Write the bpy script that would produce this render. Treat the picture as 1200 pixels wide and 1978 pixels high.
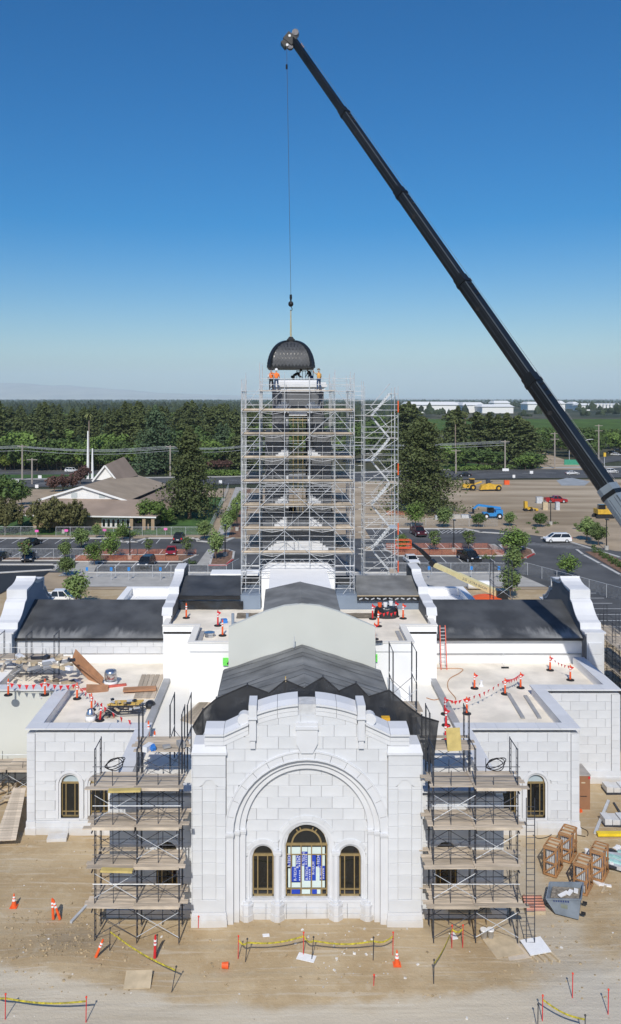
import bpy, bmesh, math, random
from mathutils import Vector, Matrix
R = math.radians
rnd = random.Random(7)
for o in list(bpy.data.objects): bpy.data.objects.remove(o)
sc = bpy.context.scene
C = sc.collection

# ---------------------------------------------------------------- camera
HC, F, CX, CY = 27.6, 1600.0, 550.0, 770.0      # camera height, focal length and principal point of the 1200x1978 photo
cam = bpy.data.cameras.new('camera'); camo = bpy.data.objects.new('camera', cam); C.objects.link(camo)
cam.sensor_fit = 'HORIZONTAL'; cam.sensor_width = 36.0; cam.lens = 36.0 * F / 1200.0
cam.shift_x = (600.0 - CX) / 1200.0; cam.shift_y = -(989.0 - CY) / 1200.0
cam.clip_start = 0.5; cam.clip_end = 60000
camo.location = (0, 0, HC); camo.rotation_euler = (R(90), 0, 0)
sc.camera = camo

# ---------------------------------------------------------------- sky, sun, exposure
SUN_EL, SUN_AZ = 41.0, 7.0                       # the sun stands behind the camera, a little to the left
w = bpy.data.worlds.new('World'); sc.world = w; w.use_nodes = True
nt = w.node_tree; bg = nt.nodes['Background']
sky = nt.nodes.new('ShaderNodeTexSky'); sky.sky_type = 'NISHITA'; sky.sun_disc = False
sky.sun_elevation = R(SUN_EL); sky.sun_rotation = R(180 + SUN_AZ)
sky.altitude = 30; sky.air_density = 1.0; sky.dust_density = 0.9; sky.ozone_density = 3.2
hs_ = nt.nodes.new('ShaderNodeHueSaturation'); hs_.inputs['Saturation'].default_value = 1.66; hs_.inputs['Hue'].default_value = .505
nt.links.new(sky.outputs[0], hs_.inputs['Color']); nt.links.new(hs_.outputs[0], bg.inputs[0]); bg.inputs[1].default_value = 0.104
sun = bpy.data.lights.new('sun', 'SUN'); suno = bpy.data.objects.new('sun', sun); C.objects.link(suno)
sun.energy = 3.6; sun.angle = R(0.53); sun.color = (1.0, 0.955, 0.875)
sd = Vector((math.sin(R(SUN_AZ)) * math.cos(R(SUN_EL)), math.cos(R(SUN_AZ)) * math.cos(R(SUN_EL)), -math.sin(R(SUN_EL))))
suno.rotation_euler = sd.to_track_quat('-Z', 'Y').to_euler(); suno.location = (-10, -60, 80)
sc.view_settings.view_transform = 'Standard'; sc.view_settings.look = 'None'
sc.view_settings.exposure = 0.0; sc.view_settings.gamma = 1.0
sc.render.engine = 'CYCLES'; sc.cycles.use_denoising = True
sc.cycles.max_bounces = 6; sc.cycles.transparent_max_bounces = 12; sc.cycles.volume_bounces = 1

# ---------------------------------------------------------------- helpers
def G(px, py, z=0.0):
    "ground point (or point at height z) seen at a photo pixel"
    Y = (HC - z) * F / (py - CY)
    return Vector(((px - CX) * Y / F, Y, z))
def A(px, py, Y):
    "point at depth Y seen at a photo pixel"
    return Vector(((px - CX) * Y / F, Y, HC - (py - CY) * Y / F))

class MB:
    def __init__(s): s.v = []; s.f = []
    def add(s, vs, fs):
        n = len(s.v); s.v += [tuple(p) for p in vs]; s.f += [tuple(i + n for i in q) for q in fs]
    def box(s, x0, y0, z0, x1, y1, z1):
        s.hexa([(x0,y0,z0),(x1,y0,z0),(x1,y1,z0),(x0,y1,z0),(x0,y0,z1),(x1,y0,z1),(x1,y1,z1),(x0,y1,z1)]); return s
    def hexa(s, p):
        s.add(p, [(3,2,1,0),(4,5,6,7),(0,1,5,4),(1,2,6,5),(2,3,7,6),(3,0,4,7)]); return s
    def cbox(s, c, sx, sy, sz, rz=0.0, rx=0.0, ry=0.0):
        M = Matrix.Translation(Vector(c)) @ Matrix.Rotation(rz,4,'Z') @ Matrix.Rotation(rx,4,'X') @ Matrix.Rotation(ry,4,'Y')
        a,b,d = sx/2, sy/2, sz/2
        s.hexa([M @ Vector(q) for q in ((-a,-b,-d),(a,-b,-d),(a,b,-d),(-a,b,-d),(-a,-b,d),(a,-b,d),(a,b,d),(-a,b,d))]); return s
    def bar(s, p, q, w, h=None, up=(0,0,1)):
        "rectangular bar from p to q"
        p = Vector(p); q = Vector(q); h = w if h is None else h
        d = (q - p).normalized(); up = Vector(up)
        if abs(d.dot(up)) > .99: up = Vector((0,1,0))
        a = d.cross(up).normalized(); b = a.cross(d)
        a *= w/2; b *= h/2
        s.hexa([p-a-b, p+a-b, q+a-b, q-a-b, p-a+b, p+a+b, q+a+b, q-a+b]); return s
    def tube(s, p, q, r, n=6, r2=None, caps=True):
        p = Vector(p); q = Vector(q); r2 = r if r2 is None else r2
        d = (q - p).normalized(); up = Vector((0,0,1)) if abs(d.z) < .95 else Vector((1,0,0))
        a = d.cross(up).normalized(); b = a.cross(d)
        vs = []
        for c, rr in ((p, r), (q, r2)):
            for k in range(n):
                t = 2*math.pi*k/n; vs.append(c + a*(rr*math.cos(t)) + b*(rr*math.sin(t)))
        fs = [(k, (k+1)%n, n+(k+1)%n, n+k) for k in range(n)]
        if caps: fs += [tuple(range(n-1,-1,-1)), tuple(range(n, 2*n))]
        s.add(vs, fs); return s
    def path(s, pts, r, n=5):
        for a, b in zip(pts, pts[1:]): s.tube(a, b, r, n)
        return s
    def prism(s, poly, a, b, plane='xz'):
        "polygon extruded from a to b along the third axis"
        def mk(t):
            if plane == 'xz': return [(x, t, z) for x, z in poly]
            if plane == 'yz': return [(t, x, z) for x, z in poly]
            return [(x, z, t) for x, z in poly]
        n = len(poly)
        s.add(mk(a) + mk(b), [tuple(range(n)), tuple(range(2*n-1, n-1, -1))] + [(k, n+k, n+(k+1)%n, (k+1)%n) for k in range(n)]); return s
    def strip(s, inner, outer, a, b):
        "band between two open xz polylines, extruded from y=a to y=b"
        n = len(inner)
        for k in range(n-1):
            p, q, r_, t = inner[k], inner[k+1], outer[k+1], outer[k]
            s.prism([p, q, r_, t], a, b)
        return s
    def lathe(s, prof, c=(0,0,0), n=16, axis='z'):
        vs = []; m = len(prof)
        for r, z in prof:
            for k in range(n):
                t = 2*math.pi*k/n; x, y = r*math.cos(t), r*math.sin(t)
                p = (x, y, z) if axis == 'z' else ((z, x, y) if axis == 'x' else (x, z, y))
                vs.append((p[0]+c[0], p[1]+c[1], p[2]+c[2]))
        fs = [(i*n+k, i*n+(k+1)%n, (i+1)*n+(k+1)%n, (i+1)*n+k) for i in range(m-1) for k in range(n)]
        fs += [tuple(range(n-1,-1,-1)), tuple(range((m-1)*n, m*n))]
        s.add(vs, fs); return s
    def sphere(s, c, r, n=10, m=6, sz=1.0):
        prof = [(max(1e-3, r*math.sin(math.pi*i/m)), -r*sz*math.cos(math.pi*i/m)) for i in range(m+1)]
        return s.lathe(prof, c, n)
    def quad(s, a, b, c, d): s.add([a,b,c,d], [(0,1,2,3)]); return s
    def grid(s, fn, nu, nv):
        vs = [fn(i/nu, j/nv) for j in range(nv+1) for i in range(nu+1)]
        s.add(vs, [(j*(nu+1)+i, j*(nu+1)+i+1, (j+1)*(nu+1)+i+1, (j+1)*(nu+1)+i) for j in range(nv) for i in range(nu)]); return s
    def mesh(s, name, mat, off=(0,0,0), smooth=False):
        me = bpy.data.meshes.new(name)
        ox, oy, oz = off
        me.from_pydata([(x-ox, y-oy, z-oz) for x, y, z in s.v], [], s.f)
        if mat: me.materials.append(mat)
        if smooth: me.polygons.foreach_set('use_smooth', [True]*len(me.polygons))
        me.update(); return me
    def build(s, name, mat, parent=None, smooth=False, label=None, cat=None, group=None, kind=None, rootoff=None):
        off = (0,0,0)
        if parent is not None:
            off = rootloc(parent) if rootoff is None else rootoff
        elif cat:                                   # a single-mesh thing: origin at its base
            xs = [p[0] for p in s.v]; ys = [p[1] for p in s.v]; zs = [p[2] for p in s.v]
            off = ((min(xs)+max(xs))/2, (min(ys)+max(ys))/2, min(zs))
        o = bpy.data.objects.new(name, s.mesh(name, mat, off, smooth)); C.objects.link(o)
        if parent is not None: o.parent = parent
        else: o.location = off
        tag(o, label, cat, group, kind); return o
def rootloc(o):
    while o.parent: o = o.parent
    return o.location
def tag(o, label=None, cat=None, group=None, kind=None):
    if label: o['label'] = label
    if cat: o['category'] = cat
    if group: o['group'] = group
    if kind: o['kind'] = kind
    return o
def thing(name, label, cat, loc=(0,0,0), group=None, rz=0.0):
    o = bpy.data.objects.new(name, None); C.objects.link(o); o.empty_display_size = .3
    o.location = loc; o.rotation_euler = (0,0,rz)
    return tag(o, label, cat, group)
def copy_tree(o, parent=None):
    c = o.copy(); C.objects.link(c); c.parent = parent
    for ch in o.children: copy_tree(ch, c)
    return c
ORD = ['first','second','third','fourth','fifth','sixth','seventh','eighth','ninth','tenth','eleventh','twelfth']
def third(px, a, b): return 'left' if px < a+(b-a)/3 else 'middle' if px < a+2*(b-a)/3 else 'right'
def struct(name, mb, mat): return mb.build(name, mat, kind='structure')
def sheet(name, pts, z, mat):
    "flat polygon on the ground"
    m = MB(); m.add([(p[0], p[1], z) for p in pts], [tuple(range(len(pts)))]); return struct(name, m, mat)

# ---------------------------------------------------------------- materials
MATS = {}
def mat(name, col, rough=.7, var=.12, scale=3.0, bump=0.0, bscale=20.0, metal=0.0, spec=.3, objvar=0.0, col2=None, detail=4, coord='Object', ramp=(.35,.65), stretch=None):
    m = bpy.data.materials.new(name); m.use_nodes = True; MATS[name] = m
    n = m.node_tree.nodes; l = m.node_tree.links; b = n['Principled BSDF']
    b.inputs['Roughness'].default_value = rough; b.inputs['Metallic'].default_value = metal
    b.inputs['Specular IOR Level'].default_value = spec
    tc = n.new('ShaderNodeTexCoord')
    src = tc.outputs[coord]
    if coord == 'World':
        pass
    if stretch:
        mp = n.new('ShaderNodeMapping'); mp.inputs['Scale'].default_value = stretch; l.new(src, mp.inputs[0]); src = mp.outputs[0]
    nz = n.new('ShaderNodeTexNoise'); nz.inputs['Scale'].default_value = scale; nz.inputs['Detail'].default_value = detail
    l.new(src, nz.inputs['Vector'])
    rp = n.new('ShaderNodeValToRGB'); l.new(nz.outputs[0], rp.inputs[0])
    a = [max(0, c*(1-var)) for c in col]; d = list(col2) if col2 else [min(1, c*(1+var)) for c in col]
    rp.color_ramp.elements[0].position = ramp[0]; rp.color_ramp.elements[1].position = ramp[1]
    rp.color_ramp.elements[0].color = (*a, 1); rp.color_ramp.elements[1].color = (*d, 1)
    out = rp.outputs[0]
    if objvar:
        oi = n.new('ShaderNodeObjectInfo'); mr = n.new('ShaderNodeMapRange')
        mr.inputs['To Min'].default_value = 1-objvar; mr.inputs['To Max'].default_value = 1+objvar
        l.new(oi.outputs['Random'], mr.inputs['Value'])
        hs = n.new('ShaderNodeHueSaturation'); l.new(mr.outputs[0], hs.inputs['Value']); l.new(out, hs.inputs['Color']); out = hs.outputs[0]
    l.new(out, b.inputs['Base Color'])
    if bump:
        bz = n.new('ShaderNodeTexNoise'); bz.inputs['Scale'].default_value = bscale; bz.inputs['Detail'].default_value = 5
        l.new(src, bz.inputs['Vector'])
        bp = n.new('ShaderNodeBump'); bp.inputs['Strength'].default_value = bump; bp.inputs['Distance'].default_value = .05
        l.new(bz.outputs[0], bp.inputs['Height']); l.new(bp.outputs[0], b.inputs['Normal'])
    return m
stone = mat('white_stone', (.64,.65,.662), .75, .05, .9, .05, 40, objvar=.04)
stone_trim = mat('white_stone_trim', (.665,.672,.685), .7, .04, .8, .04, 30)
joint = mat('stone_joint', (.55,.555,.56), .9, .1, 4)
white_wall = mat('white_render', (.86,.86,.85), .85, .03, .5)
pale_board = mat('pale_sheathing', (.60,.61,.56), .85, .04, .3)
def splash(m):
    "dry mud splashed on the lowest stones, blotchy"
    n = m.node_tree.nodes; l = m.node_tree.links; b = n['Principled BSDF']; src = b.inputs['Base Color'].links[0].from_socket
    ge = n.new('ShaderNodeNewGeometry'); sp = n.new('ShaderNodeSeparateXYZ'); l.new(ge.outputs['Position'], sp.inputs[0])
    nz = n.new('ShaderNodeTexNoise'); nz.inputs['Scale'].default_value = 1.7; nz.inputs['Detail'].default_value = 6; l.new(ge.outputs['Position'], nz.inputs['Vector'])
    ad = n.new('ShaderNodeMath'); ad.operation = 'MULTIPLY_ADD'; l.new(nz.outputs[0], ad.inputs[0]); ad.inputs[1].default_value = -1.1; l.new(sp.outputs['Z'], ad.inputs[2])
    mr = n.new('ShaderNodeMapRange'); mr.interpolation_type = 'SMOOTHSTEP'; mr.inputs['From Min'].default_value = .15; mr.inputs['From Max'].default_value = -.5; mr.inputs['To Max'].default_value = .42; l.new(ad.outputs[0], mr.inputs['Value'])
    mx = n.new('ShaderNodeMix'); mx.data_type = 'RGBA'; l.new(mr.outputs[0], mx.inputs['Factor']); l.new(src, [q for q in mx.inputs if q.name == 'A' and q.type == 'RGBA'][0]); [q for q in mx.inputs if q.name == 'B' and q.type == 'RGBA'][0].default_value = (.50,.43,.33,1)
    l.new([q for q in mx.outputs if q.type == 'RGBA'][0], b.inputs['Base Color'])
splash(stone); splash(stone_trim)
roof_white = mat('white_roof_membrane', (.82,.79,.72), .8, .06, .35, .05, 4)
roof_beige = mat('beige_roof_membrane', (.84,.77,.65), .85, .13, .55, .08, 3)
tarp = mat('black_roof_underlay', (.06,.063,.067), .55, .3, .5, .35, 1.6, spec=.5, stretch=(1,1,1))
def scuffed(name, col, y0, y1):
    "black underlay with pale rubbed dust above the eave"
    m = mat(name, col, .6, .3, .5, .5, 1.3, spec=.4); n = m.node_tree.nodes; l = m.node_tree.links; b = n['Principled BSDF']
    src = b.inputs['Base Color'].links[0].from_socket; tc = n.new('ShaderNodeTexCoord'); mp = n.new('ShaderNodeMapping'); mp.inputs['Scale'].default_value = (2.2,.5,.5); l.new(tc.outputs['Object'], mp.inputs[0])
    nz = n.new('ShaderNodeTexNoise'); nz.inputs['Scale'].default_value = 1.3; nz.inputs['Detail'].default_value = 7; l.new(mp.outputs[0], nz.inputs['Vector'])
    sp = n.new('ShaderNodeSeparateXYZ'); l.new(tc.outputs['Object'], sp.inputs[0])
    ad = n.new('ShaderNodeMath'); ad.operation = 'MULTIPLY_ADD'; l.new(nz.outputs[0], ad.inputs[0]); ad.inputs[1].default_value = -2.6; l.new(sp.outputs['Y'], ad.inputs[2])
    mr = n.new('ShaderNodeMapRange'); mr.interpolation_type = 'SMOOTHSTEP'; mr.inputs['From Min'].default_value = y1-1.3; mr.inputs['From Max'].default_value = y0-1.3; l.new(ad.outputs[0], mr.inputs['Value'])
    n2 = n.new('ShaderNodeTexNoise'); n2.inputs['Scale'].default_value = .22; n2.inputs['Detail'].default_value = 5; l.new(tc.outputs['Object'], n2.inputs['Vector'])
    m2 = n.new('ShaderNodeMapRange'); m2.inputs['From Min'].default_value = .42; m2.inputs['From Max'].default_value = .6; m2.inputs['To Max'].default_value = .8; l.new(n2.outputs[0], m2.inputs['Value'])
    mu = n.new('ShaderNodeMath'); mu.operation = 'MULTIPLY'; l.new(mr.outputs[0], mu.inputs[0]); l.new(m2.outputs[0], mu.inputs[1])
    mx = n.new('ShaderNodeMix'); mx.data_type = 'RGBA'; l.new(mu.outputs[0], mx.inputs['Factor']); l.new(src, [q for q in mx.inputs if q.name == 'A' and q.type == 'RGBA'][0]); [q for q in mx.inputs if q.name == 'B' and q.type == 'RGBA'][0].default_value = (.30,.30,.29,1)
    l.new([q for q in mx.outputs if q.type == 'RGBA'][0], b.inputs['Base Color']); return m
tarp_scuffed = scuffed('scuffed_black_underlay', (.066,.069,.073), 23.3, 24.6)
tarp_dusty = mat('grey_roof_underlay', (.185,.187,.183), .75, .25, .6, .3, 2.0, spec=.4)
plastic = mat('black_plastic_sheet', (.02,.021,.024), .28, .3, .8, .6, 1.6, spec=.6)
blue_board = mat('blue_grey_sheathing_and_shade', (.22,.27,.34), .7, .06, .6)
dark_board = mat('dark_grey_sheathing', (.135,.142,.155), .7, .08, .5)
coping_grey = mat('grey_coping', (.36,.36,.36), .6, .1, 1.0)
gold = mat('bronze_frame', (.42,.32,.16), .35, .08, 4, metal=.55)
glass = mat('dark_glass', (.012,.014,.015), .04, .2, 1, spec=.6)
galv = mat('galvanised_steel', (.58,.60,.62), .45, .12, 2, metal=.2)
tube_m = mat('weathered_tube', (.50,.51,.52), .5, .2, 2, metal=.2)
dark_steel = mat('dark_scaffold_steel', (.055,.06,.075), .5, .3, 3, metal=.3)
plank_m = mat('scaffold_plank', (.50,.42,.325), .85, .22, 1.4, objvar=.22, stretch=(.6,6,1))
ply = mat('plywood', (.42,.22,.12), .8, .15, 1.5, objvar=.12)
ply_pale = mat('pale_plywood', (.52,.42,.28), .85, .12, 2, objvar=.1)
orange = mat('orange_plastic', (.80,.12,.03), .5, .08, 5)
redp = mat('red_plastic', (.62,.03,.035), .5, .1, 5)
whitep = mat('white_plastic', (.8,.8,.8), .4, .03, 4)
rubber = mat('black_rubber', (.025,.025,.027), .8, .2, 5)
yellow_tape = mat('caution_tape', (.72,.60,.06), .5, .1, 8, col2=(.25,.22,.05))
silver = mat('silver_sheet_metal', (.62,.63,.65), .22, .1, 3, metal=.9)
lime = mat('green_tarp', (.18,.75,.12), .6, .06, 4)
bluep = mat('blue_plastic', (.05,.22,.62), .5, .06, 4)
wood = mat('crate_timber', (.38,.20,.09), .8, .2, 3, objvar=.1)
cardboard = mat('brown_cardboard', (.30,.15,.08), .8, .06, 2)
conc = mat('concrete', (.44,.42,.38), .85, .1, .6, .05, 30)
kerbm = mat('kerb_concrete', (.56,.54,.50), .8, .08, .8)
red_kerb = mat('red_kerb_paint', (.42,.06,.05), .7, .1, 2)
asphalt = mat('asphalt', (.10,.10,.10), .85, .24, .16, .1, 60)
asphalt_new = mat('fresh_asphalt', (.034,.036,.038), .75, .35, .10, .1, 60, stretch=(1,.35,1))
line_paint = mat('white_road_paint', (.66,.66,.64), .7, .06, 2)
blue_paint = mat('blue_sign_paint', (.04,.24,.62), .5, .05, 4)
lawn = mat('lawn_grass', (.06,.125,.03), .9, .3, .25, .3, 30)
mulch = mat('bark_mulch', (.22,.13,.085), .95, .3, 2.0, .4, 25)
lot_dirt = mat('graded_earth', (.38,.285,.18), .95, .25, .05, .15, 3, col2=(.52,.42,.295), stretch=(.5,1.6,1))
gravelly = mat('grey_gravel', (.34,.36,.37), .95, .12, .4, .2, 20)
net_orange = mat('orange_mesh_fence', (.75,.22,.10), .8, .1, 4)
tan_roof = mat('tan_shingles', (.37,.295,.215), .9, .1, .25, .15, 12)
tan_roof2 = mat('brown_shingles', (.32,.245,.19), .9, .1, .25, .15, 12)
white_paint = mat('white_paint', (.78,.78,.76), .6, .04, 1)
brickm = mat('tan_brick', (.36,.26,.17), .9, .12, 3)
black_paint = mat('black_gloss', (.018,.019,.022), .3, .2, .6, spec=.5)
boom_black = mat('crane_black_paint', (.010,.0105,.012), .45, .35, .35, spec=.35)
boom_grey = mat('crane_grey_paint_and_glint', (.20,.235,.27), .4, .1, .35, spec=.5)
cable_m = mat('steel_cable', (.12,.12,.14), .5, .1, 4, metal=.4)
brass = mat('gold_leaf', (.62,.52,.30), .35, .08, 3, metal=.35)
shingle_m = mat('grey_metal_shingle', (.06,.064,.07), .55, .15, 2, metal=.1, objvar=.08, spec=.35)
skin_m = mat('skin', (.42,.24,.16), .6, .05, 6)
hivis = mat('orange_vest', (.9,.22,.05), .7, .08, 6)
denim = mat('denim', (.045,.08,.16), .85, .15, 8)
darkcloth = mat('dark_cloth', (.025,.025,.03), .85, .15, 8)
bark = mat('tree_bark', (.16,.115,.08), .95, .25, 3)
palm_bark = mat('palm_bark', (.24,.19,.15), .95, .2, 3)
def foliage(name, col, objvar=.18, var=.35, scale=.5):
    m = mat(name, col, .7, var, scale, objvar=objvar, spec=.15, detail=3, ramp=(.3,.7)); return m
f_conifer = foliage('conifer_needles', (0.0943,0.1165,0.0439), .16)
f_conifer2 = foliage('blue_green_needles', (0.0834,0.1260,0.0650), .16)
f_oak = foliage('dark_leaves', (0.0870,0.1344,0.0406), .2)
f_green = foliage('green_leaves', (0.1232,0.189,0.0455), .2)
f_lime = foliage('yellow_green_leaves', (0.1812,0.231,0.0455), .15)
f_young = foliage('young_tree_leaves', (0.155,0.215,0.072), .3, .3, 1.2)
f_purple = foliage('purple_leaves', (0.1232,0.07,0.0585), .15)
f_olive = foliage('olive_leaves', (0.1189,0.1176,0.0468), .12, .4, .8)
f_palm = foliage('palm_fronds', (0.1885,0.21,0.078), .1)
f_far = foliage('far_wood_leaves', (.040,.054,.028), .0, .5, .012)

# net with real gaps: most of the cloth is holes too fine to model
def net_mat(name, col, cover, sc_=9.0):
    m = bpy.data.materials.new(name); m.use_nodes = True
    n = m.node_tree.nodes; l = m.node_tree.links; b = n['Principled BSDF']; out = n['Material Output']
    b.inputs['Base Color'].default_value = (*col, 1); b.inputs['Roughness'].default_value = .8
    tr = n.new('ShaderNodeBsdfTransparent'); mx = n.new('ShaderNodeMixShader')
    tc = n.new('ShaderNodeTexCoord'); nz = n.new('ShaderNodeTexNoise'); nz.inputs['Scale'].default_value = sc_; l.new(tc.outputs['Object'], nz.inputs['Vector'])
    mr = n.new('ShaderNodeMapRange'); mr.inputs['From Min'].default_value = .3; mr.inputs['From Max'].default_value = .7
    mr.inputs['To Min'].default_value = cover-.12; mr.inputs['To Max'].default_value = cover+.12
    l.new(nz.outputs[0], mr.inputs['Value']); l.new(mr.outputs[0], mx.inputs[0])
    l.new(tr.outputs[0], mx.inputs[1]); l.new(b.outputs[0], mx.inputs[2]); l.new(mx.outputs[0], out.inputs[0])
    return m
net_black = net_mat('black_debris_net', (.02,.021,.023), .93, 1.2)
net_fence = net_mat('chain_link_mesh', (.42,.44,.46), .13, 3.0)
net_orange = net_mat('orange_barrier_net', (.62,.20,.10), .34, 3.0)
# ================================================================ ground, roads, hills
from mathutils import noise as mnoise
def ground_mat():
    m = bpy.data.materials.new('site_dirt'); m.use_nodes = True
    n = m.node_tree.nodes; l = m.node_tree.links; b = n['Principled BSDF']; b.inputs['Roughness'].default_value = .95
    b.inputs['Specular IOR Level'].default_value = .1
    tc = n.new('ShaderNodeTexCoord'); sp = n.new('ShaderNodeSeparateXYZ'); l.new(tc.outputs['Object'], sp.inputs[0])
    def noise(scale, detail=5, rough=.6, stretch=None):
        z = n.new('ShaderNodeTexNoise'); z.inputs['Scale'].default_value = scale; z.inputs['Detail'].default_value = detail; z.inputs['Roughness'].default_value = rough
        if stretch:
            mp = n.new('ShaderNodeMapping'); mp.inputs['Scale'].default_value = stretch; l.new(tc.outputs['Object'], mp.inputs[0]); l.new(mp.outputs[0], z.inputs['Vector'])
        else: l.new(tc.outputs['Object'], z.inputs['Vector'])
        return z.outputs[0]
    def math_(op, a, c=None):
        q = n.new('ShaderNodeMath'); q.operation = op
        for i, t in enumerate((a, c)):
            if t is None: continue
            if isinstance(t, (int, float)): q.inputs[i].default_value = t
            else: l.new(t, q.inputs[i])
        return q.outputs[0]
    def mix(f, a, c):
        q = n.new('ShaderNodeMix'); q.data_type = 'RGBA'
        if isinstance(f, (int, float)): q.inputs['Factor'].default_value = f
        else: l.new(f, q.inputs['Factor'])
        for k, t in (('A', a), ('B', c)):
            s_ = [x for x in q.inputs if x.name == k and x.type == 'RGBA'][0]
            if isinstance(t, tuple): s_.default_value = (*t, 1)
            else: l.new(t, s_)
        return [x for x in q.outputs if x.type == 'RGBA'][0]
    def smooth(v, a, c):
        q = n.new('ShaderNodeMapRange'); q.interpolation_type = 'SMOOTHSTEP'
        q.inputs['From Min'].default_value = a; q.inputs['From Max'].default_value = c; l.new(v, q.inputs['Value']); return q.outputs[0]
    base = mix(smooth(noise(.35), .35, .68), (.425,.312,.178), (.515,.402,.252))
    base = mix(math_('MULTIPLY', smooth(noise(2.2, 6), .5, .75), .4), base, (.58,.51,.385))
    base = mix(math_('MULTIPLY', smooth(noise(.13, 3), .56, .72), .45), base, (.30,.235,.155))
    # pale wheel-packed track along the front of the site
    yy = math_('ADD', sp.outputs['Y'], math_('MULTIPLY', math_('SUBTRACT', noise(.28, 6, .62), .5), 3.2))
    xm_ = math_('ADD', sp.outputs['X'], -1.0)
    yy = math_('SUBTRACT', yy, math_('MULTIPLY', math_('MULTIPLY', xm_, xm_), .012))
    base = mix(math_('MULTIPLY', smooth(yy, 38.1, 37.2), .92), base, (.57,.505,.395))
    base = mix(math_('MULTIPLY', smooth(noise(1.0, 4, .55, (.10,1.9,1)), .52, .70), .38), base, (.40,.335,.235))
    base = mix(math_('MULTIPLY', smooth(noise(1.0, 5, .55, (.22,3.4,1)), .55, .66), .30), base, (.66,.61,.51))
    # grey packed strip by the crates
    d1 = math_('ABSOLUTE', math_('ADD', math_('ADD', sp.outputs['X'], -13.6), math_('MULTIPLY', math_('SUBTRACT', noise(.3), .5), 4)))
    base = mix(math_('MULTIPLY', smooth(d1, 2.6, .8), .45), base, (.53,.50,.43))
    dx_ = math_('MULTIPLY', math_('ADD', sp.outputs['X'], 10.6), .42); dy_ = math_('MULTIPLY', math_('ADD', sp.outputs['Y'], -42.3), .75)
    dd_ = math_('ADD', math_('ADD', math_('MULTIPLY', dx_, dx_), math_('MULTIPLY', dy_, dy_)), math_('MULTIPLY', noise(.9, 6, .65), 1.6))
    base = mix(math_('MULTIPLY', smooth(dd_, 1.9, .7), .55), base, (.27,.215,.15))
    sp2 = smooth(noise(28, 2), .68, .74)
    base = mix(math_('MULTIPLY', sp2, .55), base, (.74,.70,.62))
    l.new(base, b.inputs['Base Color'])
    bp = n.new('ShaderNodeBump'); bp.inputs['Strength'].default_value = .55; bp.inputs['Distance'].default_value = .06
    l.new(math_('ADD', math_('ADD', noise(7, 8, .7), math_('MULTIPLY', noise(1.1), .8)), math_('MULTIPLY', noise(1.0, 4, .5, (.12,2.6,1)), 1.1)), bp.inputs['Height']); l.new(bp.outputs[0], b.inputs['Normal'])
    return m
site_m = ground_mat()
def gz(x, y):
    "height of the site dirt"
    h = .05*mnoise.noise((x*.5, y*.5, 0)) + .10*mnoise.noise((x*.16, y*.16, 3)) + .02*mnoise.noise((x*1.7, y*1.7, 5))
    h += .30*math.exp(-(((x+11.2)/2.6)**2 + ((y-40.5)/1.7)**2)) - .12*math.exp(-(((x-1)/9)**2 + ((y-35)/3)**2))
    if x > 30 or y > 80: h = min(h, -.04)-.06*min(1, max(0, x-30)/4 if y < 80 else (y-80)/6)
    return h
m = MB(); nx, ny = 150, 190; X0, X1, Y0, Y1 = -62, 76, 20, 124
m.grid(lambda u, v: (X0+(X1-X0)*u, Y0+(Y1-Y0)*v**1.6, gz(X0+(X1-X0)*u, Y0+(Y1-Y0)*v**1.6)), nx, ny)
struct('site_ground', m, site_m)

# the valley floor, one sheet to the horizon
def valley():
    m_ = mat('valley_floor', (.055,.070,.032), .95, .3, .004, col2=(.13,.115,.07), detail=6, ramp=(.42,.62), stretch=(1,.45,1)); return m_
sheet('ground', [(-30000,-300),(30000,-300),(30000,42000),(-30000,42000)], -.16, valley())
sheet('yard_ground', [(-140,120),(160,120),(160,262),(-140,250)], -.05, mat('dry_earth', (.40,.31,.21), .95, .15, .2, .2, 5))
# parking lots
sheet('left_parking_lot', [(-110,131.5),(-9,131.5),(-9,163.5),(-110,163.5)], .0, asphalt)
sheet('right_parking_lot', [(-9.0,131.5),(36,131.5),(41,112),(37,92),(70,70),(120,70),(120,128),(60,150),(53,164),(44,175.5),(17,175.5),(17,163.5),(-9.0,163.5)], .0, asphalt)
sheet('fresh_asphalt_apron', [G(-260,1093),G(106,1093),G(100,1101),G(78,1118),G(30,1131),G(0,1147),G(-200,1200)], .012, asphalt_new)
sheet('walkway', [(-31,121.5),(38.5,121.5),(36.5,131.2),(-31,131.2)], .02, conc)
sheet('ramp_path', [G(112,1113),G(178,1113),G(192,1082),G(160,1082)], .03, conc)
sheet('lawn', [(-62,168.0),(-15.5,168.0),(-16.5,232),(-62,232)], .0, lawn)
sheet('garden_path', [(-13.7,165),(-11.2,165),(-13.4,258),(-15.3,258)], .015, conc)
sheet('planting_strip', [(-11.1,165),(-8.2,165),(-10.4,255),(-13.2,255)], .012, mulch)
sheet('graded_field', [(14,181),(170,181),(170,287),(40,279),(8,277)], .0, lot_dirt)
sheet('gravel_patch', [G(1075,928),G(1100,922),G(1140,930),G(1130,938),G(1085,938)], .02, gravelly)
sheet('main_road', [(-420,240),(-90,257),(-20,266),(70,285.5),(130,291),(420,310),(420,345),(130,331),(70,321),(-20,290),(-90,281),(-420,268)], .02, asphalt)
sheet('road_verge', [(-420,268.3),(-90,281.3),(-20,290.3),(70,321.3),(130,331.3),(420,345.3),(420,352),(130,338),(70,327),(-20,295),(-90,286),(-420,273)], .05, conc)
sheet('side_street', [(95,333),(118,336),(340,560),(310,560)], .03, asphalt)
sheet('dirt_lane', [G(1000,905),G(1010,893),G(1090,893),G(1200,903),G(1130,908)], .04, lot_dirt)
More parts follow.
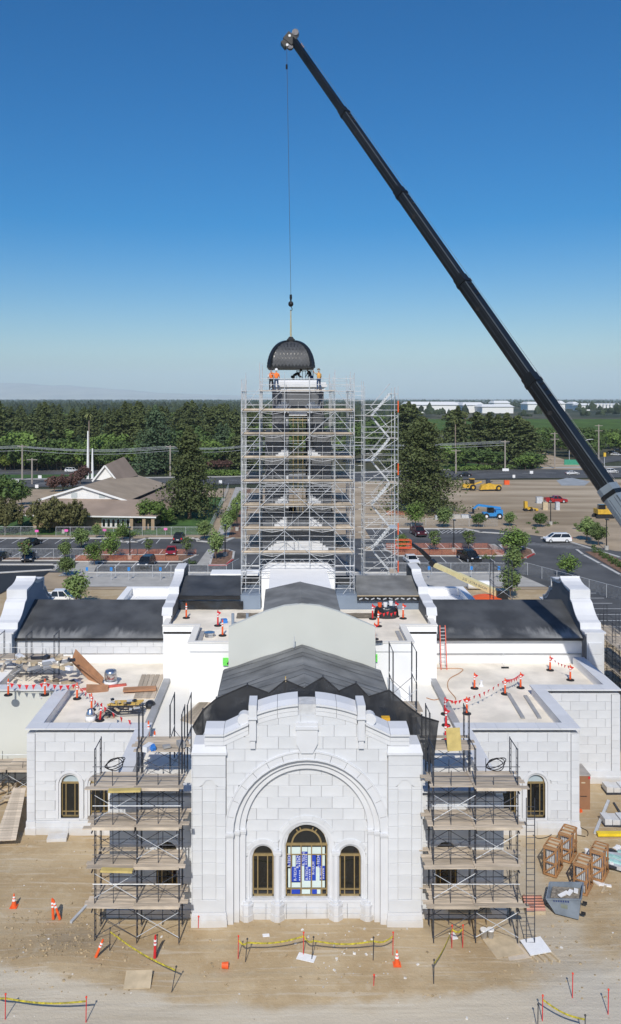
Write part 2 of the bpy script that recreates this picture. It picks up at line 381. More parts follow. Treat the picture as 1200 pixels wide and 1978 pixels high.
sheet('far_dirt_lane', [G(1030,872),G(1045,872),G(1105,893),G(1050,893)], .05, lot_dirt)
sheet('bank', [(60,323),(88,330),(80,352),(40,340)], .1, lawn)
sheet('left_lawn_bank', [(-160,285),(-62,287),(-62,300),(-160,300)], .1, lawn)
sheet('church_car_park', [(-160,300),(-60,300),(-60,330),(-160,330)], .05, asphalt)

# kerbs
def kerb(name, pts, w=.4, h=.14, mt=None, closed=False):
    m = MB(); P = [Vector((p[0], p[1])) for p in pts]
    if closed: P.append(P[0])
    for a, b in zip(P, P[1:]):
        d = (b-a).normalized(); nrm = Vector((-d.y, d.x))*w/2; e = d*(w/2)
        a2, b2 = a-e, b+e
        m.hexa([(a2.x-nrm.x,a2.y-nrm.y,-.05),(b2.x-nrm.x,b2.y-nrm.y,-.05),(b2.x+nrm.x,b2.y+nrm.y,-.05),(a2.x+nrm.x,a2.y+nrm.y,-.05),
                (a2.x-nrm.x,a2.y-nrm.y,h),(b2.x-nrm.x,b2.y-nrm.y,h),(b2.x+nrm.x,b2.y+nrm.y,h),(a2.x+nrm.x,a2.y+nrm.y,h)])
    return struct(name, m, mt or kerbm)
def arc(cx, cy, r, a0, a1, n=8): return [(cx+r*math.cos(R(a0+(a1-a0)*k/n)), cy+r*math.sin(R(a0+(a1-a0)*k/n))) for k in range(n+1)]
kerb('lot_kerb', [(-110,163.5),(-34,163.5),(-33,161.5),(-31,159.5),(-28.5,159.5),(-27.2,163.4),(-17.5,163.5),(-16.6,160.2),(-14.5,159.2),(-11.5,160.2),(-10.2,163.5)], .7)
kerb('right_lot_kerb', [(17,175.5),(38,175.5),(40.5,171),(44.5,169.3)], .7)
kerb('drive_kerb', G(945,1062) and [G(1115,1063),G(1127,1072),G(1160,1090),G(1200,1112),G(1300,1165)], .5)
kerb('drive_far_kerb', [G(1048,1040),G(1100,1047),G(1200,1078),G(1300,1110)], .5)
sheet('drive_border', [G(1130,1066),G(1165,1066),G(1220,1092),G(1220,1118)], .06, mulch)
kerb('apron_kerb', [G(-200,1091),G(106,1091),G(112,1097),G(104,1101),(-45.5,130.9)], .6)
kerb('walkway_kerb', [(-31,131.3),(36.5,131.3)], .35, .13)
# planted islands
def island(name, pts, red=None):
    sheet(name+'_bed', pts, .10, mulch); kerb(name+'_kerb', pts, .38, .14, closed=True)
    if red: kerb(name+'_red_kerb', red, .40, .146, red_kerb)
island('left_island', [(-36,140),(-17.3,140),(-15.4,146),(-36,146)])
island('middle_island', [G(405,1092),G(437,1092),G(450,1080),G(452,1066),G(440,1062),G(414,1062)], [G(405,1092.4),G(437,1092.4),G(449,1082)])
sheet('crosswalk_path', [G(380,1092),G(402,1092),G(416,1062),G(402,1062)], .13, conc)
island('far_left_island', [(-62,141),(-38,141),(-38,143.5),(-62,143.5)])
island('right_island', [(20,145.2),(39.5,145.2),(37.5,152),(18,152)])
sheet('right_island_path', [G(962,1074),G(985,1074),G(956,1052),G(943,1052)], .13, conc)
island('round_island', [G(985,1078),G(1015,1078),G(1032,1070),G(1027,1062),G(1000,1055),G(965,1053)], [G(1003,1078.6),G(1018,1077.6),G(1031,1071)])
# stall lines
m = MB()
def stall(x, y0, y1, sl=0.0): m.quad((x-.07,y0,.008),(x+.07,y0,.008),(x+.07+sl,y1,.008),(x-.07+sl,y1,.008))
for k in range(17): stall(-63+2.75*k, 157.8, 163)
for k in range(7): stall(-36+2.75*k, 146.3, 151.2)
for k in range(8): stall(-36+2.75*k, 134.8, 139.7)
for k in range(10): stall(-64+2.75*k, 144.2, 149.2)
for k in range(7): stall(18.6+2.75*k, 169.5, 175.1)
for k in range(7): stall(18.6+2.75*k, 152.4, 158)
for k in range(7): stall(19+2.75*k, 139.6, 145)
for k in range(7): m.quad((31.5+.85*k,169.8,.008),(31.7+.85*k,169.8,.008),(33.6+.85*k,173.5,.008),(33.4+.85*k,173.5,.008))
for k in range(8):
    y = 100+2.9*k; m.quad((38.9,y,.008),(44.2,y+.0,.008),(44.2,y+.16,.008),(38.9,y+.16,.008))
for k in range(6):
    m.quad((42+k*2.0,158.4-k*1.1,.008),(48+k*2.0,158.4-k*1.1,.008),(48+k*2.0,158.55-k*1.1,.008),(42+k*2.0,158.55-k*1.1,.008))
struct('stall_markings', m, line_paint)
m = MB()
for (a, b_) in (((-90,268.5),(-20,277.5)),((-20,277.5),(70,303)),((70,303),(130,311))):
    a = Vector(a); b_ = Vector(b_); L = (b_-a).length; d = (b_-a)/L
    for k in range(int(L/9)):
        p = a+d*(k*9); q = p+d*4; m.quad((p.x,p.y,.03),(q.x,q.y,.03),(q.x,q.y+.25,.03),(p.x,p.y+.25,.03))
struct('road_markings', m, line_paint)

# tilled field, distant hills
sheet('vineyard_field', [(150,560),(420,560),(1500,1000),(1500,1180),(170,1080),(110,700)], -.1, mat('vineyard', (.055,.10,.028), .95, .2, .02, .4, .6, col2=(.075,.125,.035), stretch=(1,.2,1)))
m = MB()
rows_m = mat('vine_leaves', (.05,.095,.025), .9, .3, .05)
for k in range(70):
    y = 575+k*7.0; x0 = 120+(y-560)*.05; x1 = min(1500, 380+(y-560)*2.2)
    m.hexa([(x0,y,-.1),(x1,y,-.1),(x1,y+1.6,-.1),(x0,y+1.6,-.1),(x0,y+.5,1.5),(x1,y+.5,1.5),(x1,y+1.1,1.5),(x0,y+1.1,1.5)])
m.build('vine_rows', rows_m, label='long green vine rows in the field behind the trees', cat='vines', kind='stuff')
hill_m = mat('dry_hills', (.42,.36,.27), .95, .15, .0012, col2=(.48,.42,.32), detail=8)
def hills(name, Yc, pts, depth, seed):
    mm = MB(); n = 120; xs = [pts[0][0]+(pts[-1][0]-pts[0][0])*k/n for k in range(n+1)]
    def hgt(px):
        for (a, ha), (b_, hb) in zip(pts, pts[1:]):
            if a <= px <= b_: t = (px-a)/(b_-a); t = t*t*(3-2*t); return ha+(hb-ha)*t
        return 0
    def fn(u, v):
        px = xs[min(n, int(round(u*n)))]; X = (px-CX)*Yc/F; prof = math.sin(math.pi*min(1, v*1.0))**.8
        Yp = Yc - depth/2 + depth*v; h = hgt(px)*Yc/F + HC
        nz = 1 + .30*mnoise.fractal((X*.00033, Yp*.00045, seed), 1, 2, 6)
        return (X, Yp, max(-5, h*prof*nz))
    mm.grid(fn, n, 26); mm.build(name, hill_m, kind='structure', smooth=True)
hills('hills', 30000, [(-900,20),(-300,25),(40,27),(130,21),(230,18),(330,11),(420,6),(520,3),(640,2),(760,1),(900,0),(1100,0),(1400,0)], 9000, 2.0)
# ================================================================ the temple
AX = 1.17
def U(u): return AX + u
T = thing('temple_building', 'white stone temple under construction with big front arch, black roofs and a central tower', 'building', (AX, 44.0, 0))
def part(name, mb, mt, parent=None, smooth=False, label=None): return mb.build(name, mt, parent or T, smooth, label)
_rect = {}
nblocks = 0
def add_block(parent, poly, yf, th, mt, rect=None):
    "one stone: polygon in xz, front at yf; plain rectangles share their mesh"
    global nblocks; nblocks += 1
    cx = sum(p[0] for p in poly)/len(poly); cz = sum(p[1] for p in poly)/len(poly)
    if rect:
        key = (round(rect[0], 3), round(rect[1], 3), round(th, 3), mt.name)
        me = _rect.get(key)
        if me is None:
            a, h = rect[0]/2, rect[1]/2; c = .012
            mb = MB(); mb.add([(-a,c,-h),(a,c,-h),(a,c,h),(-a,c,h),(-a,th,-h),(a,th,-h),(a,th,h),(-a,th,h),(-a+c,0,-h+c),(a-c,0,-h+c),(a-c,0,h-c),(-a+c,0,h-c)],
                [(8,9,10,11),(0,1,9,8),(1,2,10,9),(2,3,11,10),(3,0,8,11),(0,4,5,1),(1,5,6,2),(2,6,7,3),(3,7,4,0)])
            me = mb.mesh('stone_block', mt); _rect[key] = me
    else:
        mb = MB(); mb.prism([(x-cx, z-cz) for x, z in poly], 0, th); me = mb.mesh('stone_block', mt)
    o = bpy.data.objects.new('stone_block', me); C.objects.link(o); o.parent = parent
    rl = rootloc(parent); o.location = (cx-rl[0], yf-rl[1], cz-rl[2]); return o
def stone_wall(name, x0, x1, z0, z1, yf, ch=.62, bl=1.15, openings=(), top=None, inner=None, th=.09, back=.35, single=False, mt=None, phase=0.0, backtop=None):
    """running-bond stone facing with recessed joints over a backing wall.
    openings: (cx, halfwidth, zbottom, zspring) arches; top: f(x) upper limit; inner: (cx, r, zc) keep only inside this circle"""
    mt = mt or stone
    bk = MB(); wallp = None
    brk = {round(z0,4), round(z1,4)}
    z = z0
    while z < z1-.05: brk.add(round(z,4)); z += ch
    for (cx, hw, zb, zs) in openings:
        for q in (zb, zs):
            if z0 < q < z1: brk.add(round(q,4))
    zz = sorted(brk)
    # drop slivers
    keep = [zz[0]]
    must = {round(q,4) for o_ in openings for q in o_[2:4]} | {round(z1,4)}
    for q in zz[1:]:
        if q-keep[-1] < .16 and q not in must: continue
        if q-keep[-1] < .16 and q in must and len(keep) > 1 and keep[-1] not in must: keep[-1] = q; continue
        keep.append(q)
    zz = keep
    g = .0065
    pieces = []
    for r, (a, b) in enumerate(zip(zz, zz[1:])):
        off = (bl/2 if r % 2 else 0) + phase
        x = x0 - off
        while x < x1:
            iv = [(max(x, x0), min(x+bl, x1))]; x += bl
            for (cx, hw, zb, zs) in openings:
                if zb-.01 <= a and b <= zs+.01:
                    nv = []
                    for (p, q) in iv:
                        if q <= cx-hw or p >= cx+hw: nv.append((p, q))
                        else:
                            if p < cx-hw: nv.append((p, cx-hw))
                            if q > cx+hw: nv.append((cx+hw, q))
                    iv = nv
            for (p, q) in iv:
                if q-p < .10: continue
                p2, q2, a2, b2 = p+g, q-g, a+g, b-g
                lows = [o_ for o_ in openings if o_[3]-.01 <= a < o_[3]+o_[1] and q > o_[0]-o_[1] and p < o_[0]+o_[1]]
                clip = bool(lows)
                if top and min(top(p), top(q), top((p+q)/2)) < b: clip = True
                if inner and any(math.hypot(xx-inner[0], zc-inner[2]) > inner[1] for xx in (p, q) for zc in (a, b)) and b > inner[2]: clip = True
                if not clip:
                    pieces.append(([(p2,a2),(q2,a2),(q2,b2),(p2,b2)], (q2-p2, b2-a2))); continue
                N = 10; xs = sorted({p2+(q2-p2)*k/N for k in range(N+1)})
                run = []; runs = []
                for xx in xs:
                    lo, hi = a2, b2
                    for (cx, hw, zb, zs) in lows:
                        d = hw*hw-(xx-cx)**2
                        if d > 0: lo = max(lo, zs+math.sqrt(d)+.005)
                    if top: hi = min(hi, top(xx))
                    if inner:
                        d = inner[1]**2-(xx-inner[0])**2
                        hi = min(hi, inner[2]+math.sqrt(d)) if d > 0 else min(hi, inner[2])
                    if hi-lo > .03: run.append((xx, lo, hi))
                    else:
                        if len(run) > 1: runs.append(run)
                        run = []
                if len(run) > 1: runs.append(run)
                for rn in runs:
                    poly = [(t[0], t[1]) for t in rn] + [(t[0], t[2]) for t in reversed(rn)]
                    pieces.append((poly, None))
    wallp = thing_part(name)
    if single:
        mb = MB()
        for poly, rect in pieces: mb.prism(poly, yf, yf+th)
        o = mb.build('stone_facing', mt, T); o['kind'] = 'stuff'; o.parent = wallp
    else:
        for poly, rect in pieces: add_block(wallp, poly, yf, th, mt, rect)
    return wallp
_pending = {}
def thing_part(name):
    return _pending[name]
def backing(name, mb, mt=None):
    o = part(name, mb, mt or joint); _pending[name] = o; return o

def arcp(cx, cz, r, a0=180, a1=0, n=28): return [(cx+r*math.cos(R(a0+(a1-a0)*k/n)), cz+r*math.sin(R(a0+(a1-a0)*k/n))) for k in range(n+1)]
def arched_ring(mb, cx, zb, zs, r0, r1, ya, yb, n=24):
    "arch band with straight legs down to zb"
    inn = [(cx-r0, zb)] + arcp(cx, zs, r0, n=n) + [(cx+r0, zb)]
    out = [(cx-r1, zb)] + arcp(cx, zs, r1, n=n) + [(cx+r1, zb)]
    return mb.strip(inn, out, ya, yb)
def voussoirs(name, parent, cx, zs, r0, r1, ya, yb, n, mt, a0=180, a1=0):
    for k in range(n):
        s0 = a0+(a1-a0)*k/n; s1 = a0+(a1-a0)*(k+1)/n
        e = .18*(1 if a1 < a0 else -1)
        p = arcp(cx, zs, r0, s0-e, s1+e, 4); q = arcp(cx, zs, r1, s0-e, s1+e, 4)
        mb = MB(); mb.strip(p, q, ya, yb); mb.build(name, mt, parent)

# ---------------- front pavilion
YF = 43.45
def top_curve(x):
    "lower edge of the coping along the front gable (x relative to the axis)"
    a = abs(x)
    if a > 4.35: return 9.95
    if a > 3.0: t = (4.35-a)/1.35; return 9.95 + .62*t
    return 11.55 - .62*(a/3.0)**2
xc = AX
sil = [(xc-5.35,0),(xc+5.35,0),(xc+5.35,9.95)] + [(xc+x/10, top_curve(x/10)) for x in range(43,-44,-2)] + [(xc-5.35,9.95)]
# backing with the great arch left open is built as a ring of pieces: sides, and the part above the arch
ARC_Z, R1, R2, R3, R4 = 4.80, 4.30, 3.86, 3.56, 3.24
bk = MB()
bk.box(xc-5.4, YF+.10, 0, xc-R2, YF+1.2, ARC_Z); bk.box(xc+R2, YF+.10, 0, xc+5.4, YF+1.2, ARC_Z)
up = [(xc-5.35, ARC_Z)] + [(xc-5.35, 9.95)] + [(xc+x/10, top_curve(x/10)-.02) for x in range(-43,44,2)] + [(xc+5.35, 9.95),(xc+5.35, ARC_Z)]
N = 40
for k in range(N):
    xa = -5.35+10.7*k/N; xb = -5.35+10.7*(k+1)/N
    def lo(x): return ARC_Z + (math.sqrt(R2*R2-x*x) if abs(x) < R2 else 0)
    bk.prism([(xc+xa, lo(xa)),(xc+xb, lo(xb)),(xc+xb, top_curve(xb)-.02),(xc+xa, top_curve(xa)-.02)], YF+.10, YF+1.2)
backing('front_wall', bk)
stone_wall('front_wall', xc-4.22, xc+4.22, 4.8, 11.5, YF, ch=.63, bl=1.17, openings=[(xc, R1-.02, -1, ARC_Z)], top=lambda x: min(top_curve(x-xc)-.55, 10.98), phase=.2)
# archivolt and stepped rings
fw = _pending['front_wall']
voussoirs('arch_stone', fw, xc, ARC_Z, R2, R1, YF-.05, YF+.3, 15, stone_trim)
m = MB(); arched_ring(m, xc, ARC_Z, ARC_Z, R1-.03, R1+.04, YF-.09, YF+.1); arched_ring(m, xc, ARC_Z, ARC_Z, R2, R2+.06, YF-.09, YF+.1); part('arch_moulding', m, stone_trim)
for (ra, rb, y) in ((R3, R2-.005, YF+.17), (R4, R3-.005, YF+.34)):
    m = MB(); inn = arcp(xc, ARC_Z, ra, n=40); out = arcp(xc, ARC_Z, rb, n=40); m.strip(inn, out, y, y+.6)
    for s in (-1, 1): m.box(xc+s*ra if s > 0 else xc-rb, y, 0, xc+rb if s > 0 else xc-ra, y+.6, ARC_Z)
    part('arch_reveal', m, stone_trim)
# imposts
for s in (-1, 1):
    m = MB()
    for (ra, rb, y) in ((R2-.02, R1+.03, YF-.10), (R3-.02, R2, YF+.10), (R4-.03, R3, YF+.27)):
        xa, xb = sorted((xc+s*ra, xc+s*rb)); m.box(xa, y, 4.62, xb, y+.3, 4.72); m.box(xa-.01, y-.04, 4.72, xb+.01, y+.3, 4.83)
    part('impost', m, stone_trim)
    m = MB(); xa, xb = sorted((xc+s*R2, xc+s*(R1-.02))); m.box(xa, YF-.02, 0, xb, YF+.3, 4.62); part('arch_jamb', m, stone_trim)
# tympanum
YT = YF + .56
WIN = [(xc, 1.13, 1.02, 3.78), (xc-2.32, .57, 1.02, 3.22), (xc+2.32, .57, 1.02, 3.22)]
bk = MB()
for (xa, xb) in ((xc-3.6, xc-2.89),(xc-1.75, xc-1.12),(xc+1.12, xc+1.75),(xc+2.89, xc+3.6)): bk.box(xa, YT+.10, 0, xb, YT+.8, 5.0)
bk.box(xc-3.6, YT+.10, 0, xc+3.6, YT+.8, 1.02)
for (cx, hw, zb, zs) in WIN:
    for k in range(12):
        xa = cx-hw+2*hw*k/12; xb = xa+2*hw/12
        f = lambda x: zs+math.sqrt(max(0, hw*hw-(x-cx)**2))
        bk.prism([(xa, f(xa)),(xb, f(xb)),(xb, 5.0),(xa, 5.0)], YT+.10, YT+.8)
bk.prism([(xc-3.6,5.0),(xc+3.6,5.0)] + [(xc+x, ARC_Z+math.sqrt(max(0, 3.6**2-x*x))) for x in (3.5,3.2,2.6,2,1.2,.6,0,-.6,-1.2,-2,-2.6,-3.2,-3.5)], YT+.10, YT+.8)
backing('arch_panel', bk)
ap = _pending['arch_panel']
stone_wall('arch_panel', xc-3.24, xc+3.24, 1.02, 8.04, YT, ch=.60, bl=1.15, openings=[(xc,1.47,1.02,3.78),(xc-2.32,.81,1.02,3.22),(xc+2.32,.81,1.02,3.22)], inner=(xc, R4, ARC_Z), phase=.0)
for (cx, hw, zb, zs) in WIN:
    big = hw > 1
    e0, e1, e2 = (.08, .20, .35) if big else (.06, .14, .25)
    m = MB(); arched_ring(m, cx, zb, zs, hw+e1, hw+e2, YT-.03, YT+.2); part('window_surround', m, stone_trim)
    m = MB(); arched_ring(m, cx, zb, zs, hw+e0, hw+e1, YT+.06, YT+.35); part('window_reveal', m, stone_trim)
    m = MB(); arched_ring(m, cx, zb, zs, hw, hw+e0, YT+.15, YT+.5); part('window_reveal', m, stone_trim)
    # hood of weathered stones
    voussoirs('arch_stone', ap, cx, zs, hw+e2+.01, hw+e2+(.20 if big else .16), YT-.05, YT+.12, 5, stone, 150, 30)
# base of the arch panel: sill, pedestals, plinth
m = MB(); m.box(xc-3.3, YT-.10, .90, xc+3.3, YT+.2, 1.01); m.box(xc-3.3, YT-.05, .80, xc+3.3, YT+.2, .90); part('window_sill', m, stone_trim)
for z0, z1, th in ((0,.30,.11),(.30,.56,.08),(.56,.80,.04)):
    n = 6
    for k in range(n):
        xa = xc-3.24+6.48*k/n; mb = MB(); mb.box(xa+.01, YT-th, z0+.008 if z0 else -.3, xa+6.48/n-.01, YT+.2, z1-.008); mb.build('plinth_stone', stone, ap)
for cx in (xc-1.55, xc+1.55, xc-3.2, xc+3.2):
    w_ = .27
    for (a, b, e, y) in ((-.3,.30,.10,.40),(.30,.74,.06,.34),(.74,.86,.09,.37),(.86,1.0,.05,.30)):
        mb = MB(); mb.prism([(cx-w_-e, YT+.05),(cx-w_-e, YT-y+.22),(cx-w_*.4, YT-y),(cx+w_*.4, YT-y),(cx+w_+e, YT-y+.22),(cx+w_+e, YT+.05)], a+.004, b-.004, 'xy'); part('pedestal', mb, stone_trim)
    if abs(cx-xc) > 2: continue
    mb = MB(); mb.prism([(cx-.18, YT+.05),(cx-.16, YT-.12),(cx-.07, YT-.20),(cx+.07, YT-.20),(cx+.16, YT-.12),(cx+.18, YT+.05)], 1.0, 3.42, 'xy'); part('half_column', mb, stone_trim)
    mb = MB(); mb.box(cx-.22, YT-.25, 3.50, cx+.22, YT+.05, 3.60); mb.box(cx-.19, YT-.22, 3.42, cx+.19, YT+.05, 3.50); part('capital', mb, stone_trim)

pale_pane = mat('pale_arch_pane', (.42,.50,.54), .3, .06, 2)  # even pale blue-grey for the arch heads of the wing windows
def window(cx, hw, zb, zs, y, cols, rowz, big=False, pale_arch=False):
    "gilded frame with its panes of dark glass"
    m = MB(); b = .055
    arched_ring(m, cx, zb, zs, hw-.075, hw+.02, y-.05, y+.06, 20)
    m.box(cx-hw, y-.05, zb, cx+hw, y+.06, zb+.09)
    m.box(cx-hw, y-.06, zs-.06, cx+hw, y+.05, zs+.06)
    xs = [cx-hw+2*hw*k for k in cols]
    for x in xs: m.box(x-b/2, y-.055, zb, x+b/2, y+.04, zs)
    for z in rowz: m.box(cx-hw, y-.053, z-b/2, cx+hw, y+.042, z+b/2)
    if big:
        arched_ring(m, cx, zs, zs, .74, .82, y-.055, y+.04, 18)
        for a in (55, 68, 112, 125):
            p = (cx+.82*math.cos(R(a)), y, zs+.82*math.sin(R(a))); q = (cx+.95*math.cos(R(a)), y, zs+.95*math.sin(R(a))); m.bar(p, q, .06, .08, (0,1,0))
    wo = part('window', m, gold)
    ex = [cx-hw] + xs + [cx+hw]; ez = [zb] + list(rowz) + [zs]
    for i in range(len(ex)-1):
        for j in range(len(ez)-1):
            mb = MB(); ti = rnd.uniform(-.004,.004)
            mb.hexa([(ex[i],y,ez[j]),(ex[i+1],y+ti,ez[j]),(ex[i+1],y+.02,ez[j]),(ex[i],y+.02,ez[j]),(ex[i],y,ez[j+1]),(ex[i+1],y+ti,ez[j+1]),(ex[i+1],y+.02,ez[j+1]),(ex[i],y+.02,ez[j+1])]); mb.build('pane', glass, wo)
    mb = MB(); mb.prism([(cx-hw+.02, zs)] + arcp(cx, zs, hw-.03, n=16)[1:-1] + [(cx+hw-.02, zs)], y, y+.02); mb.build('pane', glass if not pale_arch else pale_pane, wo)
    return wo
YW = YT + .30
window(xc, 1.13, 1.02, 3.78, YW, (.135,.37,.62,.86), (1.40,3.24), big=True)
for s in (-1, 1): window(xc+s*2.32, .57, 1.02, 3.22, YW, (.25,.71), (1.38,))
m = MB(); m.box(xc-3.5, YW+.25, 0, xc+3.5, YW+.3, 8); part('interior_screen', m, rubber)

# corner pilasters with blind niches
for s in (-1, 1):
    pc = xc + s*5.12; hw = .87
    yp = YF - .16
    bk = MB(); bk.box(pc-hw, yp+.08, -.3, pc+hw, YF+1.3, 8.98)
    pil = backing('corner_pilaster', bk)
    # facing around the niche, and the niche's own back
    stone_wall('corner_pilaster', pc-hw, pc+hw, .74, 8.98, yp, ch=.64, bl=9, openings=[(pc, .36, 1.38, 7.3)], th=.09)
    stone_wall('corner_pilaster', pc-.36, pc+.36, 1.38, 7.66, yp+.045, ch=.64, bl=9, inner=(pc, .36, 7.3), th=.045)
    # side facing, plinth and sloped cap
    for (a, b, e) in ((-.3,.36,.07),(.36,.62,.045),(.62,.74,.02)):
        mb = MB(); mb.box(pc-hw-e, yp-e, a, pc+hw+e, YF+1.3+e*.5, b-.006); part('plinth', mb, stone_trim)
    side = pc+s*hw
    zc = .74
    while zc < 8.9:
        z1 = min(zc+.64, 8.98); mb = MB(); xa, xb = sorted((side, side+s*.05)); mb.box(xa, yp, zc+.008, xb, YF+1.28, z1-.008); mb.build('side_stone', stone, pil); zc = z1
    m = MB(); m.box(pc-hw-.06, yp-.08, 8.98, pc+hw+.06, YF+1.35, 9.10)
    m.hexa([(pc-hw-.05,yp-.06,9.10),(pc+hw+.05,yp-.06,9.10),(pc+hw+.05,YF+1.35,9.10),(pc-hw-.05,YF+1.35,9.10),(pc-hw+.02,yp+.25,9.42),(pc+hw-.02,yp+.25,9.42),(pc+hw-.02,YF+1.3,9.42),(pc-hw+.02,YF+1.3,9.42)])
    part('pilaster_cap', m, stone_trim)
    # wall above the pilaster up to the shoulder
    for k, (xa, xb) in enumerate(((5.3,4.25),)):
        x0_, x1_ = sorted((xc+s*xa, xc+s*xb)); mb = MB(); mb.box(x0_, YF, 9.42, x1_, YF+.3, 9.93); mb.build('shoulder_stone', stone, pil)
        xo = sorted((xc+s*5.36, xc+s*5.30)); mb = MB(); mb.box(xo[0], YF, 9.0, xo[1], YF+1.2, 9.93); mb.build('shoulder_stone', stone, pil)
# frieze band and coping following the gable, stone by stone
def gable_seg(name, xa, xb, dz0, dz1, ya, yb, mt, parent=None, n=6):
    inn = [(xc+xa+(xb-xa)*k/n, top_curve(xa+(xb-xa)*k/n)+dz0) for k in range(n+1)]; out = [(x, z-dz0+dz1) for x, z in inn]
    mb = MB(); mb.strip(inn, out, ya, yb); return mb.build(name, mt, parent or fw)
edges = [-5.38,-4.36,-3.06,-2.62,-1.55,-.46,.46,1.55,2.62,3.06,4.36,5.38]
for a, b in zip(edges, edges[1:]):
    if abs(a+b)/2 < .1: continue
    if abs(abs(a+b)/2-2.84) < .05: continue
    gable_seg('frieze_stone', a+.008, b-.008, -.55, -.30, YF-.03, YF+.3, stone_trim); gable_seg('frieze_stone', a+.008, b-.008, -.30, 0, YF-.06, YF+.3, stone_trim)
    gable_seg('coping_stone', a+.008, b-.008, 0, .11, YF-.20, YF+1.15, stone_trim)
    inn = [(xc+a+.01+(b-a-.02)*k/6, top_curve(a+(b-a)*k/6)+.11) for k in range(7)]
    mb = MB()
    for p, q in zip(inn, inn[1:]): mb.hexa([(p[0],YF-.17,p[1]),(q[0],YF-.17,q[1]),(q[0],YF+1.15,q[1]),(p[0],YF+1.15,p[1]),(p[0],YF+.25,p[1]+.14),(q[0],YF+.25,q[1]+.14),(q[0],YF+1.1,q[1]+.2),(p[0],YF+1.1,p[1]+.2)])
    mb.build('coping_stone', stone_trim, fw)
for s in (-1, 1):                                          # scroll consoles
    cx = xc+s*2.84; m = MB()
    m.box(cx-.21, YF-.32, 10.95, cx+.21, YF+1.1, 11.62); m.box(cx-.24, YF-.36, 10.87, cx+.24, YF+.2, 10.95)
    m.box(cx-.18, YF-.26, 9.75, cx+.18, YF+.2, 10.87); m.box(cx-.13, YF-.18, 9.30, cx+.13, YF+.2, 9.75)
    part('console', m, stone_trim)
    m = MB(); m.lathe([(.34,-.25),(.34,.25)], (cx+s*.45, YF+.15, 10.78), 14, 'y'); part('scroll', m, stone_trim)
m = MB()
m.prism([(xc-.56,9.55),(xc-.30,9.05),(xc+.30,9.05),(xc+.56,9.55),(xc+.56,10.62),(xc-.56,10.62)], YF-.16, YF+.5); m.box(xc-.60, YF-.22, 10.30, xc+.60, YF+1.0, 10.44); part('keystone', m, stone_trim)
m = MB(); m.box(xc-.5, YF+.5, 10.0, xc+.5, YF+1.1, 10.75); part('keystone_bed', m, joint)
m = MB(); m.lathe([(.10,-.2),(.10,.2)], (xc-.1, YF+.45, 10.72), 10, 'x'); part('lifting_roll', m, redp)
# ---------------- side bays, wings
def arch_window_wall(name, x0, x1, yf, ztop, wins, single=False, th=.08, bl=1.25, ch=.62, depth=8.0, mt=None):
    bk = MB()
    xs = sorted([x0] + [c for w_ in wins for c in (w_[0]-w_[1], w_[0]+w_[1])] + [x1])
    for k in range(0, len(xs), 2): bk.box(xs[k], yf+th, -.3, xs[k+1], yf+.5, ztop-.3)
    for (cx, hw, zb, zs) in wins:
        bk.box(cx-hw, yf+th, -.3, cx+hw, yf+.5, zb)
        for k in range(10):
            xa = cx-hw+2*hw*k/10; xb = xa+hw/5; f = lambda x: zs+math.sqrt(max(0, hw*hw-(x-cx)**2))
            bk.prism([(xa,f(xa)),(xb,f(xb)),(xb,ztop-.3),(xa,ztop-.3)], yf+th, yf+.5)
    wall = backing(name, bk)
    stone_wall(name, x0, x1, .86, ztop-.32, yf, ch=ch, bl=bl, openings=[(cx, hw+.3, zb, zs) for cx, hw, zb, zs in wins], th=th+.02, single=single)
    for z0, z1, e in ((-.3,.45,.14),(.45,.74,.09),(.74,.86,.04)):
        n = max(1, int((x1-x0)/1.9))
        for k in range(n):
            xa = x0+(x1-x0)*k/n; mb = MB(); mb.box(xa+.008-(e if k == 0 else 0), yf-e, z0, xa+(x1-x0)/n-.008+(e if k == n-1 else 0), yf+.3, z1-.008); mb.build('plinth_stone', stone, wall)
    for (cx, hw, zb, zs) in wins:
        m = MB(); arched_ring(m, cx, zb, zs, hw+.13, hw+.30, yf-.04, yf+.2, 16); part('window_surround', m, stone_trim)
        m = MB(); arched_ring(m, cx, zb, zs, hw, hw+.13, yf+.06, yf+.4, 16); part('window_reveal', m, stone_trim)
        m = MB(); m.box(cx-hw-.05, yf-.06, zb-.12, cx+hw+.05, yf+.3, zb); part('window_sill', m, stone_trim)
        window(cx, hw, zb, zs, yf+.28, (.25,.74), (zb+.34,), pale_arch=yf > 50)
        m = MB(); m.box(cx-hw-.3, yf+.55, 0, cx+hw+.3, yf+.6, ztop-1); part('interior_screen', m, rubber)
    return wall
ZP = 6.7                                                     # parapet height of the low wings
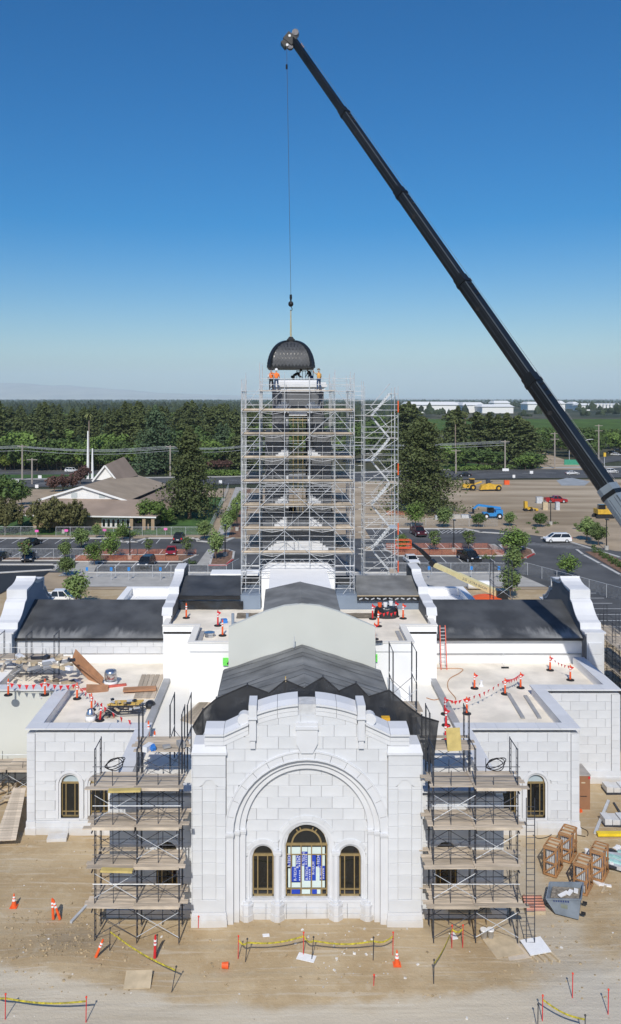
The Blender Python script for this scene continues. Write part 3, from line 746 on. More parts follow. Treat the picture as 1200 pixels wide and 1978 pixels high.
for s in (-1, 1):
    xa, xb = sorted((xc+s*6.0, xc+s*10.5))
    arch_window_wall('side_bay_wall', xa, xb, 44.1, ZP, [(xc+s*7.45, .57, 1.30, 3.40)], single=True)
    xa, xb = sorted((xc+s*10.5, xc+s*16.98))
    arch_window_wall('wing_wall', xa, xb, 52.5, ZP, [(xc+s*14.8, .58, .98, 3.15),(xc+s*12.95, .58, .98, 3.15)])
    # corner pier
    cx = xc+s*17.24
    for k in range(10):
        z0 = .86+.55*k; mb = MB(); mb.box(cx-.25, 52.42, z0+.006, cx+.25, 53.4, min(z0+.55, ZP-.32)-.006); part('pier_stone', mb, stone)
    mb = MB(); mb.box(cx-.34, 52.30, -.3, cx+.34, 53.4, .45); mb.box(cx-.29, 52.36, .45, cx+.29, 53.4, .85); part('pier_plinth', mb, stone_trim)
    # inner side wall between bay and wing, outer side wall
    xa, xb = sorted((xc+s*10.1, xc+s*10.49)); m = MB(); m.box(xa, 44.25, -.3, xb, 53.0, ZP-.05); part('return_wall', m, stone)
    xa, xb = sorted((xc+s*17.1, xc+s*17.47)); m = MB(); m.box(xa, 53.2, -.3, xb, 60, ZP-.05); part('return_wall', m, stone)
    if s > 0:
        bk = MB(); bk.box(xc+17.47, 59.58, -.3, xc+22.9, 60.1, ZP-.3); backing('end_block_wall', bk)
        stone_wall('end_block_wall', xc+17.5, xc+22.3, .86, ZP-.32, 59.5, ch=.62, bl=1.25, th=.10)
        for z0, z1, e in ((-.3,.45,.14),(.45,.86,.07)):
            mb = MB(); mb.box(xc+17.5, 59.5-e, z0, xc+22.9+e, 60, z1); part('plinth', mb, stone_trim)
        for k in range(10):
            z0 = .86+.55*k; mb = MB(); mb.box(xc+22.31, 59.42, z0+.006, xc+22.92, 60.2, min(z0+.55, ZP-.32)-.006); part('pier_stone', mb, stone)
        m = MB(); m.box(xc+22.5, 60.1, -.3, xc+22.9, 67, ZP-.05); part('return_wall', m, stone)
    else:
        m = MB(); m.box(xc-22.9, 59.5, -.3, xc-17.47, 60.1, ZP-.06); part('bare_wall', m, pale_board, label='plain pale sheathed wall still without stone')
        m = MB(); m.box(xc-22.9, 60.1, -.3, xc-22.5, 67, ZP-.05); part('return_wall', m, pale_board)
    # parapet: low wall behind, copings of separate slabs
    m = MB()
    def rect(mb, xa, ya, xb, yb, z0, z1): x0_, x1_ = sorted((xa, xb)); mb.box(x0_, ya, z0, x1_, yb, z1)
    for (xa, ya, xb, yb) in ((6.2,44.6,10.1,44.9),(9.75,44.9,10.1,52.9),(10.1,53.0,17.1,53.25),(16.75,53.25,17.1,60.1),(17.1,60.1,22.5,60.35),(22.15,60.35,22.5,67)): rect(m, xc+s*xa, ya, xc+s*xb, yb, 5.9, ZP-.06)
    part('parapet', m, white_wall)
    cop = MB()
    slabs = []
    def slab_run(xa, ya, xb, yb, n, alongx):
        for k in range(n):
            if alongx: xs_, ys_ = (xa+(xb-xa)*k/n+.006, xa+(xb-xa)*(k+1)/n-.006), (ya, yb)
            else: xs_, ys_ = (xa, xb), (ya+(yb-ya)*k/n+.006, ya+(yb-ya)*(k+1)/n-.006)
            mb = MB(); x0_, x1_ = sorted((xc+s*xs_[0], xc+s*xs_[1])); mb.box(x0_, ys_[0], ZP-.05, x1_, ys_[1], ZP+.05); part('coping_slab', mb, stone_trim if not (s < 0 and xa > 17.1) else white_wall)
    slab_run(6.1, 44.0, 10.62, 44.95, 4, True); slab_run(9.68, 44.96, 10.62, 52.3, 5, False); slab_run(9.68, 52.35, 17.58, 53.3, 6, True)
    slab_run(16.68, 53.31, 17.58, 59.3, 4, False); slab_run(16.68, 59.35, 22.98, 60.4, 5, True); slab_run(22.1, 60.41, 22.98, 66.8, 4, False)
    if s < 0: continue
for s in (-1, 1):
    # flat membrane roofs
    m = MB()
    def rq(mb, xa, ya, xb, yb, z): x0_, x1_ = sorted((xc+s*xa, xc+s*xb)); mb.box(x0_, ya, z-.2, x1_, yb, z)
    rq(m, 10.1, 53.2, 17.1, 60.2, 6.05); rq(m, 10.1, 60.2, 22.3, 67.4, 6.052); part('wing_roof', m, roof_beige)
    m = MB(); rq(m, 5.0, 44.7, 10.05, 67.4, 6.06); part('inner_roof', m, roof_white)
    m = MB(); x0_, x1_ = sorted((xc+s*9.85, xc+s*10.35)); m.box(x0_, 53.0, 6.0, x1_, 64.9, 6.32); part('roof_kerb', m, coping_grey)
    m = MB(); x0_, x1_ = sorted((xc+s*6.05, xc+s*9.9)); m.box(x0_, 62.9, 6.0, x1_, 63.4, 7.0); part('roof_step', m, white_wall)
# ---------------- nave and its wrinkled black underlay
def gable_roof(name, u0, u1, ya, yb, ze, zr, mt, n=22, m_=16, amp=.035, over=.0, seed=0, ridge=None):
    "wrinkled sheet over a gable whose ridge runs away from the camera"
    uc = (u0+u1)/2 if ridge is None else ridge
    def fn(u, v):
        x = u0+(u1-u0)*u; y = ya+(yb-ya)*v
        z = zr-(zr-ze)*abs(x-uc)/(uc-u0 if x < uc else u1-uc)
        z += amp*mnoise.noise((x*.9, y*1.6, seed)) + amp*.6*math.sin(y*4.2+mnoise.noise((x*.4, y*.4, seed))*3) * (.5+.5*mnoise.noise((x*.3, y*.3, seed+4)))
        return (xc+x, y, z)
    mb = MB(); mb.grid(fn, n, m_); o = part(name, mb, mt, smooth=False); return o
m = MB(); m.box(xc-5.0, 44.75, 5, xc+5.0, 55.9, 9.3); m.prism([(xc-5.0,9.3),(xc+5.0,9.3),(xc,10.86)], 44.75, 55.9); part('nave_wall', m, white_wall)
gable_roof('nave_roof', -5.25, 5.25, 44.7, 55.75, 9.36, 11.05, tarp_dusty, 46, 80, .055)
for k in range(9):
    y = 46.2+k*1.12+.35*math.sin(k*2.3); m = MB()
    for sx in (-1, 1):
        for q in range(8):
            a, b = 5.22*q/8, 5.22*(q+1)/8; zz = lambda t: 11.075-1.69*t/5.25+.012
            m.bar((xc+sx*a, y+.08*math.sin(q+k), zz(a)), (xc+sx*b, y+.08*math.sin(q+1+k), zz(b)), .03, .012)
    part('roof_lap', m, tarp)
for s in (-1, 1):
    m = MB(); xa, xb = sorted((xc+s*5.0, xc+s*5.3)); m.box(xa, 44.8, 9.1, xb, 55.7, 9.33); part('eave_board', m, tarp)
m = MB(); m.tube((xc-.55, 55.2, 11), (xc-.52, 55.2, 11.75), .03); m.tube((xc-.6, 55.3, 11), (xc-.5, 55.2, 11.4), .02); part('roof_stub', m, galv)
# ---------------- tall pale gable wall and the roof behind it
gp = [(xc-4.95,5),(xc+4.95,5),(xc+4.95,12.2),(xc+2.45,13.25),(xc+1.2,13.62),(xc,13.74),(xc-1.2,13.62),(xc-2.45,13.25),(xc-4.95,12.2)]
m = MB(); m.prism(gp, 55.8, 56.2); part('gable_wall', m, pale_board, label='tall pale grey-green sheathed gable wall')
m = MB(); m.box(xc-2.4, 56.2, 9, xc+2.4, 70.4, 13.1); part('ridge_block', m, white_wall)
gable_roof('ridge_roof', -2.6, 2.6, 56.1, 62.6, 13.2, 13.78, tarp_dusty, 22, 26, .025, seed=3)
for s in (-1, 1):
    m = MB(); xa, xb = sorted((xc+s*2.4, xc+s*2.62)); m.box(xa, 56.25, 12.9, xb, 62.6, 13.17); part('eave_board', m, tarp)
# ---------------- central block with its flat roofs
ZB = 10.3
for s in (-1, 1):
    m = MB()
    xa, xb = sorted((xc+s*2.4, xc+s*7.9)); m.box(xa, 58.7, 5, xb, 63.3, 9.85)
    xa, xb = sorted((xc+s*2.4, xc+s*10.4)); m.box(xa, 63.0, 5, xb, 76, 9.853)
    part('central_block', m, white_wall)
    m = MB(); xa, xb = sorted((xc+s*2.4, xc+s*7.6)); m.box(xa, 59.0, 9.86, xb, 63.4, 9.90); xa, xb = sorted((xc+s*2.4, xc+s*10.1)); m.box(xa, 63.3, 9.86, xb, 69.5, 9.904); part('central_roof', m, roof_beige)
    m = MB()
    for (a, ya, b, yb) in ((4.6,58.6,8.0,58.95),(7.62,58.96,8.0,63.2),(7.62,63.0,10.45,63.35),(10.1,63.36,10.45,66)):
        xa, xb = sorted((xc+s*a, xc+s*b)); m.box(xa, ya, 9.7, xb, yb, ZB)
    part('parapet', m, white_wall)
    m = MB()
    for (a, ya, b, yb) in ((4.55,58.55,8.05,59.0),(7.58,59.01,8.05,62.9),(7.58,62.95,10.5,63.42),(10.05,63.43,10.5,66)):
        xa, xb = sorted((xc+s*a, xc+s*b)); m.box(xa, ya, ZB, xb, yb, ZB+.06)
    part('coping', m, roof_white)
    m = MB(); xa, xb = sorted((xc+s*7.2, xc+s*7.5)); m.box(xa, 59.4, 9.91, xb, 62.8, 10.0); part('drain_strip', m, coping_grey)
    # curved end wall of the rear roof
    prof = [(65.2,9.0),(65.2,10.5),(65.5,11.0),(67.0,11.0),(67.3,11.1),(69.2,11.2),(69.4,11.75)] + [(69.4+3.6*math.sin(R(a)), 11.75+.75*(1-math.cos(R(a)))) for a in (15,30,45,60,75,90)] + [(75.5,12.5),(76.5,12.2),(76.5,9.0)]
    m = MB(); xa, xb = sorted((xc+s*10.12, xc+s*10.75)); m.prism(prof, xa, xb, 'yz'); part('curved_parapet', m, white_wall)
    m = MB(); xi = xc+s*10.11; m.prism([(y, z-.12 if z > 9.5 else z) for y, z in prof], min(xi, xi-s*.03), max(xi, xi-s*.03), 'yz'); part('parapet_flashing', m, dark_board)
    cp = [(y, z) for y, z in prof[1:-1]]; m = MB(); xa, xb = sorted((xc+s*10.02, xc+s*10.85))
    for p, q in zip(cp, cp[1:]): m.hexa([(xa,p[0],p[1]+.004),(xb,p[0],p[1]+.004),(xb,q[0],q[1]+.004),(xa,q[0],q[1]+.004),(xa,p[0],p[1]+.09),(xb,p[0],p[1]+.09),(xb,q[0],q[1]+.09),(xa,q[0],q[1]+.09)])
    part('coping', m, stone_trim)
    # rear roof
    a0, a1 = 4.9, 10.08
    def fn(u, v, s=s):
        x = a0+(a1-a0)*u; y = 69.3+4.3*v; z = 11.12+.78*v + .025*mnoise.noise((x*1.1, y*1.1, s)); return (xc+s*x, y, z)
    mb = MB(); mb.grid(fn, 20, 14); part('rear_roof', mb, tarp if s < 0 else tarp_dusty)
    m = MB(); xa, xb = sorted((xc+s*3.2, xc+s*10.1)); m.hexa([(xa,73.6,9),(xb,73.6,9),(xb,77.5,9),(xa,77.5,9),(xa,73.6,11.88),(xb,73.6,11.88),(xb,77.5,11.0),(xa,77.5,11.0)]); part('rear_roof', m, tarp)
    m = MB(); xa, xb = sorted((xc+s*3.2, xc+s*10.1)); m.box(xa, 69.6, 9.8, xb, 73.6, 11.06); part('rear_wall', m, blue_board)
    m = MB(); xa, xb = sorted((xc+s*4.9, xc+s*10.1)); m.box(xa, 69.24, 10.80 if s < 0 else 10.72, xb, 69.6, 11.09); part('fascia', m, plastic)
    if s < 0:
        def fb(u, v):
            x = -10.05+5.4*u; z = 9.9+.72*v; y = 69.52-.05*(1-v)-.09*abs(mnoise.noise((x*1.3, z*1.2, 1))) - .05*math.sin(x*2.2+z*3)
            return (xc+x, y, z)
        mb = MB(); mb.grid(fb, 60, 10); part('sheet_cover', mb, plastic, smooth=True)
    else:
        for k in range(10):
            mb = MB(); mb.cbox((xc+5.2+k*.5, 69.22, 10.86+.02*(k%2)), .3, .02, .10, 0, 0, .3 if k % 2 else -.35); part('sheet_fold', mb, galv)
        m = MB(); m.box(xc+4.9, 69.18, 11.09, xc+10.08, 69.3, 11.14); part('batten', m, ply_pale)
    # ---------------- long cross wing
    xa, xb = sorted((xc+s*10.4, xc+s*23.1))
    m = MB(); m.box(xa, 67.5, -.3, xb, 77.5, 8.15); m.prism([(67.5,8.15),(72.5,9.85),(77.5,8.15)], xa, xb, 'yz'); part('cross_wing', m, white_wall)
    def rf(u, v, s=s):
        x = 10.45+12.6*u; y = 67.15+5.35*v
        z = 8.22+1.80*v + .03*mnoise.noise((x*.5, y*.9, s*7)) + .022*math.sin(x*3.3+1.2*y+2*mnoise.noise((x*.2, y*.5, 2)))*mnoise.noise((x*.35, y*.35, 9)) - .10*(max(0, .07-v)/.07)**2
        return (xc+s*x, y, z)
    mb = MB(); mb.grid(rf, 110, 34); part('cross_roof', mb, tarp_scuffed)
    m = MB(); m.hexa([(xa,72.5,9.85),(xb,72.5,9.85),(xb,77.7,8.1),(xa,77.7,8.1),(xa,72.5,10.02),(xb,72.5,10.02),(xb,77.7,8.25),(xa,77.7,8.25)]); part('cross_roof', m, tarp)
    m = MB(); m.box(xa, 67.1, 7.98, xb, 67.5, 8.17); part('eave_board', m, plastic)
    if s < 0:
        bk = MB(); bk.box(xc-22.9, 67.40, 6.85, xc-10.6, 67.5, 7.97); backing('cross_wing_facing', bk)
        stone_wall('cross_wing_facing', xc-22.9, xc-10.6, 6.87, 7.96, 67.33, ch=.545, bl=1.3, th=.08)
        m = MB(); m.box(xc-10.62, 67.3, 6.8, xc-10.5, 67.45, 7.97); part('timber_edge', m, ply)
    else:
        m = MB(); m.box(xa, 67.38, 6.78, xb, 67.5, 6.86); part('flashing', m, coping_grey)
    # end gable with shouldered outline
    h = [(66.5,-.3),(66.5,8.7),(67.5,8.7),(67.6,9.2),(68.1,9.3),(68.6,9.55),(69.1,9.95),(69.5,10.4),(70.0,10.6),(70.0,11.35),(70.4,11.4)] + [(70.4+2.1*math.sin(R(a)), 11.4+.55*(1-math.cos(R(a)))*1.0) for a in (25,50,75,90)]
    prof = h + [(145-y, z) for y, z in reversed(h[:-1])]
    xa, xb = sorted((xc+s*23.1, xc+s*24.5)); m = MB(); m.prism(prof, xa, xb, 'yz'); part('end_gable', m, stone)
    xi = sorted((xc+s*23.09, xc+s*23.05)); m = MB(); m.prism([(y, z-.25 if z > 5 else 6) for y, z in prof], xi[0], xi[1], 'yz'); part('gable_inner_face', m, dark_board if s > 0 else blue_board)  # left inner face: its shade is put into the blue-grey colour
    cpp = prof[1:-1]; m = MB(); xa, xb = sorted((xc+s*22.95, xc+s*24.65))
    for p, q in zip(cpp, cpp[1:]):
        if abs(p[0]-q[0]) < .02: m.box(xa, p[0]-.06, min(p[1], q[1])+.12, xb, p[0]+.06, max(p[1], q[1])+.1); continue
        m.hexa([(xa,p[0],p[1]+.004),(xb,p[0],p[1]+.004),(xb,q[0],q[1]+.004),(xa,q[0],q[1]+.004),(xa,p[0],p[1]+.12),(xb,p[0],p[1]+.12),(xb,q[0],q[1]+.12),(xa,q[0],q[1]+.12)])
    part('coping', m, stone_trim)
    for k in range(8):                                        # stone pier at the gable's front edge
        z0 = .9*k+.8; mb = MB(); xa, xb = sorted((xc+s*23.2, xc+s*24.3)); mb.box(xa, 66.36, z0+.008, xb, 66.5, z0+.892); part('pier_stone', mb, stone)
    # rear low wing with a white parapet
    m = MB(); xa, xb = sorted((xc+s*6.0, xc+s*18.5)); m.box(xa, 77.6, -.3, xb, 91.6, 6.0); part('rear_wing', m, white_wall)
    m = MB()
    for (a, ya, b, yb) in ((6.0,91.1,18.5,91.6),(18.0,77.8,18.5,91.09)):
        x0_, x1_ = sorted((xc+s*a, xc+s*b)); m.box(x0_, ya, 6.01, x1_, yb, 6.7)
    for (a, ya, b, yb) in ((5.9,91.0,18.6,91.7),(17.9,77.8,18.6,90.99)):
        x0_, x1_ = sorted((xc+s*a, xc+s*b)); m.box(x0_, ya, 6.71, x1_, yb, 6.8)
    part('rear_parapet', m, white_wall)
m = MB(); m.box(xc-3.9, 77.9, -.3, xc+3.9, 94, 9.5); m.box(xc-9.4,91.7,-.3,xc-3.9,94,8.2); part('rear_hall', m, white_wall)
# temporary grey posts on the flat roof
for (px, py) in ((450,1210),(478,1210)):
    p = G(px, py, 9.9); m = MB(); m.tube(p, p+Vector((0,0,1.0)), .12, 10); part('vent_pipe', m, blue_board)

# ---------------- tower
YTW = 71.9; TB = 71.9+6.1
tiers = [(9.8, 17.6, 3.12), (17.6, 24.7, 2.88), (24.7, 28.2, 2.27)]
cyT = YTW+3.05
m_front = None
for (z0, z1, hw) in tiers:
    dY = 3.05-(3.12-hw)
    y0, y1 = cyT-dY, cyT+dY
    m = MB()
    ow = .80                                                   # tall slot
    slot = z0 >= 17
    for (ya, yb) in ((y0, y0+.4),(y1-.4, y1)):
        if slot: m.box(xc-hw, ya, z0, xc-ow, yb, z1); m.box(xc+ow, ya, z0, xc+hw, yb, z1)
        else: m.box(xc-hw, ya, z0, xc+hw, yb, z1)
    for sx in (-1, 1):
        xa, xb = sorted((xc+sx*hw, xc+sx*(hw-.4))); m.box(xa, y0+.4, z0, xb, y1-.4, z1)
    if z0 > 24:
        for (ya, yb) in ((y0, y0+.4),(y1-.4, y1)):
            for k in range(10):
                a = -ow+2*ow*k/10; b = a+ow/5; f = lambda x: 26.0+math.sqrt(max(0, ow*ow-x*x)); m.prism([(xc+a,f(a)),(xc+b,f(b)),(xc+b,z1),(xc+a,z1)], ya, yb)
    part('tower_wall', m, dark_board)
    if slot:                                                    # projecting jamb fins and white tile strips
        for sx in (-1, 1):
            m = MB(); xa, xb = sorted((xc+sx*.80, xc+sx*1.15)); m.box(xa, y0-.25, z0, xb, y0, z1 if z0 < 24 else 26.0); part('tower_fin', m, dark_board)
            m = MB(); xa, xb = sorted((xc+sx*1.35, xc+sx*2.0)); m.box(xa, y0-.06, z0, xb, y0, z1-.8); part('tower_rib', m, dark_board)
            for k in range(6):
                mb = MB(); xa, xb = sorted((xc+sx*.86, xc+sx*1.06)); zq = z0+.5+k*1.1
                if zq > 25.6: continue
                mb.box(xa, y0-.31, zq, xb, y0-.25, zq+.62); part('tower_tile', mb, stone_trim)
        for zq in (z0+1.0, z0+1.25, z0+3.2, z0+3.5, z0+5.2):
            if zq > z1-.5: continue
            for yq in (y0+.2, y1-.2):
                m = MB(); m.box(xc-.8, yq-.04, zq, xc+.8, yq+.04, zq+.06); part('window_bar', m, ply_pale)
        for ub in (-.42, 0, .42):
            m = MB(); m.box(xc+ub-.03, y0+.17, z0, xc+ub+.03, y0+.23, z1 if z0 < 24 else 26.2); part('window_mullion', m, gold)
# white stone corbels stacked beside the slot at each lift
for zb_, hw_ in ((26.55,2.2),(22.55,1.95),(18.5,2.0),(16.55,2.05),(14.5,2.6)):
    y0 = cyT-(3.05-(3.12-(2.27 if zb_ > 24.7 else 2.88 if zb_ > 17.6 else 3.12)))
    for sx in (-1, 1):
        for k in range(4):
            m = MB(); a, b = .95+.0*k, hw_-.24*k
            if zb_ < 15: a = 0
            if zb_ > 26: a = 1.0
            xa, xb = sorted((xc+sx*a, xc+sx*b)); m.box(xa, y0-.34+.02*k, zb_+.2*k, xb, y0, zb_+.2*k+.19); part('corbel_stone', m, stone_trim)
for sx in (-1, 1):                                           # arch stones at the head of the slot
    for (r0, r1, yy) in ((.82,.98,-.30),(1.06,1.22,-.36)):
        p = arcp(xc, 26.35, r0, 180 if sx < 0 else 45, 135 if sx < 0 else 0, 8); q = arcp(xc, 26.35, r1, 180 if sx < 0 else 45, 135 if sx < 0 else 0, 8)
        m = MB(); m.strip(p, q, cyT-2.2+yy, cyT-2.2); part('arch_stone', m, stone_trim)
m = MB(); m.box(xc-.8, cyT-2.25, 26.1, xc+.8, cyT-2.1, 26.7); part('arch_infill', m, stone_trim)
# tower base and crowning cornice
m = MB(); m.box(xc-3.15, 70.45, 9.5, xc+3.15, 71.9, 12.9); part('tower_base', m, white_wall)
m = MB(); m.hexa([(xc-3.15,70.4,12.9),(xc+3.15,70.4,12.9),(xc+3.15,71.9,12.9),(xc-3.15,71.9,12.9),(xc-2.5,71.0,13.5),(xc+2.5,71.0,13.5),(xc+2.5,71.9,13.5),(xc-2.5,71.9,13.5)]); part('tower_base_cap', m, stone_trim)
for (z0, z1, e) in ((28.2,28.45,.12),(28.45,28.62,.0),(28.62,28.85,.28),(28.85,29.05,.2),(29.05,29.25,-.25)):
    m = MB(); d = 2.2+e; m.box(xc-d-.07, cyT-d, z0, xc+d+.07, cyT+d, z1-.004); part('tower_cornice', m, stone_trim)
m = MB(); m.box(xc-1.95, cyT-1.9, 29.25, xc+1.95, cyT+1.9, 29.3); part('tower_deck', m, dark_board)

# ---------------- dome hanging from the crane
dc = Vector(((562-CX)*cyT/F, cyT, HC-(712-CY)*cyT/F)); s_t = F/cyT
DW = 1.98; DH = 2.46
D = thing('dome', 'dark metal tower dome with curved corner ribs hanging from the crane cable', 'dome', dc)
def dr(t): return DW*math.cos(t*math.pi/2)**.80               # half width at height t
def dz(t): return DH*math.sin(t*math.pi/2)**1.0
lev = [k/14*.93 for k in range(15)]
m = MB()
for a, b in zip(lev, lev[1:]):
    ra, rb, za, zb_ = dr(a)-.04, dr(b)-.04, dz(a), dz(b)
    for sx, sy in ((0,-1),(1,0),(0,1),(-1,0)):
        def P(r, z, t): return dc+Vector((t*r if sx == 0 else sx*r, sy*r if sx == 0 else t*r, z))
        m.quad(P(ra,za,-1),P(ra,za,1),P(rb,zb_,1),P(rb,zb_,-1))
m.box(dc.x-DW, dc.y-DW, dc.z-.04, dc.x+DW, dc.y+DW, dc.z)
shell = m.build('dome_shell', black_paint, D)
for fx, fy in ((0,-1),(1,0),(-1,0)):                           # diamond shingles face by face
    for i in range(15):
        t0 = .03+i/15*.87; t1 = min(.93, .03+(i+2)/15*.87); tm = (t0+t1)/2
        n = max(2, int(round(11*dr(tm)/DW)))
        for k in range(n):
            c = (-1+2*(k+.5+(.5 if i % 2 else 0))/n)*.86
            if abs(c) > .86: continue
            w_ = .86/n
            def Q(t, f, lift):
                r = dr(t)-.02+lift; return dc+Vector((f*r if fx == 0 else fx*r, fy*r if fx == 0 else f*r, dz(t)))
            mb = MB(); mb.quad(Q(t0,c,.009),Q(tm,c+w_,.0),Q(t1,c,-.006),Q(tm,c-w_,.0)); mb.build('shingle', shingle_m, shell)
for sx in (-1, 1):
    for sy in (-1, 1):
        m = MB(); P = []
        for t in lev: r = dr(t); P.append(dc+Vector((sx*(r-.14), sy*(r-.14), dz(t))))
        for k, (p, q) in enumerate(zip(P, P[1:])): m.bar(p, q, .42-.012*k, .42-.012*k, (sx,-sy,0))
        m.build('rib', black_paint, D)
m = MB(); m.box(dc.x-.36, dc.y-.36, dc.z+DH-.12, dc.x+.36, dc.y+.36, dc.z+DH+.20); m.hexa([(dc.x-.30,dc.y-.30,dc.z+DH+.20),(dc.x+.30,dc.y-.30,dc.z+DH+.20),(dc.x+.30,dc.y+.30,dc.z+DH+.20),(dc.x-.30,dc.y+.30,dc.z+DH+.20),(dc.x-.16,dc.y-.16,dc.z+DH+.42),(dc.x+.16,dc.y-.16,dc.z+DH+.42),(dc.x+.16,dc.y+.16,dc.z+DH+.42),(dc.x-.16,dc.y+.16,dc.z+DH+.42)]); m.build('finial_base', black_paint, D)
m = MB(); m.lathe([(DW+.0,-.10),(DW+.0,-.02)], dc, 4); m = MB(); m.box(dc.x-DW-.06, dc.y-DW-.06, dc.z-.06, dc.x+DW+.06, dc.y+DW+.06, dc.z+.10); m.build('rim', black_paint, D)
ztop = HC-(600-CY)*cyT/F
m = MB(); m.tube((dc.x,dc.y,dc.z+DH+.35),(dc.x,dc.y,ztop),.085,8,.05); m.build('finial', brass, D)

# ---------------- crane
tip = Vector(((566-CX)*75/F, 75.0, HC-(78-CY)*75/F))
P1 = Vector(((1184-CX)*53.3/F, 53.3, HC-(962-CY)*53.3/F))
bd = (P1-tip).normalized(); L1 = (P1-tip).length
foot = tip+bd*((tip.z-3.0)/-bd.z)
K = thing('mobile_crane', 'tall black telescopic crane boom slanting up from the right across the sky', 'crane', (foot.x, foot.y, 0))
side = bd.cross(Vector((0,0,1))).normalized(); upv = side.cross(bd)
if upv.z < 0: upv = -upv
def boom_section(d0, d1, w, h, mt):
    "rounded-belly boom section"
    prof = [(-w/2,h*.5),(w/2,h*.5),(w/2,-h*.12),(w*.36,-h*.36),(w*.14,-h*.5),(-w*.14,-h*.5),(-w*.36,-h*.36),(-w/2,-h*.12)]
    m = MB(); a = tip+bd*d0; b = tip+bd*d1; n = len(prof)
    m.add([a+side*x+upv*z for x, z in prof]+[b+side*x+upv*z for x, z in prof], [tuple(range(n)), tuple(range(2*n-1,n-1,-1))]+[(k,n+k,n+(k+1)%n,(k+1)%n) for k in range(n)])
    return m
def along(px, py):
    "distance from the tip of the boom point nearest to a photo pixel"
    best = min((k*.05 for k in range(1700)), key=lambda d: ((CX+(tip+bd*d).x*F/(tip+bd*d).y-px)**2+(CY+(HC-(tip+bd*d).z)*F/(tip+bd*d).y-py)**2)); return best
cuts = [0.0] + [along(*p) for p in ((668,217),(779,373),(897,545),(1030,738),(1178,958))] + [(foot-tip).length]
sizes = [(.50,.66),(.60,.76),(.70,.86),(.81,.96),(.92,1.07),(1.06,1.22)]
for k in range(6):
    w_, h_ = sizes[k]
    boom_section(cuts[k]-(.6 if k else 0), cuts[k+1]+.02, w_, h_, boom_grey if k == 5 else boom_black).build('boom_section', boom_grey if k == 5 else boom_black, K)
    if k:
        boom_section(cuts[k]-.12, cuts[k]+.16, w_+.09, h_+.09, boom_black).build('boom_collar', boom_black, K)
        for dd in (2.6,):
            c = tip+bd*(cuts[k]+dd)-side*0
            for sg in (-1,):
                m = MB(); q = c+side*(sg*(w_/2+.004)); m.tube(q, q+side*(sg*.02), .17, 12); m.build('boom_hole', rubber, K)
                q2 = c+side*(w_/2+.004); m = MB(); m.tube(q2, q2+side*.02, .17, 12); m.build('boom_hole', rubber, K)
        for dd in (.5,1.0,1.5):
            c = tip+bd*(cuts[k]+dd)+upv*(h_/2+.06); m = MB(); m.cbox(c, .16,.08,.10); m.build('boom_bracket', boom_black, K)
for f in (.30,-.02):
    for k in range(1, 6):
        w_, h_ = sizes[k]; m = MB(); a = tip+bd*(cuts[k]+.3); b = tip+bd*(cuts[k+1]-.3)
        for sg in (-1, 1): m.bar(a+side*(sg*(w_/2+.004))+upv*(h_*f), b+side*(sg*(w_/2+.004))+upv*(h_*f), .010, .022, upv)
        m.build('boom_weld', dark_steel, K)
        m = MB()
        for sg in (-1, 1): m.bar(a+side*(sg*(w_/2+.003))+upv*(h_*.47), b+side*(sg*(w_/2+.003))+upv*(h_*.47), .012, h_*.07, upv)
        m.build('boom_edge_glint', boom_grey, K)  # sun glint on the top edges, put in as lighter grey strips
# head: sheaves and cheek plates
m = MB(); hd = tip-bd*.25
m.cbox(hd+Vector((-.15,0,-.1)), 1.0, .9, .8, 0, 0, .7); m.cbox(hd+Vector((-.62,0,-.5)), .6, .8, .5, 0, 0, .9); m.build('boom_head', boom_black, K)
m = MB(); tube_dark = mat('greasy_steel', (.10,.10,.11), .45, .3, 3, metal=.5); m.lathe([(.24,-.18),(.34,-.16),(.30,0),(.34,.16),(.24,.18)], hd+Vector((.32,0,.42)), 18, 'y'); m.lathe([(.30,-.26),(.30,-.2)], hd+Vector((.32,0,.52)), 14, 'y'); m.build('sheave', tube_dark, K)
hx, hy = (554-CX)*cyT/F, cyT
m = MB(); m.lathe([(.30,-.2),(.30,.2)], Vector((hx+.32, hy, tip.z-.55)), 18, 'y'); m.build('sheave', tube_dark, K)
m = MB(); m.tube(Vector((hx+.05,hy-.3,tip.z-.52)), Vector((hx+.05,hy+.3,tip.z-.52)), .12, 8); m.tube(hd+Vector((-.2,-.48,.1)), hd+Vector((-.2,-.40,.1)), .12, 8); m.build('sheave_pin', galv, K)
m = MB(); c = tip+bd*.8-side*.0
for q in range(3): m.cbox(c+side*(-.37)+bd*(.22*q)+upv*.22, .03,.16,.34, 0, 0, .55)
m.build('warning_mark', mat('amber_paint', (.8,.36,.04), .5, .1, 4), K)
m = MB(); m.tube(tip+upv*.55+bd*.1, tip+bd*cuts[5]+upv*.85, .014, 4); m.build('hoist_line', cable_m, K)
zh = HC-(587-CY)*cyT/F
m = MB(); m.tube((hx,hy,tip.z-.6),(dc.x,hy,zh+.9),.02,5); m.build('hoist_cable', cable_m, K)
m = MB(); m.tube((hx,hy,tip.z-2.6),(hx,hy,tip.z-2.2),.09,8); m.build('limit_weight', boom_black, K)
m = MB(); m.sphere((dc.x,hy,zh),.24,14,8,1.1); m.lathe([(.03,-.9),(.12,-.5),(.10,-.2)], (dc.x,hy,zh+1.05), 8); m.build('hook_ball', boom_black, K)
m = MB(); m.path([(dc.x,hy,zh-.25),(dc.x+.10,hy,zh-.38),(dc.x+.12,hy,zh-.52),(dc.x+.02,hy,zh-.62),(dc.x-.08,hy,zh-.55)],.035,6); m.build('hook', boom_black, K)
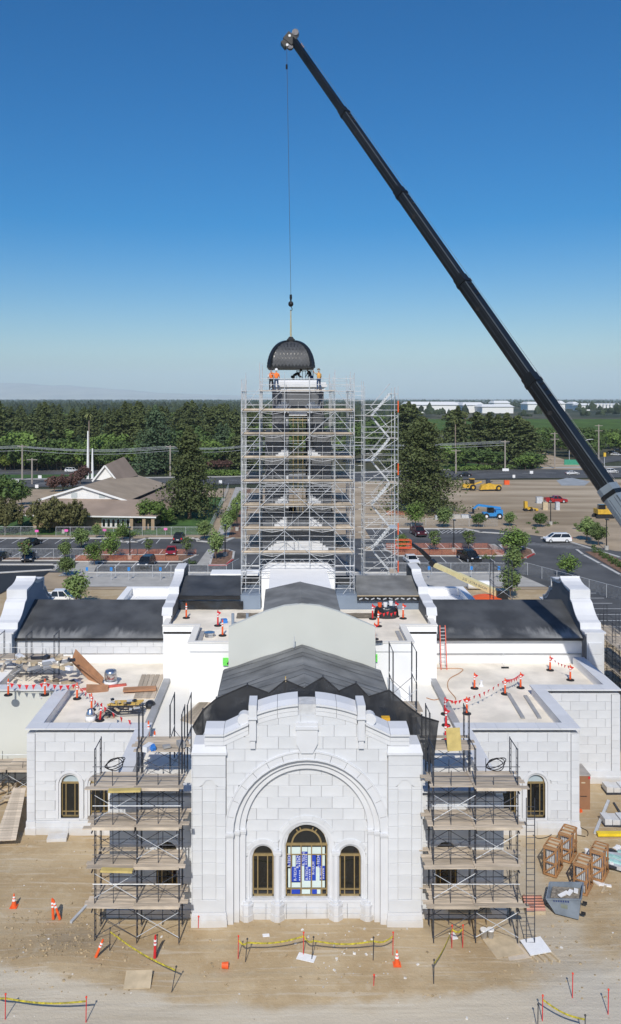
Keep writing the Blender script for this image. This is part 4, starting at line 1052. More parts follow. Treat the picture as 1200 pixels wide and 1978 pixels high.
# carrier (outside the picture, to the right)
kx, ky = foot.x+1.5, foot.y-1.5
m = MB(); m.box(kx-1.5, ky-7, .9, kx+1.5, ky+7, 1.9); m.box(kx-1.4, ky-7.6, 1.0, kx+1.4, ky-6, 2.9); m.build('carrier', boom_grey, K)
m = MB(); m.box(kx-1.4, ky-2.2, 2.0, kx+1.4, ky+2.6, 3.4); m.build('turntable', boom_black, K)
for sy in range(6):
    for sx in (-1, 1):
        m = MB(); m.lathe([(.55,-.2),(.62,-.12),(.62,.12),(.55,.2)], (kx+sx*1.3, ky-6+sy*2.3, .62), 14, 'x'); m.build('wheel', rubber, K)
# ================================================================ scaffolds
def frame_scaffold(name, label, origin, bays, levels, bayw=2.13, lift=1.98, depth=1.5, z0=0.0, decks=None, rails=True, rz=0.0, mt=None, topframes=False, group='frame scaffolds around the building', over=.25, ladder=False, flip=1, nplank=6, brace_all=True):
    "tube-and-frame scaffold; local x along the wall, y away from the camera, rows of walk-through frames"
    mt = mt or dark_steel
    S = thing(name, label, 'scaffold', (origin[0], origin[1], z0), group, rz)
    def P(x, y, z): return (S.location.x+x, S.location.y+y, z0+z)
    H = levels*lift
    r = .028
    for b in range(bays+1):
        for L in range(levels + (1 if topframes == 'all' or (topframes and (b in (0, bays))) else 0)):
            m = MB(); x = b*bayw; za = L*lift; zb = za+lift-.03
            m.tube(P(x,0,za),P(x,0,zb),r,6); m.tube(P(x,depth,za),P(x,depth,zb),r,6)
            m.tube(P(x,0,zb-.06),P(x,depth,zb-.06),r,6)
            m.tube(P(x,.28,za+.1),P(x,.28,zb-.06),.018,5); m.tube(P(x,depth-.28,za+.1),P(x,depth-.28,zb-.06),.018,5)
            for q in (.35,.7,1.05,1.4): m.tube(P(x,0,za+q),P(x,.28,za+q),.014,4); m.tube(P(x,depth,za+q),P(x,depth-.28,za+q),.014,4)
            m.build('end_frame', mt, S)
        if z0 < .5:
            for yy in (0, depth):
                m = MB(); m.tube(P(b*bayw,yy,-.12),P(b*bayw,yy,.05),.02,6); m.box(*P(b*bayw-.09,yy-.09,-.1),*P(b*bayw+.09,yy+.09,-.02)); m.build('base_plate', galv, S)
    for L in range(levels):
        for b in range(bays):
            for yy in ((0, depth) if brace_all else (0,)):
                m = MB(); xa, xb = b*bayw, (b+1)*bayw; za, zb = L*lift+.35, L*lift+1.6
                o_ = -.04 if yy == 0 else .04
                m.tube(P(xa,yy+o_,za),P(xb,yy+o_,zb),.016,5); m.tube(P(xa,yy+o_*1.8,zb),P(xb,yy+o_*1.8,za),.016,5); m.build('cross_brace', galv if yy == 0 and (b+L) % 2 else mt, S)
    decks = range(1, levels+1) if decks is None else decks
    for L in decks:
        for b in range(bays):
            for k in range(nplank):
                w_ = (depth+.5)/nplank; yy = -.38+k*w_+.02; e = rnd.uniform(-.15,.35)
                if rnd.random() < .05: continue
                zz = L*lift+.0+rnd.uniform(0,.012)+(.005 if b % 2 else 0)
                xa = b*bayw-(over+e if b == 0 else .12); xb = (b+1)*bayw+(over+e if b == bays-1 else .12)
                zt = zz+(.045 if b % 2 else 0)
                m = MB(); sk = rnd.uniform(-.02,.02); h = .045
                m.hexa([P(xa,yy+sk,zt),P(xb,yy-sk,zt),P(xb,yy-sk+w_-.03,zt),P(xa,yy+sk+w_-.03,zt),P(xa,yy+sk,zt+h),P(xb,yy-sk,zt+h),P(xb,yy-sk+w_-.03,zt+h),P(xa,yy+sk+w_-.03,zt+h)])
                m.build('plank', plank_m, S)
            if rails and rnd.random() < .6:
                m = MB(); xa, xb = b*bayw-.05, (b+1)*bayw+.05
                m.hexa([P(xa,-.42,L*lift-.0),P(xb,-.42,L*lift-.0),P(xb,-.385,L*lift),P(xa,-.385,L*lift),P(xa,-.42,L*lift+.15),P(xb,-.42,L*lift+.15),P(xb,-.385,L*lift+.15),P(xa,-.385,L*lift+.15)]); m.build('toe_board', plank_m, S)
        if rails:
            for q in (.55,1.05):
                m = MB(); m.tube(P(-.1,-.05,L*lift+q),P(bays*bayw+.1,-.05,L*lift+q),.018,5); m.build('guard_rail', galv if q > 1 and L % 2 else mt, S)
    if rails:                                                    # extra ties and outriggers
        for b in range(bays):
            for yy, r_ in ((.02,.02),(depth-.02,.02)):
                m = MB(); x = (b+.5)*bayw+rnd.uniform(-.2,.2); m.tube(P(x,yy,0 if yy > 1 else lift),P(x+rnd.uniform(-.05,.05),yy,levels*lift+rnd.uniform(.3,1.0)),r_,5); m.build('tie_pole', mt, S)
        for L in range(levels):
            for q in (.5,1.0,1.5):
                m = MB(); m.tube(P(-.1,depth+.05,L*lift+q),P(bays*bayw+.1,depth+.05,L*lift+q+rnd.uniform(-.02,.02)),.016,5); m.build('rear_rail', mt, S)
        for b in range(bays+1):
            for L in range(levels): m = MB(); m.bar(P(b*bayw-.05,-.5,(L+1)*lift-.09),P(b*bayw-.05,depth+.35,(L+1)*lift-.09),.05,.07); m.build('putlog', dark_steel, S)
    if ladder:
        lx = (bays*bayw+.35) if flip > 0 else -.35
        m = MB(); m.tube(P(lx,-.3,0),P(lx,-.3,levels*lift-.4),.025,5); m.tube(P(lx+flip*.42,-.3,-.0),P(lx+flip*.42,-.3,levels*lift-.4),.025,5)
        for k in range(int(levels*lift/.31)-2): m.tube(P(lx,-.3,.25+k*.31),P(lx+flip*.42,-.3,.25+k*.31),.016,5)
        m.build('ladder', dark_steel, S)
    return S
sL = frame_scaffold('frame_scaffold', 'dark frame scaffold with plank decks left of the front arch', (-9.62, 41.95), 2, 4, topframes='all', over=.2)
sR = frame_scaffold('frame_scaffold', 'dark frame scaffold with plank decks and ladder right of the front arch', (7.55, 41.95), 2, 4, topframes='all', ladder=True, over=.2)
# second row against the side returns, up to roof level, and pieces standing on the roofs
frame_scaffold('frame_scaffold', 'upper scaffold with open frames on the white roof strip left of the net', (-8.15, 46.2), 1, 1, z0=6.06, depth=1.5, bayw=2.4, rails=False, topframes=True)
frame_scaffold('frame_scaffold', 'upper scaffold with open frames on the white roof strip behind the right scaffold', (8.15, 46.4), 1, 1, z0=6.06, depth=1.5, bayw=2.2, rails=False, topframes=True)
frame_scaffold('frame_scaffold', 'narrow open frame scaffold beside the right eave of the black nave roof', (6.72, 51.2), 1, 2, z0=6.06, bayw=1.45, depth=2.1, decks=(1,), rails=False, topframes=True, nplank=3)
frame_scaffold('frame_scaffold', 'narrow low frame scaffold beside the left eave near the net', (-6.6, 47.6), 1, 1, z0=6.06, bayw=1.0, depth=2.1, decks=(), rails=False, topframes=True)
frame_scaffold('frame_scaffold', 'long scaffold with grey plank deck on the left wing roof under the black cross roof', (-24.0, 63.2), 3, 1, z0=5.6, bayw=2.13, depth=1.5, decks=(1,), topframes='all')
frame_scaffold('frame_scaffold', 'scaffold at the far left below the pale bare wall', (-21.2, 57.2), 2, 1, z0=0.0, decks=(1,), depth=1.5)
frame_scaffold('frame_scaffold', 'tall crowded scaffold along the right end gable', (27.8, 61.0), 4, 4, z0=0.0, rz=R(90), bayw=2.6, depth=1.6, decks=(2,3,4), topframes='all')
frame_scaffold('frame_scaffold', 'lower scaffold bay at the right edge outside the end gable', (30.2, 61.6), 3, 3, z0=0.0, rz=R(90), bayw=2.6, depth=1.6, decks=(1,2,3))
frame_scaffold('frame_scaffold', 'thin scaffold standing behind the right end gable', (20.2, 80.0), 1, 3, z0=6.0, bayw=1.8, depth=1.5, decks=(), rails=False)

# tower scaffold: standards, ledgers, decks, braces
TS = thing('tower_scaffold', 'tall galvanised tube scaffold wrapped around the dark tower', 'scaffold', (xc, 75, 9.85))
us = [-4.85,-3.3,-1.18,.95,3.1,4.75]
yf0, yf1, yb1, yb0 = 70.2, 71.35, 78.4, 79.6
zl = [12.4,14.45,16.5,18.45,20.5,22.5,24.5,26.5]
def tube_part(name, p, q, r=.032, mt=None, n=6):
    mt = mt or (galv if name in ('standard', 'brace') else tube_m)
    m = MB(); m.tube(p, q, r, n); return m.build(name, mt, TS)
for i, u in enumerate(us):
    low = i in (0,1,4,5)
    for y in (yf0, yf1, yb1, yb0):
        if y in (yf1,) and 1 < i < 4: zbase = 14.3
        zbase = 9.9 if low else 13.4
        ztop_ = {0:29.3,1:30.7,2:29.9,3:29.6,4:30.0,5:29.5}[i] + rnd.uniform(-.2,.3)
        tube_part('standard', (xc+u,y,zbase), (xc+u,y,ztop_), .028)
for y in (72.9,75,77):
    for u in (us[0], us[1], us[4], us[5]): tube_part('standard', (xc+u,y,9.9), (xc+u,y,28.9+rnd.uniform(0,.7)))
for y in (yf0+.5, yf0+1.0):
    for u in (us[0]+.35, us[5]-.3): tube_part('standard', (xc+u,y,9.9), (xc+u,y,29.2+rnd.uniform(0,.9)), .026)
for z in zl+[28.25]:
    for dz_ in (0.,.55,1.05):
        zz = z+dz_
        if z == 28.25 and dz_ > 1.2: continue
        if z < 14:
            for (a, b) in ((us[0],us[1]),(us[4],us[5])): tube_part('ledger', (xc+a,yf0,zz), (xc+b,yf0,zz), .026)
            continue
        a, b = (us[0], us[5]) if z < 28 else (us[1], us[5])
        for y in (yf0, yb0): tube_part('ledger', (xc+a,y,zz), (xc+b,y,zz), .021)
        if dz_ == 0.:
            tube_part('ledger', (xc+us[0],yf1,zz), (xc+us[5],yf1,zz), .022)
            for u in (us[0], us[1], us[4], us[5]): tube_part('transom', (xc+u,yf0,zz), (xc+u,yb0,zz), .025)
for z in (10.0,10.5,11.0,11.5,12.0,12.9,13.4):
    for (a, b) in ((us[0],us[1]),(us[4],us[5])):
        tube_part('ledger', (xc+a,yf0,z), (xc+b,yf0,z), .024); tube_part('ledger', (xc+a,yb1,z), (xc+b,yb1,z), .024)
    for u in (us[0], us[1], us[4], us[5]): tube_part('transom', (xc+u,yf0,z), (xc+u,yb0,z), .022)
for k, z in enumerate(zl):
    if z < 14: continue
    for i in range(5):                                         # decks front and back, sides
        for y0_ in ((yf0+.1),(yb1+.1)):
            for q in range(4):
                m = MB(); e = rnd.uniform(0,.012); m.box(xc+us[i]+.01, y0_+q*.26, z+.05+e, xc+us[i+1]-.01, y0_+q*.26+.235, z+.10+e); m.build('deck_plank', plank_m, TS)
    for (a, b) in ((us[0]+.1, us[1]-.1),(us[4]+.1, us[5]-.1)):
        m = MB(); m.box(xc+a, yf1+.1, z+.05, xc+b, yb1, z+.10); m.build('side_deck', plank_m, TS)
    m = MB(); m.box(xc+us[0], yf0+.02, z+.10, xc+us[5], yf0+.06, z+.26); m.build('toe_board', plank_m, TS)
    if k < len(zl)-0:
        zt = z+1.95
        tube_part('brace', (xc+us[0],yf0-.05,z), (xc+us[1],yf0-.05,zt), .024); tube_part('brace', (xc+us[5],yf0-.05,z), (xc+us[4],yf0-.05,zt), .024)
        for (a, b) in ((us[1],us[2]),(us[3],us[4])):           # sagging hanger under the deck
            mid = (a+b)/2; tube_part('hanger', (xc+a+.1,yf0,z-.05), (xc+mid,yf0,z-.22), .02); tube_part('hanger', (xc+mid,yf0,z-.22), (xc+b-.1,yf0,z-.05), .02); tube_part('hanger', (xc+mid,yf0,z-.22), (xc+mid,yf0,z+.02), .018)
for k, z in enumerate(zl[1:]):
    i = 1+k % 3; tube_part('brace', (xc+us[i],yf0-.06,z), (xc+us[i+1],yf0-.06,z+1.95), .02)
    for i in range(5):
        tube_part('mid_rail', (xc+us[i],yf0+.02,z+1.5), (xc+us[i+1],yf0+.02,z+1.5+rnd.uniform(-.06,.06)), .017)
        if rnd.random() < .5: tube_part('tie_tube', (xc+us[i]+rnd.uniform(.2,1.2),yf0,z+rnd.uniform(0,.5)), (xc+us[i]+rnd.uniform(.2,1.4),yf1+.4,z+rnd.uniform(.6,1.6)), .018)
for (i, za, j, zb_) in ((1,18.4,2,20.5),(2,20.4,3,18.4),(3,18.4,4,16.5),(1,20.5,1,18.4),(2,16.4,3,14.5),(3,14.5,4,13.0),(1,13.2,2,14.6),(0,12.4,1,14.4),(5,12.4,4,14.4),(0,10.2,1,12.3),(5,12.3,4,10.2)):
    tube_part('brace', (xc+us[i],yf0-.07,za), (xc+us[j],yf0-.07,zb_), .024)
for y in (yf0,):                                               # lattice girder bridging the tower foot
    for zt, zb_, a, b in ((14.0,13.55,us[1],us[4]),(13.0,12.6,us[1],us[4]),(20.2,19.75,us[1],us[4])):
        m = MB(); m.tube((xc+a,y-.08,zt),(xc+b,y-.08,zt),.022,5); m.tube((xc+a,y-.08,zb_),(xc+b,y-.08,zb_),.022,5); n = 16
        for k in range(n): m.tube((xc+a+(b-a)*k/n,y-.08,zt if k % 2 else zb_),(xc+a+(b-a)*(k+1)/n,y-.08,zb_ if k % 2 else zt),.014,4)
        m.build('lattice_girder', galv, TS)
for i in (1,2,3):
    for q in range(3):
        m = MB(); m.box(xc+us[i]+.02, yf0+.15+q*.33, 28.25, xc+us[i+1]-.02, yf0+.45+q*.33, 28.32); m.build('deck_plank', plank_m, TS)
for k, z in enumerate(zl[1:]):                                 # braces of the hidden faces and the middle bays
    for u in (us[0], us[5]): tube_part('brace', (xc+u,yf0,z), (xc+u,72.9,z+1.95), .02); tube_part('brace', (xc+u,yb0,z), (xc+u,77,z+1.95), .02)
    if k % 2: tube_part('brace', (xc+us[2],yf1,z), (xc+us[1],yf1,z+1.95), .02); tube_part('brace', (xc+us[3],yf1,z), (xc+us[4],yf1,z+1.95), .02)
    for u in (-2.2, 0.0, 2.1): tube_part('stub_post', (xc+u,yf1+.05,z), (xc+u,yf1+.05,z+1.1), .018)
# stair tower
ST = thing('stair_scaffold', 'galvanised scaffold stair tower with zigzag flights right of the tower', 'scaffold', (9.2, 80.2, 6.0))
sx0, sx1, sy0, sy1 = 7.55, 10.85, 79.2, 81.4
def st(name, p, q, r=.03, mt=galv): m = MB(); m.tube(p, q, r, 6); return m.build(name, mt, ST)
for x in (sx0, sx0+.12, sx1, sx1-.35):
    for y in (sy0, sy1): st('standard', (x,y,6.0), (x,y,28.6+rnd.uniform(0,.8)))
nL = 10
for k in range(nL):
    z = 6.6+k*2.15
    for dz_ in (0,.55,1.08):
        for y in (sy0, sy1): st('ledger', (sx0,y,z+dz_), (sx1,y,z+dz_), .019)
        for x in (sx0, sx1): st('transom', (x,sy0,z+dz_), (x,sy1,z+dz_), .022)
    lx0, lx1 = (sx0+.8, sx1-.7) if k % 2 else (sx1-.7, sx0+.8)
    m = MB(); yy = sy0+.35 if k % 2 else sy0+1.2
    for o_ in (0,.7): m.bar((lx0,yy+o_,z),(lx1,yy+o_,z+2.15),.05,.16)
    for o_ in (0,.7): m.tube((lx0,yy+o_,z+.95),(lx1,yy+o_,z+3.1),.02,5)
    for q in range(9): t = (q+.5)/9; m.box(lx0+(lx1-lx0)*t-.1, yy, z+2.15*t-.015, lx0+(lx1-lx0)*t+.1, yy+.7, z+2.15*t+.015)
    m.build('stair_flight', galv, ST)
    m = MB(); xa, xb = (sx1-.75, sx1) if k % 2 else (sx0, sx0+.85); m.box(xa, sy0+.05, z+2.1, xb, sy1-.05, z+2.16); m.build('landing', plank_m if k % 3 else galv, ST)
    st('brace', (sx0,sy0-.05,z), (sx1,sy0-.05,z+2.1), .022)
for z in (26.3,20.3,14.6,11.0):
    m = MB(); m.box(sx1-.05, sy0-.08, z, sx1+.05, sy0-.02, z+1.1); m.build('orange_tag', orange, ST)
for z in (12.7,14.8,17,19.1,21.2,23.4,25.5,27.4,28.3):
    st('tie', (xc+us[5],79.5,z), (sx0,79.4,z), .024); st('tie', (xc+us[5],79.5,z+.5), (sx0,79.4,z+.5), .02)

# ================================================================ debris net over the parapet
N_ = thing('debris_net', 'black debris net sagging over the front gable and down its right side', 'net', (xc, 46, 9))
topn = [(372,1405,45.2),(392,1372,46),(418,1350,46.4),(478,1323,46.6),(520,1339,46.4),(552,1314,46.8),(588,1330,46.4),(624,1308,46.8),(655,1335,46.4),(688,1320,46.8),(712,1346,46.5),(752,1333,46.6),(790,1366,46.2),(815,1384,45.6),(848,1394,45.0)]
botn = [(386,1432,44.9),(402,1400,45.0),(425,1394,45.1),(478,1380,45.3),(520,1362,45.4),(552,1356,45.4),(588,1352,45.4),(622,1352,45.4),(655,1358,45.4),(686,1366,45.3),(712,1382,45.2),(758,1398,45.1),(790,1440,44.8),(812,1464,44.4),(838,1478,44.0)]
tp = [A(*p) for p in topn]; bp_ = [A(*p) for p in botn]
def cr(P, t):
    n = len(P)-1; k = min(n-1, int(t*n)); f = t*n-k; p = [P[max(0,k-1)], P[k], P[k+1], P[min(n,k+2)]]
    lin = p[1].lerp(p[2], f)
    return lin
def nf(u, v):
    p = cr(tp, u).lerp(cr(bp_, u), v); sag = .30*math.sin(math.pi*v)*(.6+.5*math.sin(u*40)+.3*math.sin(u*91))
    return (p.x, p.y+sag*.5+.06*mnoise.noise((u*60, v*4, 0)), p.z-sag*.6+.05*mnoise.noise((u*50, v*5, 7)))
m = MB(); m.grid(nf, 140, 12); m.build('net_sheet', net_black, N_, True)
m = MB(); m.path([cr(tp, k/56) for k in range(57)], .045, 5); m.build('net_rope', rubber, N_)
for p in (tp[5], tp[7], tp[9], tp[3], tp[2], tp[11], tp[1], tp[13]):
    m = MB(); m.bar((p.x,p.y,9.0 if abs(p.x-xc) > 4 else 10.0), (p.x,p.y,p.z+.12), .07); m.build('net_post', ply_pale if p is tp[5] else dark_steel, N_)
m = MB(); m.tube((tp[5].x-.1,46.8,10.8),(tp[5].x,46.8,11.9),.03,5); m.build('net_post', mat('yellow_timber', (.62,.40,.10), .8, .1, 4), N_)
# ================================================================ things on the roofs
def delineator(p, label, cat='delineator', lean=(0,0), h=1.1, base=True, mt=None, group='orange delineator posts on the roofs', flag=False):
    p = Vector(p); S = thing('delineator_post', label, cat, p, group)
    t = p+Vector((lean[0], lean[1], h)); mt = mt or orange
    if base: m = MB(); m.lathe([(.30,0),(.30,.05),(.12,.09)], p, 12); m.build('base', rubber, S)
    m = MB(); m.tube(p+Vector((0,0,.04)), t, .075, 10, .055); m.build('post', mt, S)
    d = t-p
    for a in (.62,.78): m = MB(); m.tube(p+d*a, p+d*(a+.08), .078, 10, .074); m.build('band', whitep, S)
    m = MB(); m.tube(t, t+d*.06, .04, 8); m.build('grip', mt, S)
    if flag:
        m = MB(); m.add([t, t+Vector((.28,-.05,-.12)), t+Vector((.02,.02,-.34))], [(0,1,2)]); m.add([t+Vector((0,.012,0)), t+Vector((.28,-.04,-.12)), t+Vector((.02,.032,-.34))], [(0,1,2)]); m.build('flag', redp, S)
    return t
def pennants(pts, label, n=7, sz=.26, mt=None):
    S = thing('pennant_string', label, 'bunting', (pts[0][0], pts[0][1], pts[0][2]-1), 'red pennant strings')
    m = MB(); P = [Vector(p) for p in pts]; cur = []
    for a, b in zip(P, P[1:]):
        for k in range(n): t = k/n; cur.append(a.lerp(b, t)-Vector((0,0,.18*math.sin(math.pi*t))))
    cur.append(P[-1]); m.path(cur, .010, 4); m.build('cord', whitep, S)
    for a, b in zip(cur[::1], cur[1::1]):
        d = (b-a).normalized(); c = a.lerp(b, .5); w_ = d*sz*.5; sw = Vector((rnd.uniform(-.08,.08), rnd.uniform(-.1,.1), 0))
        mb = MB(); q = [c-w_, c+w_, c+Vector((0,0,-sz*1.15))+sw]; nrm = d.cross(Vector((0,0,1)))*.006
        mb.add([v+nrm for v in q]+[v-nrm for v in q], [(0,1,2),(5,4,3)]); mb.build('pennant', mt or redp, S)
# right wing roof
ZR = 6.06
tops = []
for (px, py, lab) in ((917,1330,'orange delineator post standing by itself in the middle of the right wing roof'),(976,1341,'orange delineator post at the bend of the pennants, right wing roof'),
    (1006,1329,'orange delineator post behind the near parapet corner, right wing roof'),(902,1379,'orange delineator post near the front left of the right wing roof'),
    (1063,1295,'orange delineator post at the back of the right wing roof'),(1102,1314,'orange delineator post beside the outer right parapet')):
    tops.append(delineator(G(px,py,ZR), lab, flag=True))
pennants([tops[3], tops[1], tops[2]], 'red pennants strung between posts across the right wing roof', 8)
pennants([tops[4], tops[5]], 'red pennants strung at the back of the right wing roof', 6, .2)
for (px, py, lab) in ((862,1402,'red delineator post on the white strip, rear of three behind the right scaffold'),(861,1432,'red delineator post on the white strip, front of three behind the right scaffold'),(860,1380,'red delineator post on the white strip nearest the grey kerb')):
    tops.append(delineator(G(px,py,ZR), lab, mt=redp, flag=True))
pennants([tops[6], tops[8], tops[3]], 'red pennants hanging from the strip to the right wing roof posts', 5)
for (a, b, lab) in (((982,1341),(1011,1389),'dark strip lying on the right wing roof, left of two'),((1015,1345),(1043,1389),'dark strip lying on the right wing roof, right of two')):
    p, q = G(*a,ZR), G(*b,ZR); m = MB(); m.bar(p+Vector((0,0,.05)), q+Vector((0,0,.05)), .26, .08); m.build('roof_strip', coping_grey, label=lab, cat='metal strip', group='dark strips on the right wing roof')
# ladder
L0, L1 = G(858,1294,ZR), A(855,1208,67.0)
S = thing('ladder', 'red ladder leaning on the right cross wing roof edge', 'ladder', L0)
for sx in (-.21,.21):
    m = MB(); m.bar(L0+Vector((sx*1.1,0,.0)), L1+Vector((sx,0,0)), .07, .09); m.build('rail', mat('red_fibreglass', (.62,.10,.06), .5, .1, 4) if sx < 0 else MATS['red_fibreglass'], S)
for k in range(12):
    c = L0.lerp(L1, (k+.6)/12.4); m = MB(); m.tube(c+Vector((-.21,0,0)), c+Vector((.21,0,0)), .022, 6); m.build('rung', galv, S)
b0 = G(976,1291,ZR); S = thing('push_broom', 'push broom leaning on the white wall of the right wing roof', 'broom', b0)
m = MB(); m.tube(b0+Vector((0,0,.05)), b0+Vector((-.05,.5,1.5)), .016, 5); m.build('handle', galv, S); m = MB(); m.cbox(b0+Vector((0,0,.06)), .6,.08,.12); m.build('brush', rubber, S)
def cable(name, pts, r, mt, label, cat='hose', z=None):
    P = [Vector(p) for p in pts]; out = []
    for k in range(len(P)-1):
        p0, p1, p2, p3 = P[max(0,k-1)], P[k], P[k+1], P[min(len(P)-1,k+2)]
        for q in range(5):
            t = q/5; out.append(.5*((2*p1)+(p2-p0)*t+(2*p0-5*p1+4*p2-p3)*t*t+(3*p1-p0-3*p2+p3)*t**3))
    out.append(P[-1]); m = MB(); m.path(out, r, 5); return m.build(name, mt, label=label, cat=cat)
cable('air_hose', [G(px,py,ZR+.03) for px, py in ((838,1290),(860,1291),(893,1292),(888,1300),(868,1312),(866,1330),(880,1348),(878,1357),(866,1352),(852,1350),(838,1352),(824,1348))], .03, mat('tan_hose', (.45,.22,.10), .6, .1, 4), 'thin brown air hose curling over the right wing roof')
v0 = G(930,1325,ZR); m = MB(); m.lathe([(.20,0),(.10,.1),(.08,.35),(.10,.36),(.10,.42)], v0, 12); m.build('roof_vent', whitep, label='small white vent cone on the right wing roof', cat='vent')
v0 = G(832,1322,ZR); m = MB(); m.lathe([(.16,0),(.09,.1),(.07,.4)], v0, 12); m.build('roof_vent', whitep, label='small white vent pipe on the white strip right of the nave', cat='vent')
# left wing roof
tl = []
for (px, py, lab) in ((149,1350,'orange delineator post left of the red beam on the left wing roof'),(193,1392,'red delineator post leaning beside the rebar rack'),(177,1372,'orange delineator post behind the small silver vent'),
    (16,1343,'orange delineator post at the far left of the roof edge'),(87,1343,'orange delineator post above the bare wall with pennants either side')):
    tl.append(delineator(G(px,py,ZR if px > 120 else 6.7), lab, lean=(.12,0) if px == 193 else (0,0), mt=redp if px == 193 else None))
pennants([tl[3]+Vector((0,0,-.2)), tl[4]+Vector((0,0,-.2)), tl[0]], 'red pennants strung above the bare wall on the left', 5, .3)
pennants([tl[0], tl[2], tl[1], G(258,1393,ZR+1)], 'red pennants strung over the left wing roof past the silver vent', 4, .3)
t1 = delineator(G(287,1428,ZR), 'orange delineator post on the white strip behind the left scaffold'); t2 = delineator(G(299,1449,ZR), 'orange delineator post in front of the roof edge behind the left scaffold')
c = G(214,1322,ZR); S = thing('roof_vent', 'large shiny silver cylinder vent on the left wing roof', 'vent', c)
m = MB(); m.lathe([(.50,0),(.50,.25)], c, 18); m.build('curb', whitep, S, True); m = MB(); m.lathe([(.34,.25),(.34,.35),(.46,.36),(.47,.95),(.40,1.08),(.05,1.14)], c, 20); m.build('drum', silver, S, True)
c = G(175,1392,ZR); S = thing('roof_vent', 'small silver cone vent on a white foot on the left wing roof', 'vent', c)
m = MB(); m.lathe([(.36,0),(.34,.35)], c, 16); m.build('curb', whitep, S, True); m = MB(); m.lathe([(.32,.35),(.30,.5),(.16,.75),(.12,.80)], c, 16); m.build('cone', silver, S, True)
def board(name, a, b, w_, th, mt, label, cat, z, group=None, tilt=0.0):
    p, q = (G(*a,z) if len(a) == 2 else Vector(a)), (G(*b,z) if len(b) == 2 else Vector(b))
    m = MB(); m.bar(p+Vector((0,0,th/2)), q+Vector((0,0,th/2+tilt)), w_, th); return m.build(name, mt, label=label, cat=cat, group=group)
board('plywood_sheet', (238,1334), (302,1331), .75, .12, ply, 'brown plywood stack lying across the grey planks, left wing roof', 'plywood', ZR+.14)
for k in range(5): board('roof_plank', (262+k*8,1350), (278+k*9,1304), .30, .06, plank_m, '%s grey plank from the left in the stack on the left wing roof' % ORD[k], 'plank', ZR, 'grey planks stacked on the left wing roof')
board('red_beam', (155,1334), (244,1324), .22, .14, mat('red_primer', (.55,.12,.09), .6, .15, 3), 'long red beam lying across the left wing roof', 'beam', ZR)
p = A(142,1266,65.0); q = G(196,1322,ZR)
S = thing('plywood_ramp', 'brown plywood panel leaning from the left scaffold down to the roof', 'plywood', q)
m = MB(); d = (q-p); sd_ = Vector((.35,.9,0)).normalized(); m.bar(p, q, 1.1, .05, d.cross(sd_).cross(d)); m.bar(p+Vector((-.1,-.6,-.05)), q+Vector((.3,-.5,.1)), .2, .06); m.build('panel', ply, S)
m = MB(); m.cbox(G(188,1330,ZR+.15), 1.6, .9, .06, .2, .3, .1); m.build('loose_sheet', ply, S)
# rebar rack
c = G(248,1378,ZR); S = thing('material_rack', 'cluttered rack of dark rods and yellow timbers on the left wing roof', 'rack', c)
for k in range(9): m = MB(); m.bar(c+Vector((-1.45,-.75+k*.14,.16+.10*(k%3))), c+Vector((1.1,-.70+k*.15,.18+.12*((k+1)%3))), .06); m.build('rod', dark_steel, S)
for k in range(5): m = MB(); m.bar(c+Vector((-1.6+.1*k,.75+.17*k,.30)), c+Vector((.6+.05*k,.8+.17*k,.34)), .12, .1); m.build('timber', mat('yellow_formwork', (.62,.42,.12), .8, .12, 3) if k == 0 else MATS['yellow_formwork'], S)
for k in range(4): m = MB(); m.bar(c+Vector((-2.2+.42*k,-.9,.06)), c+Vector((-1.5+.3*k,1.1,.06)), .24, .08); m.build('plank', plank_m, S)
for k in range(6): m = MB(); x_ = -1.2+.42*k; m.tube(c+Vector((x_,-.3+.2*(k%3),.1)), c+Vector((x_+.05,-.28+.2*(k%3),.75)), .02, 5); m.build('upright', dark_steel, S)
for k in range(14): m = MB(); m.cbox(c+Vector((rnd.uniform(-1.4,.9),rnd.uniform(-.8,1.4),.42+rnd.uniform(0,.14))), rnd.uniform(.15,.5), rnd.uniform(.1,.25), .08, rnd.uniform(0,3)); m.build('clutter', rnd.choice([dark_steel, ply_pale, galv, plastic]), S)
m = MB(); m.sphere(c+Vector((1.35,.95,.25)), .38, 10, 6, .8); m.build('bag', plastic, S)
for k in range(10):                                             # odds and ends by the left scaffold
    px, py = rnd.uniform(20,150), rnd.uniform(1318,1345); g = G(px,py,ZR); m = MB(); m.cbox(g+Vector((0,0,.12)), rnd.uniform(.5,1.3), rnd.uniform(.25,.6), .2, rnd.uniform(0,3)); m.build('timber_offcut', rnd.choice([ply_pale, plank_m, whitep]), label='timber and sheet offcut heaped under the left roof scaffold', cat='offcut', group='offcuts heaped under the left roof scaffold')
for k in range(4): board('roof_plank', (352+k*6,1392+2*k), (388+k*5,1358), .28, .06, plank_m, '%s grey plank from the left on the white strip beside the net' % ORD[k], 'plank', ZR+.05, 'grey planks left of the net')
